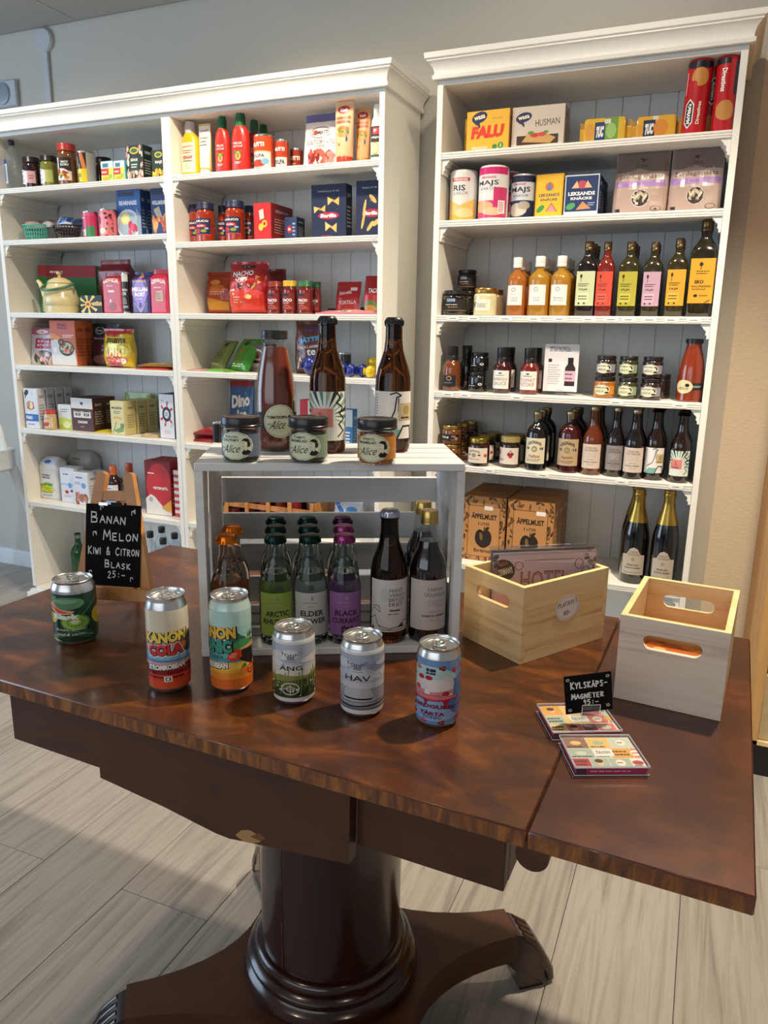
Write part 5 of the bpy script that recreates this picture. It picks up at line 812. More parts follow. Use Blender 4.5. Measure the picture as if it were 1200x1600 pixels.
ROWS=[
('pet',-1.3933,0.06,1.821,0.0669,0.1969,'water','clear plastic water bottle with dark blue cap,far left of the top shelf','bottle',None,{'cap': '22264a'}),
('jar',-1.302,0.07,1.821,0.0733,0.1254,'farm','dark purple preserve jar with black lid and white label beside the water bottle','jar','preserve jars on the left top shelf',{'body': '2a0f16','lid': '16100f'}),
('jar',-1.214,0.08,1.821,0.0709,0.1276,'farm2','green pickle jar with black lid and white label between purple jar and red-lidded jar','jar','preserve jars on the left top shelf',{'body': '7c8032','lid': '1a1712'}),
('jar',-1.093,0.06,1.821,0.0748,0.1597,'noodle','tall sauce jar with red lid and noodle dish on its label','jar',None,{'body': '7a4a20','lid': 'b8302c'}),
('can',-0.993,0.06,1.821,0.0698,0.124,'yellowcan','yellow and black food can with an orange stripe','can',None,{}),
('jar',-0.995,0.16,1.821,0.065,0.1225,'','small dark jar with black lid half hidden behind two yellow cartons','jar',None,{'body': '2c1a10','lid': '151312'}),
('box',-0.8788,0.05,1.821,0.065,0.0824,'stock','small yellow stock cube carton with blue side,left one of the pair','carton','small yellow stock cartons',{'d': 0.05,'side': '4fb3c9'}),
('box',-0.8179,0.05,1.821,0.0556,0.0804,'stock','small yellow stock cube carton touching the black bean carton','carton','small yellow stock cartons',{'d': 0.05,'side': '4fb3c9'}),
('box',-0.7483,0.06,1.821,0.0829,0.1338,'beans','black carton with pale beans and green emblem','carton','black bean cartons on the left top shelf',{'d': 0.06,'side': '17261c'}),
('box',-0.648,0.08,1.821,0.0678,0.1131,'corn','black carton with yellow corn print beside the centre post','carton','black bean cartons on the left top shelf',{'d': 0.06,'side': '17261c'}),
('basket',-1.327,0.09,1.616,0.1205,0.0661,'','teal plastic mesh basket holding small snack bags','basket','plastic mesh baskets',{'col': '4fb3a0'}),
('basket',-1.151,0.09,1.616,0.1274,0.0571,'','dark brown plastic mesh basket holding small bags','basket','plastic mesh baskets',{'col': '2a1512'}),
('flat',-1.348,0.09,1.672,0.089,0.03,'fl_pinkw','clear bag of pink sweets in the teal basket','bag','small bags in the baskets',{'d': 0.06,'rz': 0.3,'tilt': 0.25}),
('flat',-1.274,0.09,1.674,0.0729,0.026,'fl_red','clear bag with red corner in the teal basket','bag','small bags in the baskets',{'d': 0.06,'rz': -0.2,'tilt': 0.15}),
('flat',-1.162,0.09,1.666,0.0781,0.025,'fl_blue','white and bright blue bag standing up in the brown basket','bag','small bags in the baskets',{'d': 0.06,'rz': 0.4,'tilt': 0.7}),
('flat',-1.107,0.1,1.668,0.0808,0.03,'fl_navy','dark blue bag lying in the brown basket','bag','small bags in the baskets',{'d': 0.06,'rz': -0.1,'tilt': 0.2}),
('can',-1.011,0.08,1.616,0.0643,0.1066,'pinkcan','slim pink can with dark rim beside the brown basket','can','pink cans on the second left shelf',{}),
('can',-0.9168,0.08,1.616,0.0733,0.1109,'pinkcan2','pink can with brown bean print in front of the blue sauce packets','can','pink cans on the second left shelf',{}),
('can',-0.9191,0.16,1.616,0.0728,0.1109,'pinkcan2','pink can half hidden behind the bean-print can','can','pink cans on the second left shelf',{}),
('box',-0.8172,0.09,1.616,0.1233,0.182,'bearn','tall blue sauce carton with a plate of dip and radishes,front of its row','carton','blue sauce cartons',{'d': 0.03,'side': '1c3f74'}),
('box',-0.8172,0.126,1.616,0.1233,0.182,'bearn','blue sauce carton second in the dip row','carton','blue sauce cartons',{'d': 0.03,'side': '1c3f74'}),
('box',-0.8197,0.162,1.616,0.1233,0.182,'bearn','blue sauce carton third in the dip row','carton','blue sauce cartons',{'d': 0.03,'side': '1c3f74'}),
('box',-0.673,0.1,1.616,0.082,0.182,'holl','dark blue sauce carton with orange prawns by the post','carton','blue sauce cartons',{'d': 0.05,'side': '17325e'}),
('box',-1.2815,0.1985,1.318,0.27,0.209,'greenbox','wide green carton with red top band standing behind the kettle','carton',None,{'d': 0.055,'side': '2d7a3c','rz': 0.3}),
('kettle',-1.206,0.0805,1.318,0.155,0.1844,'','cream enamel kettle with green handle and long spout','kettle',None,{}),
('box',-1.0296,0.07,1.318,0.1187,0.074,'tea','small black tea carton with yellow sunburst','carton',None,{'d': 0.05,'side': '1b1a1c'}),
('pack',-1.01,0.18,1.318,0.1666,0.2287,'cof_back','tall dark red coffee bag standing behind the lighter one','coffee pack','coffee packs',{'d': 0.06,'col': '7f1320'}),
('pack',-0.9114,0.07,1.318,0.115,0.1639,'gevalia','red coffee bag with white lettering left of the slim jar','coffee pack','coffee packs',{'d': 0.06,'col': 'b81724'}),
('can',-0.838,0.07,1.318,0.0325,0.1628,'shaker','slim black shaker with silver cap between red and purple coffee packs','shaker',None,{}),
('pack',-0.767,0.07,1.318,0.097,0.1655,'lofb','purple coffee pack with pale violet diamond','coffee pack','coffee packs',{'d': 0.06,'col': '3b2a6c'}),
('pack',-0.671,0.07,1.318,0.0947,0.1738,'gevalia2','crimson coffee pack with beige square beside the post','coffee pack','coffee packs',{'d': 0.06,'col': 'c21d3a'}),
('pouch',-1.3582,0.08,1.094,0.1373,0.1595,'pinkbowl','white and pink standing pouch with a grain bowl picture','pouch',None,{'d': 0.05,'col': 'd8d2d4'}),
('box',-1.2148,0.08,1.094,0.1462,0.1931,'basmati','orange carton with a black pan picture,front one','carton','orange grain cartons',{'d': 0.06,'side': 'c9673c'}),
('box',-1.2314,0.146,1.094,0.1462,0.1931,'basmati','orange carton half hidden behind the pan picture carton','carton','orange grain cartons',{'d': 0.06,'side': 'c9673c'}),
('pouch',-1.0766,0.17,1.094,0.1601,0.1824,'darkpouch','dark teal pouch standing behind the yellow bag','pouch',None,{'d': 0.05,'col': '24333a'}),
('bag',-0.921,0.07,1.094,0.1701,0.1614,'mums','crinkled yellow snack bag with red top and castle picture','bag',None,{'d': 0.07,'col': 'd8b423'}),
('flat',-0.703,0.04,1.094,0.1644,0.012,'fl_yel','red-edged yellow sachets lying flat on the fourth left shelf','sachet','flat sachets by the left post',{'d': 0.09,'rz': 0.05}),
('flat',-0.693,0.045,1.107,0.1641,0.01,'fl_brn','brown-yellow sachet lying on top of the red-edged one','sachet','flat sachets by the left post',{'d': 0.08,'rz': 0.12,'tilt': 0.05}),
('box',-1.374,0.02,0.812,0.082,0.178,'friabo','white flour mix carton with blue band and bread picture','carton','white and blue flour mix cartons',{'d': 0.045,'side': 'd9dce2'}),
('box',-1.374,0.073,0.812,0.082,0.178,'friabo','flour mix carton second from the front of the blue band row','carton','white and blue flour mix cartons',{'d': 0.045,'side': 'd9dce2'}),
('box',-1.374,0.126,0.812,0.082,0.178,'friabo','flour mix carton third from the front of the blue band row','carton','white and blue flour mix cartons',{'d': 0.045,'side': 'd9dce2'}),
('box',-1.374,0.179,0.812,0.082,0.178,'friabo','flour mix carton at the back of the blue band row','carton','white and blue flour mix cartons',{'d': 0.045,'side': 'd9dce2'}),
('jar',-1.2862,0.04,0.812,0.0543,0.0858,'tub','small cream spread tub with red lid in front of the flour mixes','jar',None,{'body': 'c8a878','lid': 'c03a34'}),
('box',-1.2195,0.06,0.812,0.078,0.1115,'limebox','slim white carton with yellow-green lower half','carton',None,{'d': 0.05,'side': 'd3d6cc'}),
('box',-1.1173,0.06,0.812,0.1252,0.1458,'cacao','brown and white cocoa carton with a pair of eyes,front one','carton','cocoa cartons',{'d': 0.07,'side': '4a2420'}),
('box',-1.123,0.136,0.812,0.1261,0.1458,'cacao','cocoa carton behind the front one','carton','cocoa cartons',{'d': 0.07,'side': '4a2420'}),
('flat',-0.99,0.05,0.812,0.1118,0.01,'fl_yellow','yellow packet lying flat in front of the cornflour cartons','packet',None,{'d': 0.08,'rz': 0.1}),
('box',-0.896,0.04,0.812,0.0841,0.1444,'maizena','pale yellow cornflour carton at the front of its row','carton','cornflour cartons',{'d': 0.06,'side': 'cdbf80'}),
('box',-0.89,0.103,0.812,0.0841,0.1444,'maizena','cornflour carton in the middle of its row','carton','cornflour cartons',{'d': 0.06,'side': 'cdbf80'}),
('box',-0.884,0.166,0.812,0.0841,0.1444,'maizena','cornflour carton at the back of its row','carton','cornflour cartons',{'d': 0.06,'side': 'cdbf80'}),
('pouch',-0.987,0.245,0.812,0.1554,0.1607,'yg','yellow-green pack standing at the back behind the cornflour','pouch',None,{'d': 0.05,'col': 'c2bf2e'}),
('flat',-0.735,0.04,0.812,0.0847,0.014,'fl_beige','thin beige cardboard packet lying beside the white drink carton','packet',None,{'d': 0.05,'rz': 0.15}),
('box',-0.647,0.05,0.812,0.0759,0.1846,'splash','tall white carton with red splashes around a black circle','carton','white splash cartons',{'d': 0.05,'side': '2a2b30'}),
('box',-0.647,0.106,0.812,0.0759,0.1846,'splash','white splash carton hidden behind its twin','carton','white splash cartons',{'d': 0.05,'side': '2a2b30'}),
('flour',-1.3669,0.07,0.475,0.1196,0.1969,'flour','white paper flour bag with green and yellow field print','flour bag','flour bags on the lowest left shelf',{'d': 0.08,'col': 'dfdcd6'}),
('flour',-1.333,0.22,0.475,0.1511,0.2072,'flourb','grey-white wrapped flour bag at the back of the shelf','flour bag','flour bags on the lowest left shelf',{'d': 0.09,'col': 'b9b7b4'}),
('box',-1.236,0.06,0.475,0.0857,0.1613,'sugar','white sugar carton with blue star and two small red cakes','carton','white baking cartons',{'d': 0.06,'side': 'd8dadf'}),
('box',-1.149,0.05,0.475,0.0877,0.1483,'eggs','white baking carton with a heap of brown eggs picture','carton','white baking cartons',{'d': 0.06,'side': 'd8dadf'}),
('box',-1.143,0.13,0.475,0.0578,0.1416,'redstripe','white carton with red stripe between egg carton and syrup bottle','carton','white baking cartons',{'d': 0.05,'side': 'd8dadf'}),
('syrup',-0.964,0.06,0.475,0.0721,0.1956,'syrup','brown syrup bottle with orange cap seen through the easel top','bottle','syrup bottles',{'body': '2a1412','cap': 'c9622c'}),
('syrup',-0.944,0.138,0.475,0.0721,0.1956,'syrup','brown syrup bottle with darker cap behind the easel','bottle','syrup bottles',{'body': '2a1412','cap': 'c9622c'}),
('box',-0.713,0.05,0.475,0.1304,0.2358,'vete','red carton with cream splash and white script,front one','carton','red flour cartons',{'d': 0.06,'side': '9c1f22','rz': 0.06}),
('box',-0.713,0.1183,0.475,0.1304,0.2358,'vete','red carton right behind the cream splash carton','carton','red flour cartons',{'d': 0.06,'side': '9c1f22','rz': 0.06}),
('box',-0.622,0.06,0.475,0.0303,0.2031,'stripe','red and white striped pack squeezed against the post','carton',None,{'d': 0.06,'side': 'c23b34'}),
('pet',-0.7803,0.0609,0.06,0.08,0.3321,'petg','clear plastic bottle with black cap,left front on the floor shelf','bottle','clear bottles with black caps',{'cap': '15161a'}),
('pet',-0.7007,0.0491,0.06,0.08,0.3135,'petg','clear plastic bottle with black cap,lowest of the four caps','bottle','clear bottles with black caps',{'cap': '15161a'}),
('pet',-0.7989,0.1605,0.06,0.08,0.328,'petg','clear plastic bottle with black cap,farthest back of the four','bottle','clear bottles with black caps',{'cap': '15161a'}),
('pet',-0.7191,0.1495,0.06,0.08,0.3105,'petl','clear plastic bottle with black cap and lime green label by the post','bottle','clear bottles with black caps',{'cap': '15161a'}),
('bottle',-1.347,0.2,0.06,0.075,0.2208,'','green glass wine bottle standing behind the easel leg','bottle',None,{'prof': 'wine','body': '1f6a35','cap': '8a9a8a'}),
('squeeze',-0.4849,0.07,1.821,0.0776,0.1934,'mustard','yellow mustard bottle with grey cap and white label','bottle',None,{'body': 'e8b414','cap': 'c9c4c6'}),
('tube',-0.4191,0.07,1.821,0.055,0.1829,'beigetube','beige mustard tube standing on a white cap','tube',None,{'body': 'd6b06a','cap': 'ece8e2'}),
('squeeze',-0.341,0.07,1.821,0.0604,0.199,'ketchup','red ketchup bottle with green cap,left of the front pair','bottle','ketchup bottles',{'body': 'd8261a','cap': '1c6a3c'}),
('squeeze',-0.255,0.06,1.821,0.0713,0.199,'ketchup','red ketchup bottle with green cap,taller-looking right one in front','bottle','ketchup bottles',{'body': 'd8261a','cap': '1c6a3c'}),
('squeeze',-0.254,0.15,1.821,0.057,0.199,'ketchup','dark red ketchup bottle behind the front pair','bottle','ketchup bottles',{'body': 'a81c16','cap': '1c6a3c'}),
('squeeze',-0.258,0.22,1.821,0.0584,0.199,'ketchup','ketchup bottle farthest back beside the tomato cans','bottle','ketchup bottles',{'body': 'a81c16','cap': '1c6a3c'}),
('can',-0.157,0.06,1.821,0.0745,0.1187,'polpa','large tomato pulp can with white lower label','can','tomato cans on the top shelf',{}),
('can',-0.094,0.08,1.821,0.0505,0.1023,'polpa2','smaller tomato pulp can in the middle of the three','can','tomato cans on the top shelf',{}),
('can',-0.068,0.14,1.821,0.048,0.0842,'polpa3','lowest tomato can half in shade beside the white pouch','can','tomato cans on the top shelf',{}),
('pouch',0.062,0.07,1.821,0.1446,0.1819,'solt','white pouch of sun-dried tomatoes with purple top edge','pouch',None,{'d': 0.06,'col': 'dfd3cc'}),
('tube',0.1725,0.0485,1.821,0.0691,0.199,'dress','tall dressing tube with burger picture and red base,front one','tube','dressing tubes',{'body': 'e3b48a','cap': 'd23a22'}),
('tube',0.2275,0.0815,1.821,0.0584,0.1821,'dress','dressing tube with burger picture half behind the front one','tube','dressing tubes',{'body': 'd29a68','cap': 'c08038'}),
('squeeze',0.288,0.06,1.821,0.0412,0.1813,'mayo','black and white mayonnaise bottle beside the right post','bottle',None,{'body': 'ded9cc','cap': 'd8d8d6'}),
('jar',-0.4988,0.1,1.582,0.0499,0.1468,'sauce','basil pasta sauce jar at the left end of the second shelf','jar','pasta sauce jars',{'body': '9a3014','lid': '1a2046'}),
('jar',-0.424,0.06,1.582,0.0703,0.1433,'sauce','pasta sauce jar in front of the basil jar','jar','pasta sauce jars',{'body': '9a3014','lid': '1a2046'}),
('jar',-0.386,0.12,1.582,0.0364,0.1412,'sauce','pasta sauce jar half hidden between two front jars','jar','pasta sauce jars',{'body': '9a3014','lid': '1a2046'}),
('jar',-0.29,0.06,1.582,0.0732,0.1437,'sauce','arrabbiata sauce jar in front beside the red carton','jar','pasta sauce jars',{'body': '9a3014','lid': '1a2046'}),
('jar',-0.274,0.13,1.582,0.0375,0.1376,'sauce','pasta sauce jar in shadow behind the red carton','jar','pasta sauce jars',{'body': '9a3014','lid': '1a2046'}),
('box',-0.164,0.05,1.582,0.0742,0.1318,'redcart','bright red carton with yellow figure,long side going back','carton',None,{'d': 0.16,'side': '8a1f1a'}),
('box',-0.074,0.1,1.582,0.053,0.0863,'smallnavy','small navy carton with a red oval','carton',None,{'d': 0.06,'side': '1a2340'}),
('box',0.099,0.07,1.582,0.1397,0.1839,'farfalle','navy pasta carton with bow-tie pasta','carton','navy pasta cartons',{'d': 0.05,'side': '141c33'}),
('box',0.254,0.07,1.582,0.0933,0.1877,'fusilli','navy pasta carton with spiral pasta beside the right post','carton','navy pasta cartons',{'d': 0.05,'side': '141c33'}),
('bag',-0.259,0.06,1.319,0.1843,0.1953,'nacho','large red tortilla chip bag facing front','chip bag','tortilla chip bags',{'d': 0.09,'col': 'a91c20'}),
('bag',-0.444,0.14,1.319,0.1384,0.166,'nachob','orange and red chip bag leaning behind the front bag','chip bag','tortilla chip bags',{'d': 0.08,'col': 'a8381c'}),
('bag',-0.221,0.2,1.319,0.0986,0.178,'','dark red chip bag standing behind the taco jars','chip bag','tortilla chip bags',{'d': 0.07,'col': '7c1a20'}),
('jar',-0.128,0.07,1.319,0.0562,0.1191,'taco','taco sauce jar with red lid','jar','taco sauce jars',{'body': '6e1b14','lid': '8c2a26'}),
('jar',-0.063,0.07,1.319,0.0559,0.1207,'taco','taco sauce jar with yellow lid','jar','taco sauce jars',{'body': '6e1b14','lid': 'c9a82e'}),
('jar',0.002,0.07,1.319,0.0555,0.1188,'taco','taco sauce jar with green lid,front one','jar','taco sauce jars',{'body': '6e1b14','lid': '2f6a3c'}),
('jar',0.017,0.13,1.319,0.0361,0.1191,'taco','taco sauce jar with green lid at the back right','jar','taco sauce jars',{'body': '6e1b14','lid': '2f6a3c'}),
('tray',0.151,0.1,1.319,0.1468,0.0436,'','low dark red cardboard tray holding spice sachets','tray',None,{'col': '4a1214','d': 0.1}),
('sachets',0.144,0.135,1.323,0.1003,0.1164,'tort','red tortilla spice sachet standing in the low tray','sachet','red spice sachets',{'d': 0.02}),
('sachets',0.252,0.11,1.319,0.0611,0.1386,'tacos','red taco spice sachet leaning by the right post','sachet','red spice sachets',{'d': 0.03}),
('flat',0.1964,0.008,1.319,0.245,0.014,'wraps','pink packet of tortilla wraps lying over the shelf front','packet',None,{'d': 0.085,'rz': -0.04}),
('flat',-0.444,0.13,1.097,0.0844,0.022,'slab1','pale green chocolate slab leaning back against the next one','chocolate slab','green chocolate slabs',{'d': 0.14,'tilt': 0.95,'rz': -0.3}),
('flat',-0.334,0.12,1.097,0.1214,0.025,'slab2','bright green chocolate slab leaning back','chocolate slab','green chocolate slabs',{'d': 0.15,'tilt': 0.95,'rz': -0.3}),
('box',-0.27,0.15,1.097,0.0842,0.1076,'choc','dark red confectionery carton behind the tomato soup bottle','carton',None,{'d': 0.08,'side': '3a0f12','rz': -0.2}),
('flat',-0.4765,0.03,1.097,0.0808,0.008,'fl_pinkw','pink thin packet lying at the left end of the fourth shelf','packet','thin packets on the fourth shelf',{'d': 0.07,'rz': 0.1}),
('flat',-0.383,0.025,1.097,0.1028,0.01,'fl_green','light green thin packet lying in front of the green slabs','packet','thin packets on the fourth shelf',{'d': 0.07,'rz': -0.15}),
('bag',-0.01,0.12,1.097,0.1586,0.199,'jatten','brown chocolate bag with blue lettering behind the amber bottle','bag',None,{'d': 0.06,'col': '5a2a1c'}),
('candy',0.039,0.04,1.097,0.0689,0.0727,'','shiny blue foil sweet left of the amber bottle neck','foil sweet','foil wrapped sweets',{'col': '1c2a7c'}),
('candy',0.1629,0.0516,1.097,0.0494,0.053,'','shiny blue foil sweet just right of the amber bottle','foil sweet','foil wrapped sweets',{'col': '1c2a7c'}),
('candy',0.207,0.0377,1.097,0.0421,0.0495,'','shiny blue foil sweet in the middle of the row','foil sweet','foil wrapped sweets',{'col': '1c2a7c'}),
('candy',0.2422,0.0617,1.097,0.0421,0.0479,'','shiny blue foil sweet touching the yellow one','foil sweet','foil wrapped sweets',{'col': '1c2a7c'}),
('can',0.121,0.16,1.097,0.0514,0.0843,'darktub','dark tub standing behind the blue foil sweets','tub',None,{}),
('candy',0.2839,0.0423,1.097,0.0488,0.0444,'','lower yellow foil sweet by the right post','foil sweet','foil wrapped sweets',{'col': 'e0c018'}),
('candy',0.2739,0.0968,1.132,0.0516,0.04,'','upper yellow foil sweet resting on the others by the post','foil sweet','foil wrapped sweets',{'col': 'e0c018'}),
('pouch',-0.389,0.2,0.808,0.1225,0.2457,'dino','blue and red ice mix pouch at the back behind the chutney jar','pouch',None,{'d': 0.04,'col': '2f5e93'}),
('flat',-0.4659,0.06,0.838,0.1156,0.02,'fl_redp','red shiny packet on top of two others at the left end','packet','red packets on the fifth shelf',{'d': 0.1,'tilt': 0.08}),
('flat',-0.4642,0.06,0.808,0.119,0.024,'fl_redp','red shiny packet at the bottom of the small pile','packet','red packets on the fifth shelf',{'d': 0.1}),
('can',-0.396,0.05,0.808,0.0405,0.0885,'black','tall black tin at the left behind the chutney jar','tin',None,{}),
('box',-0.03,0.12,0.808,0.0501,0.1894,'redwhite','red and white small carton between soup bottle and amber bottle','carton',None,{'d': 0.05,'side': 'b3262c'}),
('box',0.165,0.1,0.808,0.0406,0.1641,'bluewhite','slim blue and white carton right of the amber bottle','carton',None,{'d': 0.04,'side': '2f6a9c'}),
('flat',0.227,0.15,0.808,0.0486,0.035,'fl_green','green wrapped packet left of the right amber bottle','packet',None,{'d': 0.06}),
('crateb',-0.169,0.05,0.476,0.4346,0.2266,'','brown wooden slatted box of dark red fruit tins seen through the white crate','crate',None,{'d': 0.22}),
('bag',0.157,0.08,0.476,0.1305,0.1388,'bluebag','white plastic bag with blue print seen through the crate gaps','bag',None,{'d': 0.1,'col': 'd8dce4'}),
('box',0.6758,0.06,1.824,0.1429,0.128,'falu','yellow crispbread packet with red lettering','crispbread packet','crispbread packets',{'d': 0.05,'side': 'b98a52','rz': -0.04}),
('box',0.648,0.13,1.824,0.1439,0.128,'falu','crispbread packet half hidden behind the yellow one','crispbread packet','crispbread packets',{'d': 0.05,'side': 'b98a52','rz': -0.04}),
('box',0.8352,0.07,1.824,0.1658,0.1295,'husman','cream crispbread packet with open sandwich picture','crispbread packet','crispbread packets',{'d': 0.07,'side': 'a89888','rz': 0.02}),
('flatpack',1.0376,0.08,1.824,0.1528,0.0846,'tuc1','yellow and green cracker packet lying on its side','cracker packet','cracker packets',{'d': 0.06}),
('flatpack',1.1867,0.08,1.824,0.142,0.0773,'tuc2','all-yellow cracker packet lying on its side','cracker packet','cracker packets',{'d': 0.06}),
('roll',1.2917,0.055,1.824,0.0675,0.196,'digest','red biscuit roll with upright black name badge,leftmost','biscuit roll','red biscuit rolls',{'tilt': 0.03}),
('roll',1.351,0.13,1.824,0.062,0.196,'digest2','red biscuit roll in the middle with badge near its top','biscuit roll','red biscuit rolls',{}),
('roll',1.3687,0.05,1.824,0.058,0.196,'digest3','red biscuit roll against the right post','biscuit roll','red biscuit rolls',{}),
('roll',0.601,0.07,1.618,0.0896,0.1572,'ris','white and yellow rice cake roll','rice cake roll','rice and corn cake rolls',{}),
('roll',0.707,0.055,1.618,0.0964,0.1603,'majs','pink and white corn cake roll,front one','rice cake roll','rice and corn cake rolls',{}),
('roll',0.721,0.155,1.618,0.0964,0.1603,'majs','pink corn cake roll behind the front pink one','rice cake roll','rice and corn cake rolls',{}),
('roll',0.796,0.09,1.618,0.0785,0.1374,'majsb','dark blue and white corn cake roll','rice cake roll','rice and corn cake rolls',{}),
('box',0.886,0.06,1.618,0.089,0.1322,'leks','yellow crispbread carton with green leaf badge','crispbread carton','square crispbread cartons',{'d': 0.06,'side': 'c9921e','rz': -0.06}),
('box',0.988,0.05,1.618,0.1065,0.1234,'leksb','blue crispbread carton with white frame,front one','crispbread carton','square crispbread cartons',{'d': 0.055,'side': '152552'}),
('box',0.988,0.111,1.618,0.1065,0.1234,'leksb','blue crispbread carton behind the white-framed one','crispbread carton','square crispbread cartons',{'d': 0.055,'side': '152552'}),
('box',0.988,0.172,1.618,0.1065,0.1234,'leksb','blue crispbread carton at the back of its row','crispbread carton','square crispbread cartons',{'d': 0.055,'side': '152552'}),
('pouch',1.1582,0.06,1.618,0.1597,0.183,'lokal','brown paper pasta bag with lilac band,left one','pasta bag','brown paper pasta bags',{'d': 0.08,'col': 'b39a8c'}),
('pouch',1.3138,0.06,1.618,0.1483,0.183,'lokal','brown paper pasta bag with lilac band,right one beside the post','pasta bag','brown paper pasta bags',{'d': 0.08,'col': 'b39a8c'}),
('jar',0.5883,0.07,1.318,0.09,0.0821,'gold','wide low black jar with gold print at the left end','jar','black and gold jars',{'body': '14100e','lid': '1a1614'}),
('jar',0.597,0.17,1.318,0.0686,0.085,'gold','black jar at the bottom of the rear stack','jar','black and gold jars',{'body': '14100e','lid': '1a1614'}),
('jar',0.594,0.17,1.404,0.0682,0.07,'gold','black jar on top of the rear stack','jar','black and gold jars',{'body': '14100e','lid': '1a1614'}),
('jar',0.694,0.06,1.318,0.0787,0.0881,'cream','pale seasoned cheese jar with gold lid','jar','gold lidded cheese jars',{'body': 'c9c39a','lid': 'b08a48'}),
('jar',0.694,0.145,1.318,0.0787,0.0881,'cream','dark jar with gold lid behind the pale one','jar','gold lidded cheese jars',{'body': 'c9c39a','lid': 'b08a48'}),
('bottle',0.798,0.06,1.318,0.0632,0.1836,'chili','clear oil bottle with reddish base and white cap,left of three','oil bottle','white capped oil bottles',{'prof': 'oilround','body': 'd0863a','cap': 'e6e2da','tr': 1}),
('bottle',0.798,0.129,1.318,0.0632,0.1836,'chili','oil bottle with white cap second behind the left one','oil bottle','white capped oil bottles',{'prof': 'oilround','body': 'd0863a','cap': 'e6e2da','tr': 1}),
('bottle',0.798,0.198,1.318,0.0632,0.1836,'chili','oil bottle with white cap third back in the left row','oil bottle','white capped oil bottles',{'prof': 'oilround','body': 'd0863a','cap': 'e6e2da','tr': 1}),
('bottle',0.8719,0.06,1.318,0.0703,0.1859,'oil2','golden oil bottle with white cap,middle of three','oil bottle','white capped oil bottles',{'prof': 'oilround','body': 'd9a43a','cap': 'e6e2da','tr': 1}),
('bottle',0.8719,0.136,1.318,0.0703,0.1859,'oil2','oil bottle with white cap second behind the middle one','oil bottle','white capped oil bottles',{'prof': 'oilround','body': 'd9a43a','cap': 'e6e2da','tr': 1}),
('bottle',0.8721,0.2131,1.318,0.0703,0.1859,'oil2','oil bottle with white cap third back in the middle row','oil bottle','white capped oil bottles',{'prof': 'oilround','body': 'd9a43a','cap': 'e6e2da','tr': 1}),
('bottle',0.9411,0.06,1.318,0.0671,0.1854,'oil3','golden oil bottle with white cap,right of three','oil bottle','white capped oil bottles',{'prof': 'oilround','body': 'd9a43a','cap': 'e6e2da','tr': 1}),
('bottle',0.9411,0.133,1.318,0.0671,0.1854,'oil3','oil bottle with white cap second behind the right one','oil bottle','white capped oil bottles',{'prof': 'oilround','body': 'd9a43a','cap': 'e6e2da','tr': 1}),
('bottle',0.9409,0.2059,1.318,0.0671,0.1854,'oil3','oil bottle with white cap third back in the right row','oil bottle','white capped oil bottles',{'prof': 'oilround','body': 'd9a43a','cap': 'e6e2da','tr': 1}),
('bottle',1.0214,0.07,1.318,0.0609,0.2276,'o_black','square dark vinegar bottle with pale green label','oil bottle','square oil bottles',{'prof': 'square','body': '120d0c','cap': '8e7350'}),
('bottle',1.023,0.137,1.318,0.0609,0.2276,'o_black','hidden square dark vinegar bottle with pale green label,second in its row','oil bottle','square oil bottles',{'prof': 'square','body': '120d0c','cap': '8e7350'}),
('bottle',1.023,0.204,1.318,0.0609,0.2276,'o_black','hidden square dark vinegar bottle with pale green label,third in its row','oil bottle','square oil bottles',{'prof': 'square','body': '120d0c','cap': '8e7350'}),
('bottle',1.0785,0.07,1.318,0.0523,0.2251,'o_red','square red vinegar bottle with red label','oil bottle','square oil bottles',{'prof': 'square','body': '6a1c12','cap': '8e7350'}),
('bottle',1.149,0.07,1.318,0.0588,0.223,'o_green','square oil bottle with yellow-green label','oil bottle','square oil bottles',{'prof': 'square','body': '2e2a0e','cap': '8e7350'}),
('bottle',1.149,0.135,1.318,0.0588,0.223,'o_green','hidden square oil bottle with yellow-green label,second in its row','oil bottle','square oil bottles',{'prof': 'square','body': '2e2a0e','cap': '8e7350'}),
('bottle',1.149,0.2,1.318,0.0588,0.223,'o_green','hidden square oil bottle with yellow-green label,third in its row','oil bottle','square oil bottles',{'prof': 'square','body': '2e2a0e','cap': '8e7350'}),
('bottle',1.219,0.07,1.318,0.0539,0.22,'o_pink','square oil bottle with pink label','oil bottle','square oil bottles',{'prof': 'square','body': '282410','cap': '8e7350'}),
('bottle',1.219,0.13,1.318,0.0539,0.22,'o_pink','hidden square oil bottle with pink label,second in its row','oil bottle','square oil bottles',{'prof': 'square','body': '282410','cap': '8e7350'}),
('bottle',1.289,0.07,1.318,0.0563,0.229,'o_yel','square oil bottle with yellow label','oil bottle','square oil bottles',{'prof': 'square','body': '2e280f','cap': '8e7350'}),
('bottle',1.289,0.132,1.318,0.0563,0.229,'o_yel','hidden square oil bottle with yellow label,second in its row','oil bottle','square oil bottles',{'prof': 'square','body': '2e280f','cap': '8e7350'}),
('bottle',1.3608,0.06,1.318,0.0738,0.277,'o_eko','tall square rapeseed oil bottle with large yellow label','oil bottle','square oil bottles',{'prof': 'square','body': '1e1b0a','cap': '6e5638'}),
('bottle',0.588,0.05,1.065,0.0618,0.152,'bsauce','orange-brown sauce bottle with tall black cap','sauce bottle','black capped sauce bottles',{'prof': 'sauce','body': '6a3410','cap': '141214'}),
('bottle',0.62,0.12,1.065,0.0517,0.1531,'','black sauce bottle with tall black cap behind the orange one','sauce bottle','black capped sauce bottles',{'prof': 'sauce','body': '121014','cap': '101012'}),
('jar',0.68,0.06,1.065,0.0634,0.0669,'bjar','black jar at the bottom of the small stack','jar','black stacked jars',{'body': '101012','lid': '0c0c0e'}),
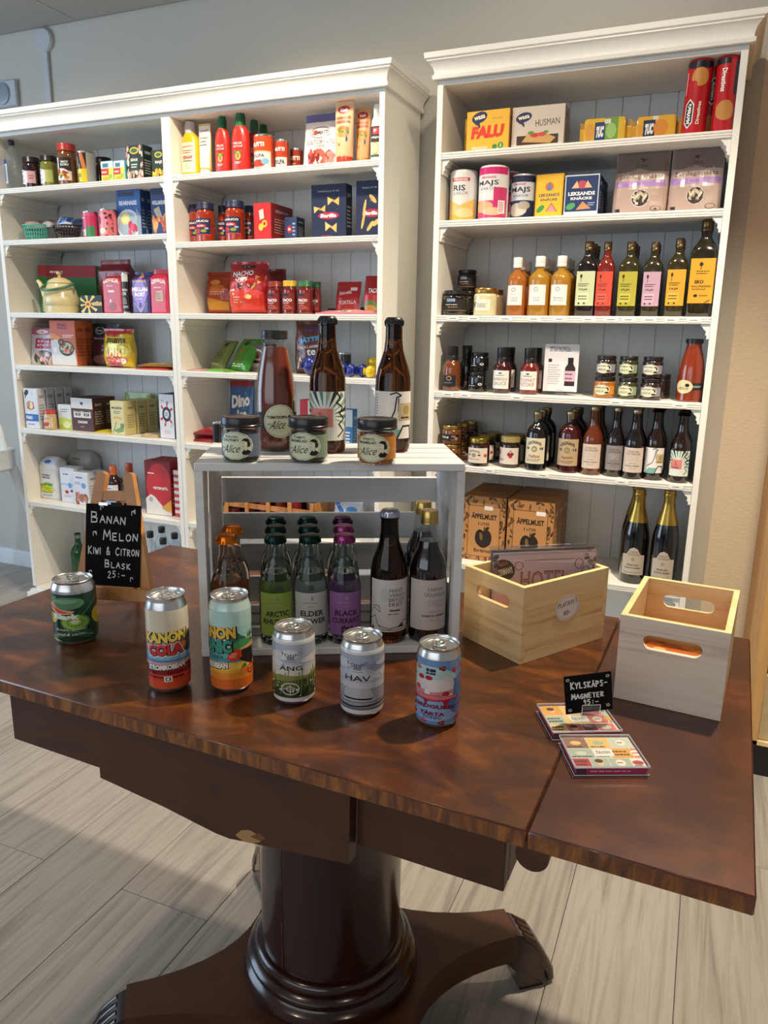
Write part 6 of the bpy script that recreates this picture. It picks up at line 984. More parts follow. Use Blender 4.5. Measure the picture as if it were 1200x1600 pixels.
('jar',0.678,0.08,1.133,0.0635,0.063,'bjar','black jar on top of the small stack','jar','black stacked jars',{'body': '101012','lid': '0c0c0e'}),
('bottle',0.767,0.05,1.065,0.0608,0.1504,'bbq','barbecue sauce bottle with white label,front one','sauce bottle','white label sauce bottles',{'prof': 'sauce','body': '3a0f10','cap': '100f12'}),
('bottle',0.767,0.131,1.065,0.0608,0.1504,'bbq','barbecue sauce bottle behind the front one','sauce bottle','white label sauce bottles',{'prof': 'sauce','body': '3a0f10','cap': '100f12'}),
('bottle',0.86,0.05,1.065,0.0617,0.1504,'tket','tomato ketchup bottle with white label,front one','sauce bottle','white label sauce bottles',{'prof': 'sauce','body': '6a1812','cap': '100f12'}),
('bottle',0.86,0.132,1.065,0.0617,0.1504,'tket','tomato ketchup bottle behind the front one','sauce bottle','white label sauce bottles',{'prof': 'sauce','body': '6a1812','cap': '100f12'}),
('card',0.96,0.06,1.077,0.1103,0.1527,'info','white info card with bottle picture in a clear stand','sign',None,{'d': 0.004,'rz': 0.06}),
('jar',1.105,0.05,1.065,0.0672,0.0655,'al_org','apricot marmalade jar,lower left of the pyramid','jar','cream oval label jars on the right cabinet',{'body': 'a06420','lid': '1c1514'}),
('jar',1.176,0.05,1.065,0.061,0.0655,'al_grn','tomato marmalade jar,lower middle of the pyramid','jar','cream oval label jars on the right cabinet',{'body': '3c3a22','lid': '1c1514'}),
('jar',1.246,0.05,1.065,0.0645,0.0655,'al_blu','chutney jar,lower right of the pyramid','jar','cream oval label jars on the right cabinet',{'body': '2c1c18','lid': '1c1514'}),
('jar',1.272,0.13,1.065,0.0562,0.076,'','dark jar half hidden behind the lower right jar','jar','cream oval label jars on the right cabinet',{'body': '241a16','lid': '1c1514'}),
('jar',1.104,0.06,1.133,0.063,0.064,'al_blu','dark jar stacked upper left of the pyramid','jar','cream oval label jars on the right cabinet',{'body': '2a1c1a','lid': '1c1514'}),
('jar',1.172,0.06,1.133,0.0599,0.064,'al_grn','green-brown jar stacked upper middle of the pyramid','jar','cream oval label jars on the right cabinet',{'body': '36341f','lid': '1c1514'}),
('jar',1.245,0.06,1.133,0.0633,0.064,'al_blu','chutney jar stacked upper right of the pyramid','jar','cream oval label jars on the right cabinet',{'body': '2c1c18','lid': '1c1514'}),
('bottle',1.359,0.06,1.065,0.0775,0.1885,'soupr','tomato soup bottle with black cap by the right post','soup bottle','tomato soup bottles',{'prof': 'soup','body': '7e2e10','cap': '161314'}),
('jar',0.598,0.05,0.813,0.0668,0.064,'amber','amber jar with gold lid,bottom of the front stack','jar','amber jars with gold lids',{'body': '6e3c12','lid': 'b59a5e'}),
('jar',0.596,0.05,0.88,0.0664,0.064,'amber','amber jar with gold lid,top of the front stack','jar','amber jars with gold lids',{'body': '6e3c12','lid': 'b59a5e'}),
('jar',0.61,0.14,0.813,0.0628,0.064,'amber','amber jar with gold lid,bottom of the second stack','jar','amber jars with gold lids',{'body': '6e3c12','lid': 'b59a5e'}),
('jar',0.607,0.14,0.88,0.0624,0.064,'amber','amber jar with gold lid,top of the second stack','jar','amber jars with gold lids',{'body': '6e3c12','lid': 'b59a5e'}),
('jar',0.62,0.22,0.813,0.0595,0.064,'amber','amber jar with gold lid,bottom of the rear stack','jar','amber jars with gold lids',{'body': '6e3c12','lid': 'b59a5e'}),
('jar',0.616,0.22,0.88,0.0591,0.064,'amber','amber jar with gold lid,top of the rear stack','jar','amber jars with gold lids',{'body': '6e3c12','lid': 'b59a5e'}),
('jar',0.701,0.04,0.813,0.073,0.096,'jam1','dark jam jar with gold lid and white label,front left','jar','jam jars with white labels',{'body': '2c0d10','lid': 'a08c3c'}),
('jar',0.701,0.123,0.813,0.073,0.096,'jam1','dark jam jar behind the front left one','jar','jam jars with white labels',{'body': '2c0d10','lid': 'a08c3c'}),
('jar',0.701,0.206,0.813,0.073,0.096,'jam1','dark jam jar farthest back in the left row','jar','jam jars with white labels',{'body': '2c0d10','lid': 'a08c3c'}),
('jar',0.806,0.06,0.813,0.0697,0.1044,'jam2','dark jam jar with cherry picture','jar','jam jars with white labels',{'body': '241014','lid': '8a7a44'}),
('jar',0.806,0.14,0.813,0.0697,0.1044,'jam2','dark jam jar behind the cherry one','jar','jam jars with white labels',{'body': '241014','lid': '8a7a44'}),
('bottle',0.898,0.05,0.813,0.0721,0.1956,'hallon','dark raspberry cordial bottle with white label,front one','cordial bottle','broad cordial bottles',{'prof': 'cordial','body': '0f0c10','cap': 'a89a70'}),
('bottle',0.898,0.127,0.813,0.0721,0.1956,'hallon','raspberry cordial bottle second in its row','cordial bottle','broad cordial bottles',{'prof': 'cordial','body': '0f0c10','cap': 'a89a70'}),
('bottle',0.898,0.204,0.813,0.0721,0.1956,'hallon','raspberry cordial bottle third in its row','cordial bottle','broad cordial bottles',{'prof': 'cordial','body': '0f0c10','cap': 'a89a70'}),
('bottle',1.005,0.06,0.813,0.0746,0.2013,'apelsin','reddish orange cordial bottle with cream label,front one','cordial bottle','broad cordial bottles',{'prof': 'cordial','body': '3a0e10','cap': 'a89a70'}),
('bottle',1.005,0.14,0.813,0.0746,0.2013,'apelsin','orange cordial bottle second in its row','cordial bottle','broad cordial bottles',{'prof': 'cordial','body': '3a0e10','cap': 'a89a70'}),
('bottle',1.005,0.219,0.813,0.0746,0.2013,'apelsin','orange cordial bottle third in its row','cordial bottle','broad cordial bottles',{'prof': 'cordial','body': '3a0e10','cap': 'a89a70'}),
('bottle',1.082,0.05,0.813,0.0638,0.221,'farna','amber syrup bottle with pale label and tapered neck','cordial bottle','tapered cordial bottles',{'prof': 'beer','body': '5e280e','cap': 'b0a080'}),
('bottle',1.082,0.124,0.813,0.0638,0.221,'farna','amber syrup bottle second in its row','cordial bottle','tapered cordial bottles',{'prof': 'beer','body': '5e280e','cap': 'b0a080'}),
('bottle',1.082,0.198,0.813,0.0638,0.221,'farna','amber syrup bottle third in its row','cordial bottle','tapered cordial bottles',{'prof': 'beer','body': '5e280e','cap': 'b0a080'}),
('bottle',1.1537,0.0502,0.813,0.0576,0.2216,'farnag','black syrup bottle with grey label next to the amber one','cordial bottle','tapered cordial bottles',{'prof': 'beer','body': '120c0e','cap': 'b0a080'}),
('bottle',1.2143,0.0398,0.813,0.0642,0.2194,'farna','black syrup bottle with pale label right of the grey label one','cordial bottle','tapered cordial bottles',{'prof': 'beer','body': '120c0e','cap': 'b0a080'}),
('bottle',1.213,0.114,0.813,0.0642,0.2194,'farna','black syrup bottle behind the pale label one','cordial bottle','tapered cordial bottles',{'prof': 'beer','body': '120c0e','cap': 'b0a080'}),
('bottle',1.277,0.05,0.813,0.0613,0.2259,'beerw','dark beer bottle with white neck drawing label','beer bottle','beer bottles on the right cabinet',{'prof': 'beer','body': '1a0c08','cap': '1a1614'}),
('bottle',1.277,0.121,0.813,0.0613,0.2259,'beerw','dark beer bottle behind the white label one','beer bottle','beer bottles on the right cabinet',{'prof': 'beer','body': '1a0c08','cap': '1a1614'}),
('bottle',1.353,0.04,0.813,0.0616,0.2194,'beerc','dark beer bottle with green and coral label by the post','beer bottle','beer bottles on the right cabinet',{'prof': 'beer','body': '1a0c08','cap': '1a1614'}),
('bottle',1.353,0.112,0.813,0.0616,0.2194,'beerc','dark beer bottle behind the coral label one','beer bottle','beer bottles on the right cabinet',{'prof': 'beer','body': '1a0c08','cap': '1a1614'}),
('box',0.725,0.06,0.46,0.1575,0.2375,'must','brown apple juice carton with apple print,front left','juice carton','apple juice cartons',{'d': 0.085,'side': '9c6a34'}),
('box',0.725,0.147,0.46,0.1575,0.2375,'must','apple juice carton in the middle of the left row','juice carton','apple juice cartons',{'d': 0.085,'side': '9c6a34'}),
('box',0.725,0.2326,0.46,0.1575,0.2375,'must','apple juice carton at the back of the left row','juice carton','apple juice cartons',{'d': 0.085,'side': '9c6a34'}),
('box',0.894,0.045,0.46,0.1624,0.2413,'must2','brown apple juice carton with a price sticker,front right','juice carton','apple juice cartons',{'d': 0.085,'side': '9c6a34'}),
('box',0.894,0.132,0.46,0.1624,0.2413,'must2','apple juice carton in the middle of the right row','juice carton','apple juice cartons',{'d': 0.085,'side': '9c6a34'}),
('box',0.894,0.219,0.46,0.1624,0.2413,'must2','apple juice carton at the back of the right row','juice carton','apple juice cartons',{'d': 0.085,'side': '9c6a34'}),
('bottle',1.243,0.07,0.46,0.0886,0.3121,'champ','sparkling wine bottle with gold foil,left one','wine bottle','sparkling wine bottles',{'prof': 'champ','body': '08090c','cap': 'b8974a','foil': 1}),
('bottle',1.231,0.163,0.46,0.0886,0.3121,'champ','sparkling wine bottle hidden behind the left one','wine bottle','sparkling wine bottles',{'prof': 'champ','body': '08090c','cap': 'b8974a','foil': 1}),
('bottle',1.336,0.0457,0.46,0.0853,0.3221,'champ','sparkling wine bottle with gold foil,right one nearest the post','wine bottle','sparkling wine bottles',{'prof': 'champ','body': '08090c','cap': 'b8974a','foil': 1}),
]
# ------------------------------------------------------------------ room shell
def struct(name,mb,mats,parent=None,**k):
    o=mb.build(name,mats,parent,**k); 
    if parent is None: o['kind']='structure'
    return o
fl=empty('floor'); fl['kind']='structure'
r=MB(); r.box(-3.4,3.2,-4.6,.36,-.03,-.0105,'3a3632'); r.build('subfloor',paint('subfloor_dark','4a443e'),fl,False)
pm={}
for k in range(-14,14):
    x0=.052+.2375*k; off=-1.343 if k%2 else -.65
    ys=[off+1.386*j for j in range(-3,4)]
    for y0 in ys:
        a,b=max(-4.6,y0),min(.35,y0+1.386)
        if b-a<.02: continue
        L_=round(b-a,3)
        if L_ not in pm:
            m_=MB(); m_.box(0,.2363,0,L_-.0012,-.01,0,'cccccc',0,.0009); pm[L_]=m_.mesh('plank',FLOORW,False)
        o=bpy.data.objects.new('plank',pm[L_]); C.objects.link(o); o.parent=fl; o.location=(x0,a,0)
r=MB(); r.box(-3.4,1.47,.35,.47,0,2.62); struct('wall_back',r,WALL)
r=MB(); r.box(1.47,3.2,.35,.47,0,2.62); struct('wall_back_papered',r,WALLPAPER)
r=MB(); r.box(3.2,3.3,-4.6,.47,0,2.62); struct('wall_right',r,WALL)
r=MB(); r.prism([(.35,0),(.335,0),(.335,.075),(.339,.083),(.345,.086),(.35,.086)],'x',-3.4,-1.475,'e6e6e2'); struct('baseboard_back',r,paint('trim_white','d8dadb',.5),None,fix=True)
ce=empty('ceiling'); ce['kind']='structure'
r=MB(); r.box(-3.4,3.2,-4.6,.35,2.556,2.62,'555555'); r.build('ceiling_void',paint('ceiling_joint','5a5a58'),ce,False)
for i in range(-2,5):
    for j in range(0,5):
        x0=-1.254+1.2*(i-1)+.002; y1=.338-1.2*j; xa,xb=max(x0,-3.4),min(x0+1.196,3.2)
        if xb-xa<.05: continue
        r=MB(); r.box(xa,xb,y1-1.196,y1,2.545,2.556,'aaaaaa',0,.001); r.build('panel',CEIL,ce,False)
# round cable cover and strip on the wall
t=tag(empty('cable_cover',(-1.452,.35,2.24)),'white plastic cable strip with round disc rising to the ceiling at top left','cable cover')
r=MB(); r.box(-.018,.018,-.014,0,0,.21,'c9ccd0',0,.003); r.build('strip',paint('grey_white_plastic','b9bcc0',.4,80,0),t)
r=MB(); pts=[(.050,0),(.050,.012),(.044,.019),(.0,.021)]; n0=len(r.v); r.lathe(pts,30,'c9ccd0'); r.v=[(x,-z,y+.252) for x,y,z in r.v]; r.build('disc',MATS['grey_white_plastic'],t,fix=True)
t=tag(empty('wall_vent',(-1.72,.35,2.245)),'square white wall vent with a grey round grille at the left edge','vent')
r=MB(); r.box(-.085,.085,-.02,0,0,.11,'c9ccd0',0,.004); r.build('frame',MATS['grey_white_plastic'],t)
r=MB(); r.lathe([(.0,0),(.047,0),(.047,.006),(.04,.008),(0,.008)],26,'8a96a0'); r.v=[(x,-.02-z,y+.055) for x,y,z in r.v]; r.build('round_grille',PLASTIC,t,fix=True)
# ------------------------------------------------------------------ white shelf cabinets
SHELF_N=[0]
def cabinet(x0,x1,zs,lret,rret,label_,tags={}):
    t=tag(empty('shelf_cabinet',((x0+x1)/2,0,0)),label_,'cabinet','white shelf cabinets'); X0,X1=x0-(x0+x1)/2,x1-(x0+x1)/2
    p=.0195; D=.318
    for a,b in ((X0+.0003,X0+p),(X1-p,X1-.0003)):
        r=MB(); r.box(a,b,0,.33,.06,2.022,'eeeeee',0,.001); r.build('side_panel',WHITE,t)
    r=MB(); r.box(X0+.0003,X1-.0003,.008,.33,2.022,2.04,'eeeeee'); r.build('top_panel',WHITE,t,False)
    # cornice: profile swept round the front and its free ends
    pf=[(.0,2.036),(.013,2.036),(.015,2.046),(.009,2.050),(.009,2.058),(.014,2.072),(.024,2.084),(.028,2.086),(.028,2.090),(.034,2.093),(.036,2.108),(.0,2.108)]
    L0=[(lambda o:(X0-o,.33)),(lambda o:(X0-o,-o))] if lret else [lambda o:(X0+.0004,-o)]
    L1=[(lambda o:(X1+o,-o)),(lambda o:(X1+o,.33))] if rret else [lambda o:(X1-.0004,-o)]
    path=L0+L1; r=MB(); vs=[];fs=[]; n=len(pf)
    for g in path:
        for o_,z in pf: x,y=g(o_); vs.append((x,y,z))
    for i in range(len(path)-1):
        for k in range(n): k2=(k+1)%n; fs.append((i*n+k,i*n+k2,(i+1)*n+k2,(i+1)*n+k))
    fs.append(tuple(range(n))); fs.append(tuple(reversed(range((len(path)-1)*n,len(path)*n))))
    r.add(vs,fs,'eeeeee'); r.box(X0+.001,X1-.001,.0,.33,2.10,2.107,'eeeeee'); r.build('cornice',WHITE,t,True,25,True)
    for i in range(10):
        a=X0+p+i*(X1-X0-2*p)/10; b=a+(X1-X0-2*p)/10
        r=MB(); r.box(a+.0001,b-.0001,D,.328,.06,2.022,'eeeeee',0,.0026); r.build('back_board',BACKW,t)
    # plinth with a small foot moulding
    r=MB(); ext0=.02 if lret else -.0004; ext1=.02 if rret else -.0004
    r.box(X0-ext0,X1+ext1,-.022,.33,0,.034,'eeeeee',0,.002); r.box(X0-ext0*.5,X1+ext1*.5,-.012,.33,.034,.046,'eeeeee',0,.002); r.build('plinth',WHITE,t)
    r=MB(); r.box(X0+p,X1-p,0,D,.0465,.0595,'eeeeee'); r.build('floor_shelf',WHITE,t,False)
    for z in zs:
        a,b=X0+p+.0005,X1-p-.0005; th=.021
        prof=[(D,z),(.002,z),(.0,z-.0015),(0,z-.006),(.003,z-.0065),(.003,z-.0083),(0,z-.0088),(0,z-.0133),(.003,z-.0138),(.003,z-.0156),(0,z-.0161),(0,z-.0195),(.002,z-th),(D,z-th)]
        r=MB(); r.prism(prof,'x',a,b,'eeeeee'); s=r.build('shelf',WHITE,t,False,fix=True)
        for sx,xx in ((1,a),(-1,b)):
            q=[(0,0),(.026,0),(.026,-.005),(.021,-.008),(.017,-.015),(.011,-.019),(.010,-.026),(.012,-.030),(.007,-.034),(.007,-.043),(0,-.043)]
            r=MB(); r.prism([(xx+sx*px,z-th-.0003+pz) for px,pz in q],'y',.006,.30,'eeeeee'); r.build('bracket',WHITE,s,False,fix=True)
        for xt in tags.get(z,()):
            xl=xt-(x0+x1)/2; r=MB(); r.box(xl-.021,xl+.021,-.0012,.0,z-.0165,z-.0045,'e8e6e0')
            emit(r,[BARS(.22,.78,.3,.72,1,'3a3a3a',int(abs(xt)*999))],lambda u,v,k:(xl-.021+.042*u,-.0012-k,z-.0165+.012*v)); r.build('price_label',PRINT,s,False)
    return t
cabinet(-1.447,-.5445,[1.821,1.616,1.318,1.094,.812,.475],1,0,'white shelf cabinet at the left end with kettle and coffee packs')
cabinet(-.544,.3425,[1.821,1.582,1.319,1.097,.808,.476],0,1,'white shelf cabinet in the middle with ketchup, pasta and chip bags')
cabinet(.523,1.418,[1.824,1.618,1.318,1.065,.813,.46],1,1,'white shelf cabinet on the right with oil, sauce and syrup bottles',{1.318:(.602,.673,.781,.875,.957,1.046,1.114,1.167,1.226,1.29,1.352),1.065:(.593,.655,.834,1.15,1.337),.813:(.751,.935,1.189,1.352)})
# ------------------------------------------------------------------ drop-leaf pedestal table
TB=tag(empty('pedestal_table',(.895,-1.46,0),-math.radians(1.7)),'dark brown veneered drop-leaf table on a round column and clawed base','table')
def tbox(n,m,x0,x1,y0,y1,z0,z1,b=.0015,par=None):
    r=MB(); r.box(x0,x1,y0,y1,z0,z1,'ffffff',0,b); return r.build(n,m,par or TB)
def slab(n,mtop,x0,x1,y0,y1,z0,z1):
    r=MB(); r.box(x0,x1,y0,y1,z0,z1,'ffffff',0,.0018); r.m=[0]*len(r.f)
    for i,f in enumerate(r.f):
        zz=[r.v[k][2] for k in f]
        r.m[i]=0 if min(zz)>z1-.0025 else 1
    return r.build(n,[mtop,EDGEW],TB)
slab('table_top',BURL,-.617,.4045,-.332,.332,.7435,.765)
lf=slab('drop_leaf',LEAFW,.406,.617,-.332,.332,.7435,.765); lf['label']='plainer reddish drop leaf'
for x in (.412,):
    r=MB(); pts=[(.0175*math.cos(2*PI*k/24)+x,.737+.0175*math.sin(2*PI*k/24)) for k in range(24)]; r.prism(pts,'y',-.331,-.300,'ffffff'); r.build('rule_joint',APRONW,TB,True,30,True)
ap=[(-.382,.743),(-.382,.652),(-.212,.650),(-.212,.634),(-.10,.622),(-.012,.6085),(.01,.6075),(.064,.615),(.187,.630),(.188,.743)]
r=MB(); r.prism(ap,'y',-.304,-.286,'ffffff'); fa=r.build('front_apron',APRONW,TB,False,fix=True)
r=MB(); emit(r,[P([(.05,.35),(.25,.8),(.5,.95),(.7,.8),(.95,.6),(.8,.3),(.6,.1),(.3,.05)],'a07a4c'),P([(.5,.5),(.8,.9),(1,.7),(.85,.4)],'6a4424'),P([(.55,.0),(.7,.12),(.85,.04),(.99,.0)],'c8b090')],lambda u,v,k:(.018+u*.05,-.304-k,.6085+.004*u+v*.022)); r.build('worn_patch',PRINT,fa,False,label='pale patch where the veneer is worn off')
tbox('set_back_apron',APRONW,.1885,.374,-.287,-.269,.646,.743)
tbox('side_apron',APRONW,.356,.374,-.268,.286,.646,.743); tbox('side_apron',APRONW,-.382,-.364,-.285,.286,.652,.743); tbox('back_apron',APRONW,-.363,.355,.268,.286,.646,.743)
tbox('column_block',APRONW,-.15,.13,-.13,.15,.60,.64)
r=MB(); r.lathe([(0,.205),(.124,.205),(.1245,.5),(.124,.60),(0,.60)],56,'ffffff',0,(-.01,.01,0)); col=r.build('column',COLUMNW,TB)
r=MB()
def colpt(u,v,k): a=-.22+u*.03; return (-.01+(.1245+k)*math.sin(a),.01-(.1245+k)*math.cos(a),.21+v*.39)
emit(r,[P([(.35,0),(.5,.3),(.4,.6),(.5,1),(.7,1),(.6,.6),(.72,.3),(.6,0)],'120604'),R(0,.02,.4,.12,'5a3a28'),R(0,.17,.4,.24,'5a3a28'),E(.3,.60,.35,.04,'5a3a28'),R(.1,.86,.4,.95,'5a3a28')],colpt,1,4); r.build('veneer_crack',PRINT,col,False,label='dark vertical veneer crack with pale chips')
r=MB(); pf=[(0,.136),(.150,.136),(.155,.142),(.157,.152),(.154,.163),(.147,.168),(.145,.171),(.148,.177),(.148,.184),(.142,.191),(.136,.193),(.137,.198),(.134,.204),(.128,.208),(0,.208)]; r.lathe(pf,56,'ffffff',0,(-.01,.01,0)); r.build('column_ring',COLUMNW,TB)
# four-armed concave base
def arc(a,b,f,n=12): return [f(a+(b-a)*i/n) for i in range(n+1)]
out=[]
out+=arc(-.252,.252,lambda x:(x,.165+.095*(x/.252)**2)); out+=arc(.205,-.205,lambda y:(.178+.119*(y/.205)**2,y))
out+=arc(.252,-.252,lambda x:(x,-.165-.095*(x/.252)**2)); out+=arc(-.205,.205,lambda y:(-.178-.119*(y/.205)**2,y))
out=[(x-.01,y+.01) for x,y in out]
r=MB(); r.prism(out,'z',.076,.136,'ffffff'); r.build('base_plate',APRONW,TB,True,30,True)
for sx in (-1,1):
    for sy in (-1,1):
        r=MB(); u=Vector((.76*sx,.65*sy,0)); c0=Vector((-.01+.268*sx,.01+.228*sy,0)); n_=Vector((-u.y,u.x,0))
        side=[(-.020,.1335),(.003,.1335),(.02,.127),(.040,.108),(.056,.082),(.066,.055),(.072,.030),(.070,.0),(.020,.0),(.016,.022),(.008,.048),(-.008,.066),(-.020,.0785)]
        vs=[tuple(c0+u*a_+n_*w_*(1 if a_<.03 else 1.0)+Vector((0,0,z_))) for w_ in (-.031,.031) for a_,z_ in side]; k_=len(side)
        r.add(vs,[tuple(range(k_)),tuple(reversed(range(k_,2*k_)))]+[(q,k_+q,k_+(q+1)%k_,(q+1)%k_) for q in range(k_)],'ffffff')
        for i in (-1.5,-.5,.5,1.5):
            q=c0+n_*(i*.0165)
            r.tube([q+u*.020+Vector((0,0,.122)),q+u*.044+Vector((0,0,.100)),q+u*.060+Vector((0,0,.078)),q+u*.072+Vector((0,0,.050)),q+u*.084+Vector((0,0,.030)),q+u*.088+Vector((0,0,.009))],[.007,.011,.0095,.012,.010,.0085],8,'ffffff')
        r.build('claw_foot',COLUMNW,TB,True,60,True)
# ------------------------------------------------------------------ white slatted crate standing on its side
CR=tag(empty('slatted_crate',(.7365,-1.5955,.765),math.radians(27.8)),'whitewashed slatted crate on its side on the table, holding bottles','crate')
from mathutils.geometry import tessellate_polygon
def plate(poly,hole,axis,a0,a1,mb,col='ffffff'):
    tri=tessellate_polygon([[Vector((x,y,0)) for x,y in poly],[Vector((x,y,0)) for x,y in hole]]); allp=poly+hole; n=len(allp)
    def Pt(p,a): return (a,p[0],p[1]) if axis=='x' else ((p[0],a,p[1]) if axis=='y' else (p[0],p[1],a))
    vs=[Pt(p,a0) for p in allp]+[Pt(p,a1) for p in allp]; fs=[]
    for t_ in tri: fs.append(tuple(t_)); fs.append(tuple(n+i for i in reversed(t_)))
    for ring,o in ((poly,0),(hole,len(poly))):
        m_=len(ring)
        for i in range(m_): j=(i+1)%m_; fs.append((o+i,o+j,n+o+j,n+o+i))
    mb.add(vs,fs,col)
def stadium(cx,cy,hl,hw,vert=False,n=8):
    pts=[(hl-hw+hw*math.sin(PI*k/n),hw*math.cos(PI*k/n)) for k in range(n+1)]+[(-(hl-hw)-hw*math.sin(PI*k/n),-hw*math.cos(PI*k/n)) for k in range(n+1)]
    return [(cx+(y if vert else x),cy+(x if vert else y)) for x,y in pts]
for a in (0,.3885):
    r=MB(); plate([(.0,.0125),(.205,.0125),(.205,.2915),(.0,.2915)],stadium(.05,.16,.06,.0125,True),'x',a,a+.012,r); r.build('end_board',CRATEW,CR,True,30,True)
for a,b in ((0,.051),(.060,.099),(.108,.149),(.158,.2055)):
    for z0,z1 in ((.2917,.304),(0,.0122)):
        r=MB(); r.box(0,.4005,a,b,z0,z1,'ffffff',0,.0012); r.build('slat',CRATEW,CR)
for a,b in ((.0145,.062),(.073,.123),(.132,.1795),(.1985,.2435)):
    r=MB(); r.box(.0005,.400,.2057,.2147,a,b,'ffffff',0,.0012); r.build('back_slat',CRATEW,CR)
def crate_at(x,y,z=.0124):
    a=math.radians(27.8); return (.7365+x*math.cos(a)-y*math.sin(a),-1.5955+x*math.sin(a)+y*math.cos(a),.765+z)
# ------------------------------------------------------------------ bottles and jars of the table
def clear_bottle(name,h,R_,art,cap,glass,loc,rz,lab,grp,cat='bottle',liquid=.66,prof=None,lz=(.10,.50),span=2.3,capm=None):
    t=tag(empty(name,loc,rz),lab,cat,grp)
    pr=prof or [(0,.002),(R_*.85,0),(R_*.97,.003),(R_,.010),(R_,h*.50),(R_*.97,h*.56),(R_*.86,h*.63),(R_*.68,h*.70),(R_*.54,h*.76),(R_*.48,h*.83),(R_*.46,h*.93),(R_*.52,h*.935),(R_*.52,h*.95),(R_*.46,h*.955)]
    outer=[(r_,z) for r_,z in pr]
    zf=h*liquid; inner=[(R_*.38,h*.952)]+([(R_*.38,h*.84)] if liquid<.8 else [])+[(max(.001,prof_r(pr,zf)-.003),zf),(0,zf)]
    r=MB(); r.lathe(outer+inner,36,'ffffff'); r.build('bottle_glass',glass,t,True,50)
    c=R_*(.60 if liquid<.7 else .50); r=MB(); z0=h*(.935 if liquid<.7 else .95); n=21; vs=[]; 
    r.lathe([(c*.92,z0),(c*1.04,z0-.0008),(c*1.0,z0+h*.03),(c*.86,h-.001),(c*.7,h),(0,h)],28,cap)
    for k in range(n):
        a=2*PI*k/n; r.box(c*math.sin(a)-.0012,c*math.sin(a)+.0012,-c*math.cos(a)-.0012,-c*math.cos(a)+.0012,z0-.001,z0+h*.026,cap)
    r.build('crown_cap',capm or METAL,t)
    if art: label(t,ART[art],pr,h*lz[0],h*lz[1],span)
    return t
g1='small clear soda bottles in the crate'
for art,cap,x,dx,labs in (('arctic','16302a',.1135,-.003,('clear soda bottle with green rhubarb label and dark green cap, front','clear soda bottle with dark green cap, middle of the rhubarb row','clear soda bottle with dark green cap, rear of the rhubarb row')),('elder','16302a',.1670,-.003,('clear soda bottle with pale grey elderflower label, front','clear soda bottle with dark green cap, middle of the elderflower row','clear soda bottle with dark green cap, rear of the elderflower row')),('blackc','8a3a6a',.2205,.0,('clear soda bottle with purple blackcurrant label, front','clear soda bottle with violet cap, middle of the blackcurrant row','clear soda bottle with dark violet cap, rear of the blackcurrant row')),('orange','d8741c',.0388,.002,('clear soda bottle with orange cap and pinkish drink, front','clear soda bottle with orange cap, second in its row'))):
    for k,l in enumerate(labs):
        x_,y_,z_=crate_at(x+dx*k,.0325+.057*k,.0124)
        clear_bottle('soda_bottle',.175,.0266,art,cap if not(art=='blackc' and k==2) else '4a2440',TONICG if art!='orange' else trueglass('orange_tonic_glass',(.86,.74,.66,1),0,1.38),(x_,y_,z_),.6,l,g1)
BEERG=trueglass('brown_beer_glass',(.12,.036,.006,1),.02,1.4); DARKG=colmat('dark_syrup_glass',.08,0,1.0)
x_,y_,z_=crate_at(.291,.035); clear_bottle('beer_bottle',.214,.0295,'hant','b9bcd0',BEERG,(x_,y_,z_),.58,'brown beer bottle with silver cap and white skyline label inside the crate','beer bottles around the crate',lz=(.10,.50),span=2.5,liquid=.82)
for k,l in enumerate(('dark blackcurrant syrup bottle with gold cap at the right of the crate, front','dark blackcurrant syrup bottle with gold cap right behind its twin')):
    x_,y_,z_=crate_at(.3535-.002*k,.036+.062*k); h=.212; R_=.030
    t=tag(empty('syrup_bottle',(x_,y_,z_),.52),l,'syrup bottle','dark syrup bottles in the crate')
    pr=[(0,.002),(R_*.85,0),(R_*.97,.003),(R_,.010),(R_,h*.52),(R_*.97,h*.58),(R_*.84,h*.65),(R_*.62,h*.71),(R_*.50,h*.77)]; r=MB(); r.lathe(pr+[(0,h*.77)],34,'14080a'); r.build('syrup',DARKG,t)
    r=MB(); r.lathe([(R_*.50,h*.771),(R_*.44,h*.88),(R_*.44,h*.93)],28,'ffffff'); r.build('neck_glass',JARG,t)
    r=MB(); c=R_*.46; r.lathe([(c,h*.90),(c*1.04,h*.902),(c,h*.92),(c*1.02,h*.935),(c,h*.94),(c*1.03,h*.955),(c,h*.96),(c,h*.985),(c*.9,h),(0,h)],26,'c8a860'); r.build('screw_cap',METAL,t)
    label(t,ART['svarta'],pr,h*.11,h*.50,2.4)
def alice_jar(name,loc,rz,art,content,lab,band):
    t=tag(empty(name,loc,rz),lab,'jar','small jars on top of the crate'); R_=.0284; h=.0665
    r=MB(); r.lathe([(0,.003),(R_*.88,.003),(R_*.93,.006),(R_*.93,h*.70),(0,h*.72)],34,content); r.build('preserve',FLUID,t)
    pr=[(R_*.86,0),(R_*.96,.001),(R_,.004),(R_,h*.74),(R_*.95,h*.78),(R_*.92,h*.80)]; r=MB(); r.lathe([(0,.0008)]+pr,36,'ffffff'); r.build('jar_glass',JARG,t)
    r=MB(); r.lathe(lid_profile(R_*1.06,h*.77,h),36,'181616'); r.build('lid',PLASTIC,t)
    label(t,ART[art],pr,h*.06,h*.72,2.7,-.1); return t
alice_jar('preserve_jar',(.7851,-1.544,1.0692),.55,'chutney','1e130f','chutney jar with black lid on the left front of the crate top','')
alice_jar('preserve_jar',(.8756,-1.5028,1.0692),.50,'tmarm','3a3414','green tomato marmalade jar in the middle of the crate top','')
alice_jar('preserve_jar',(.9717,-1.4696,1.0692),.45,'aprm','b0641c','orange apricot marmalade jar on the right of the crate top','')
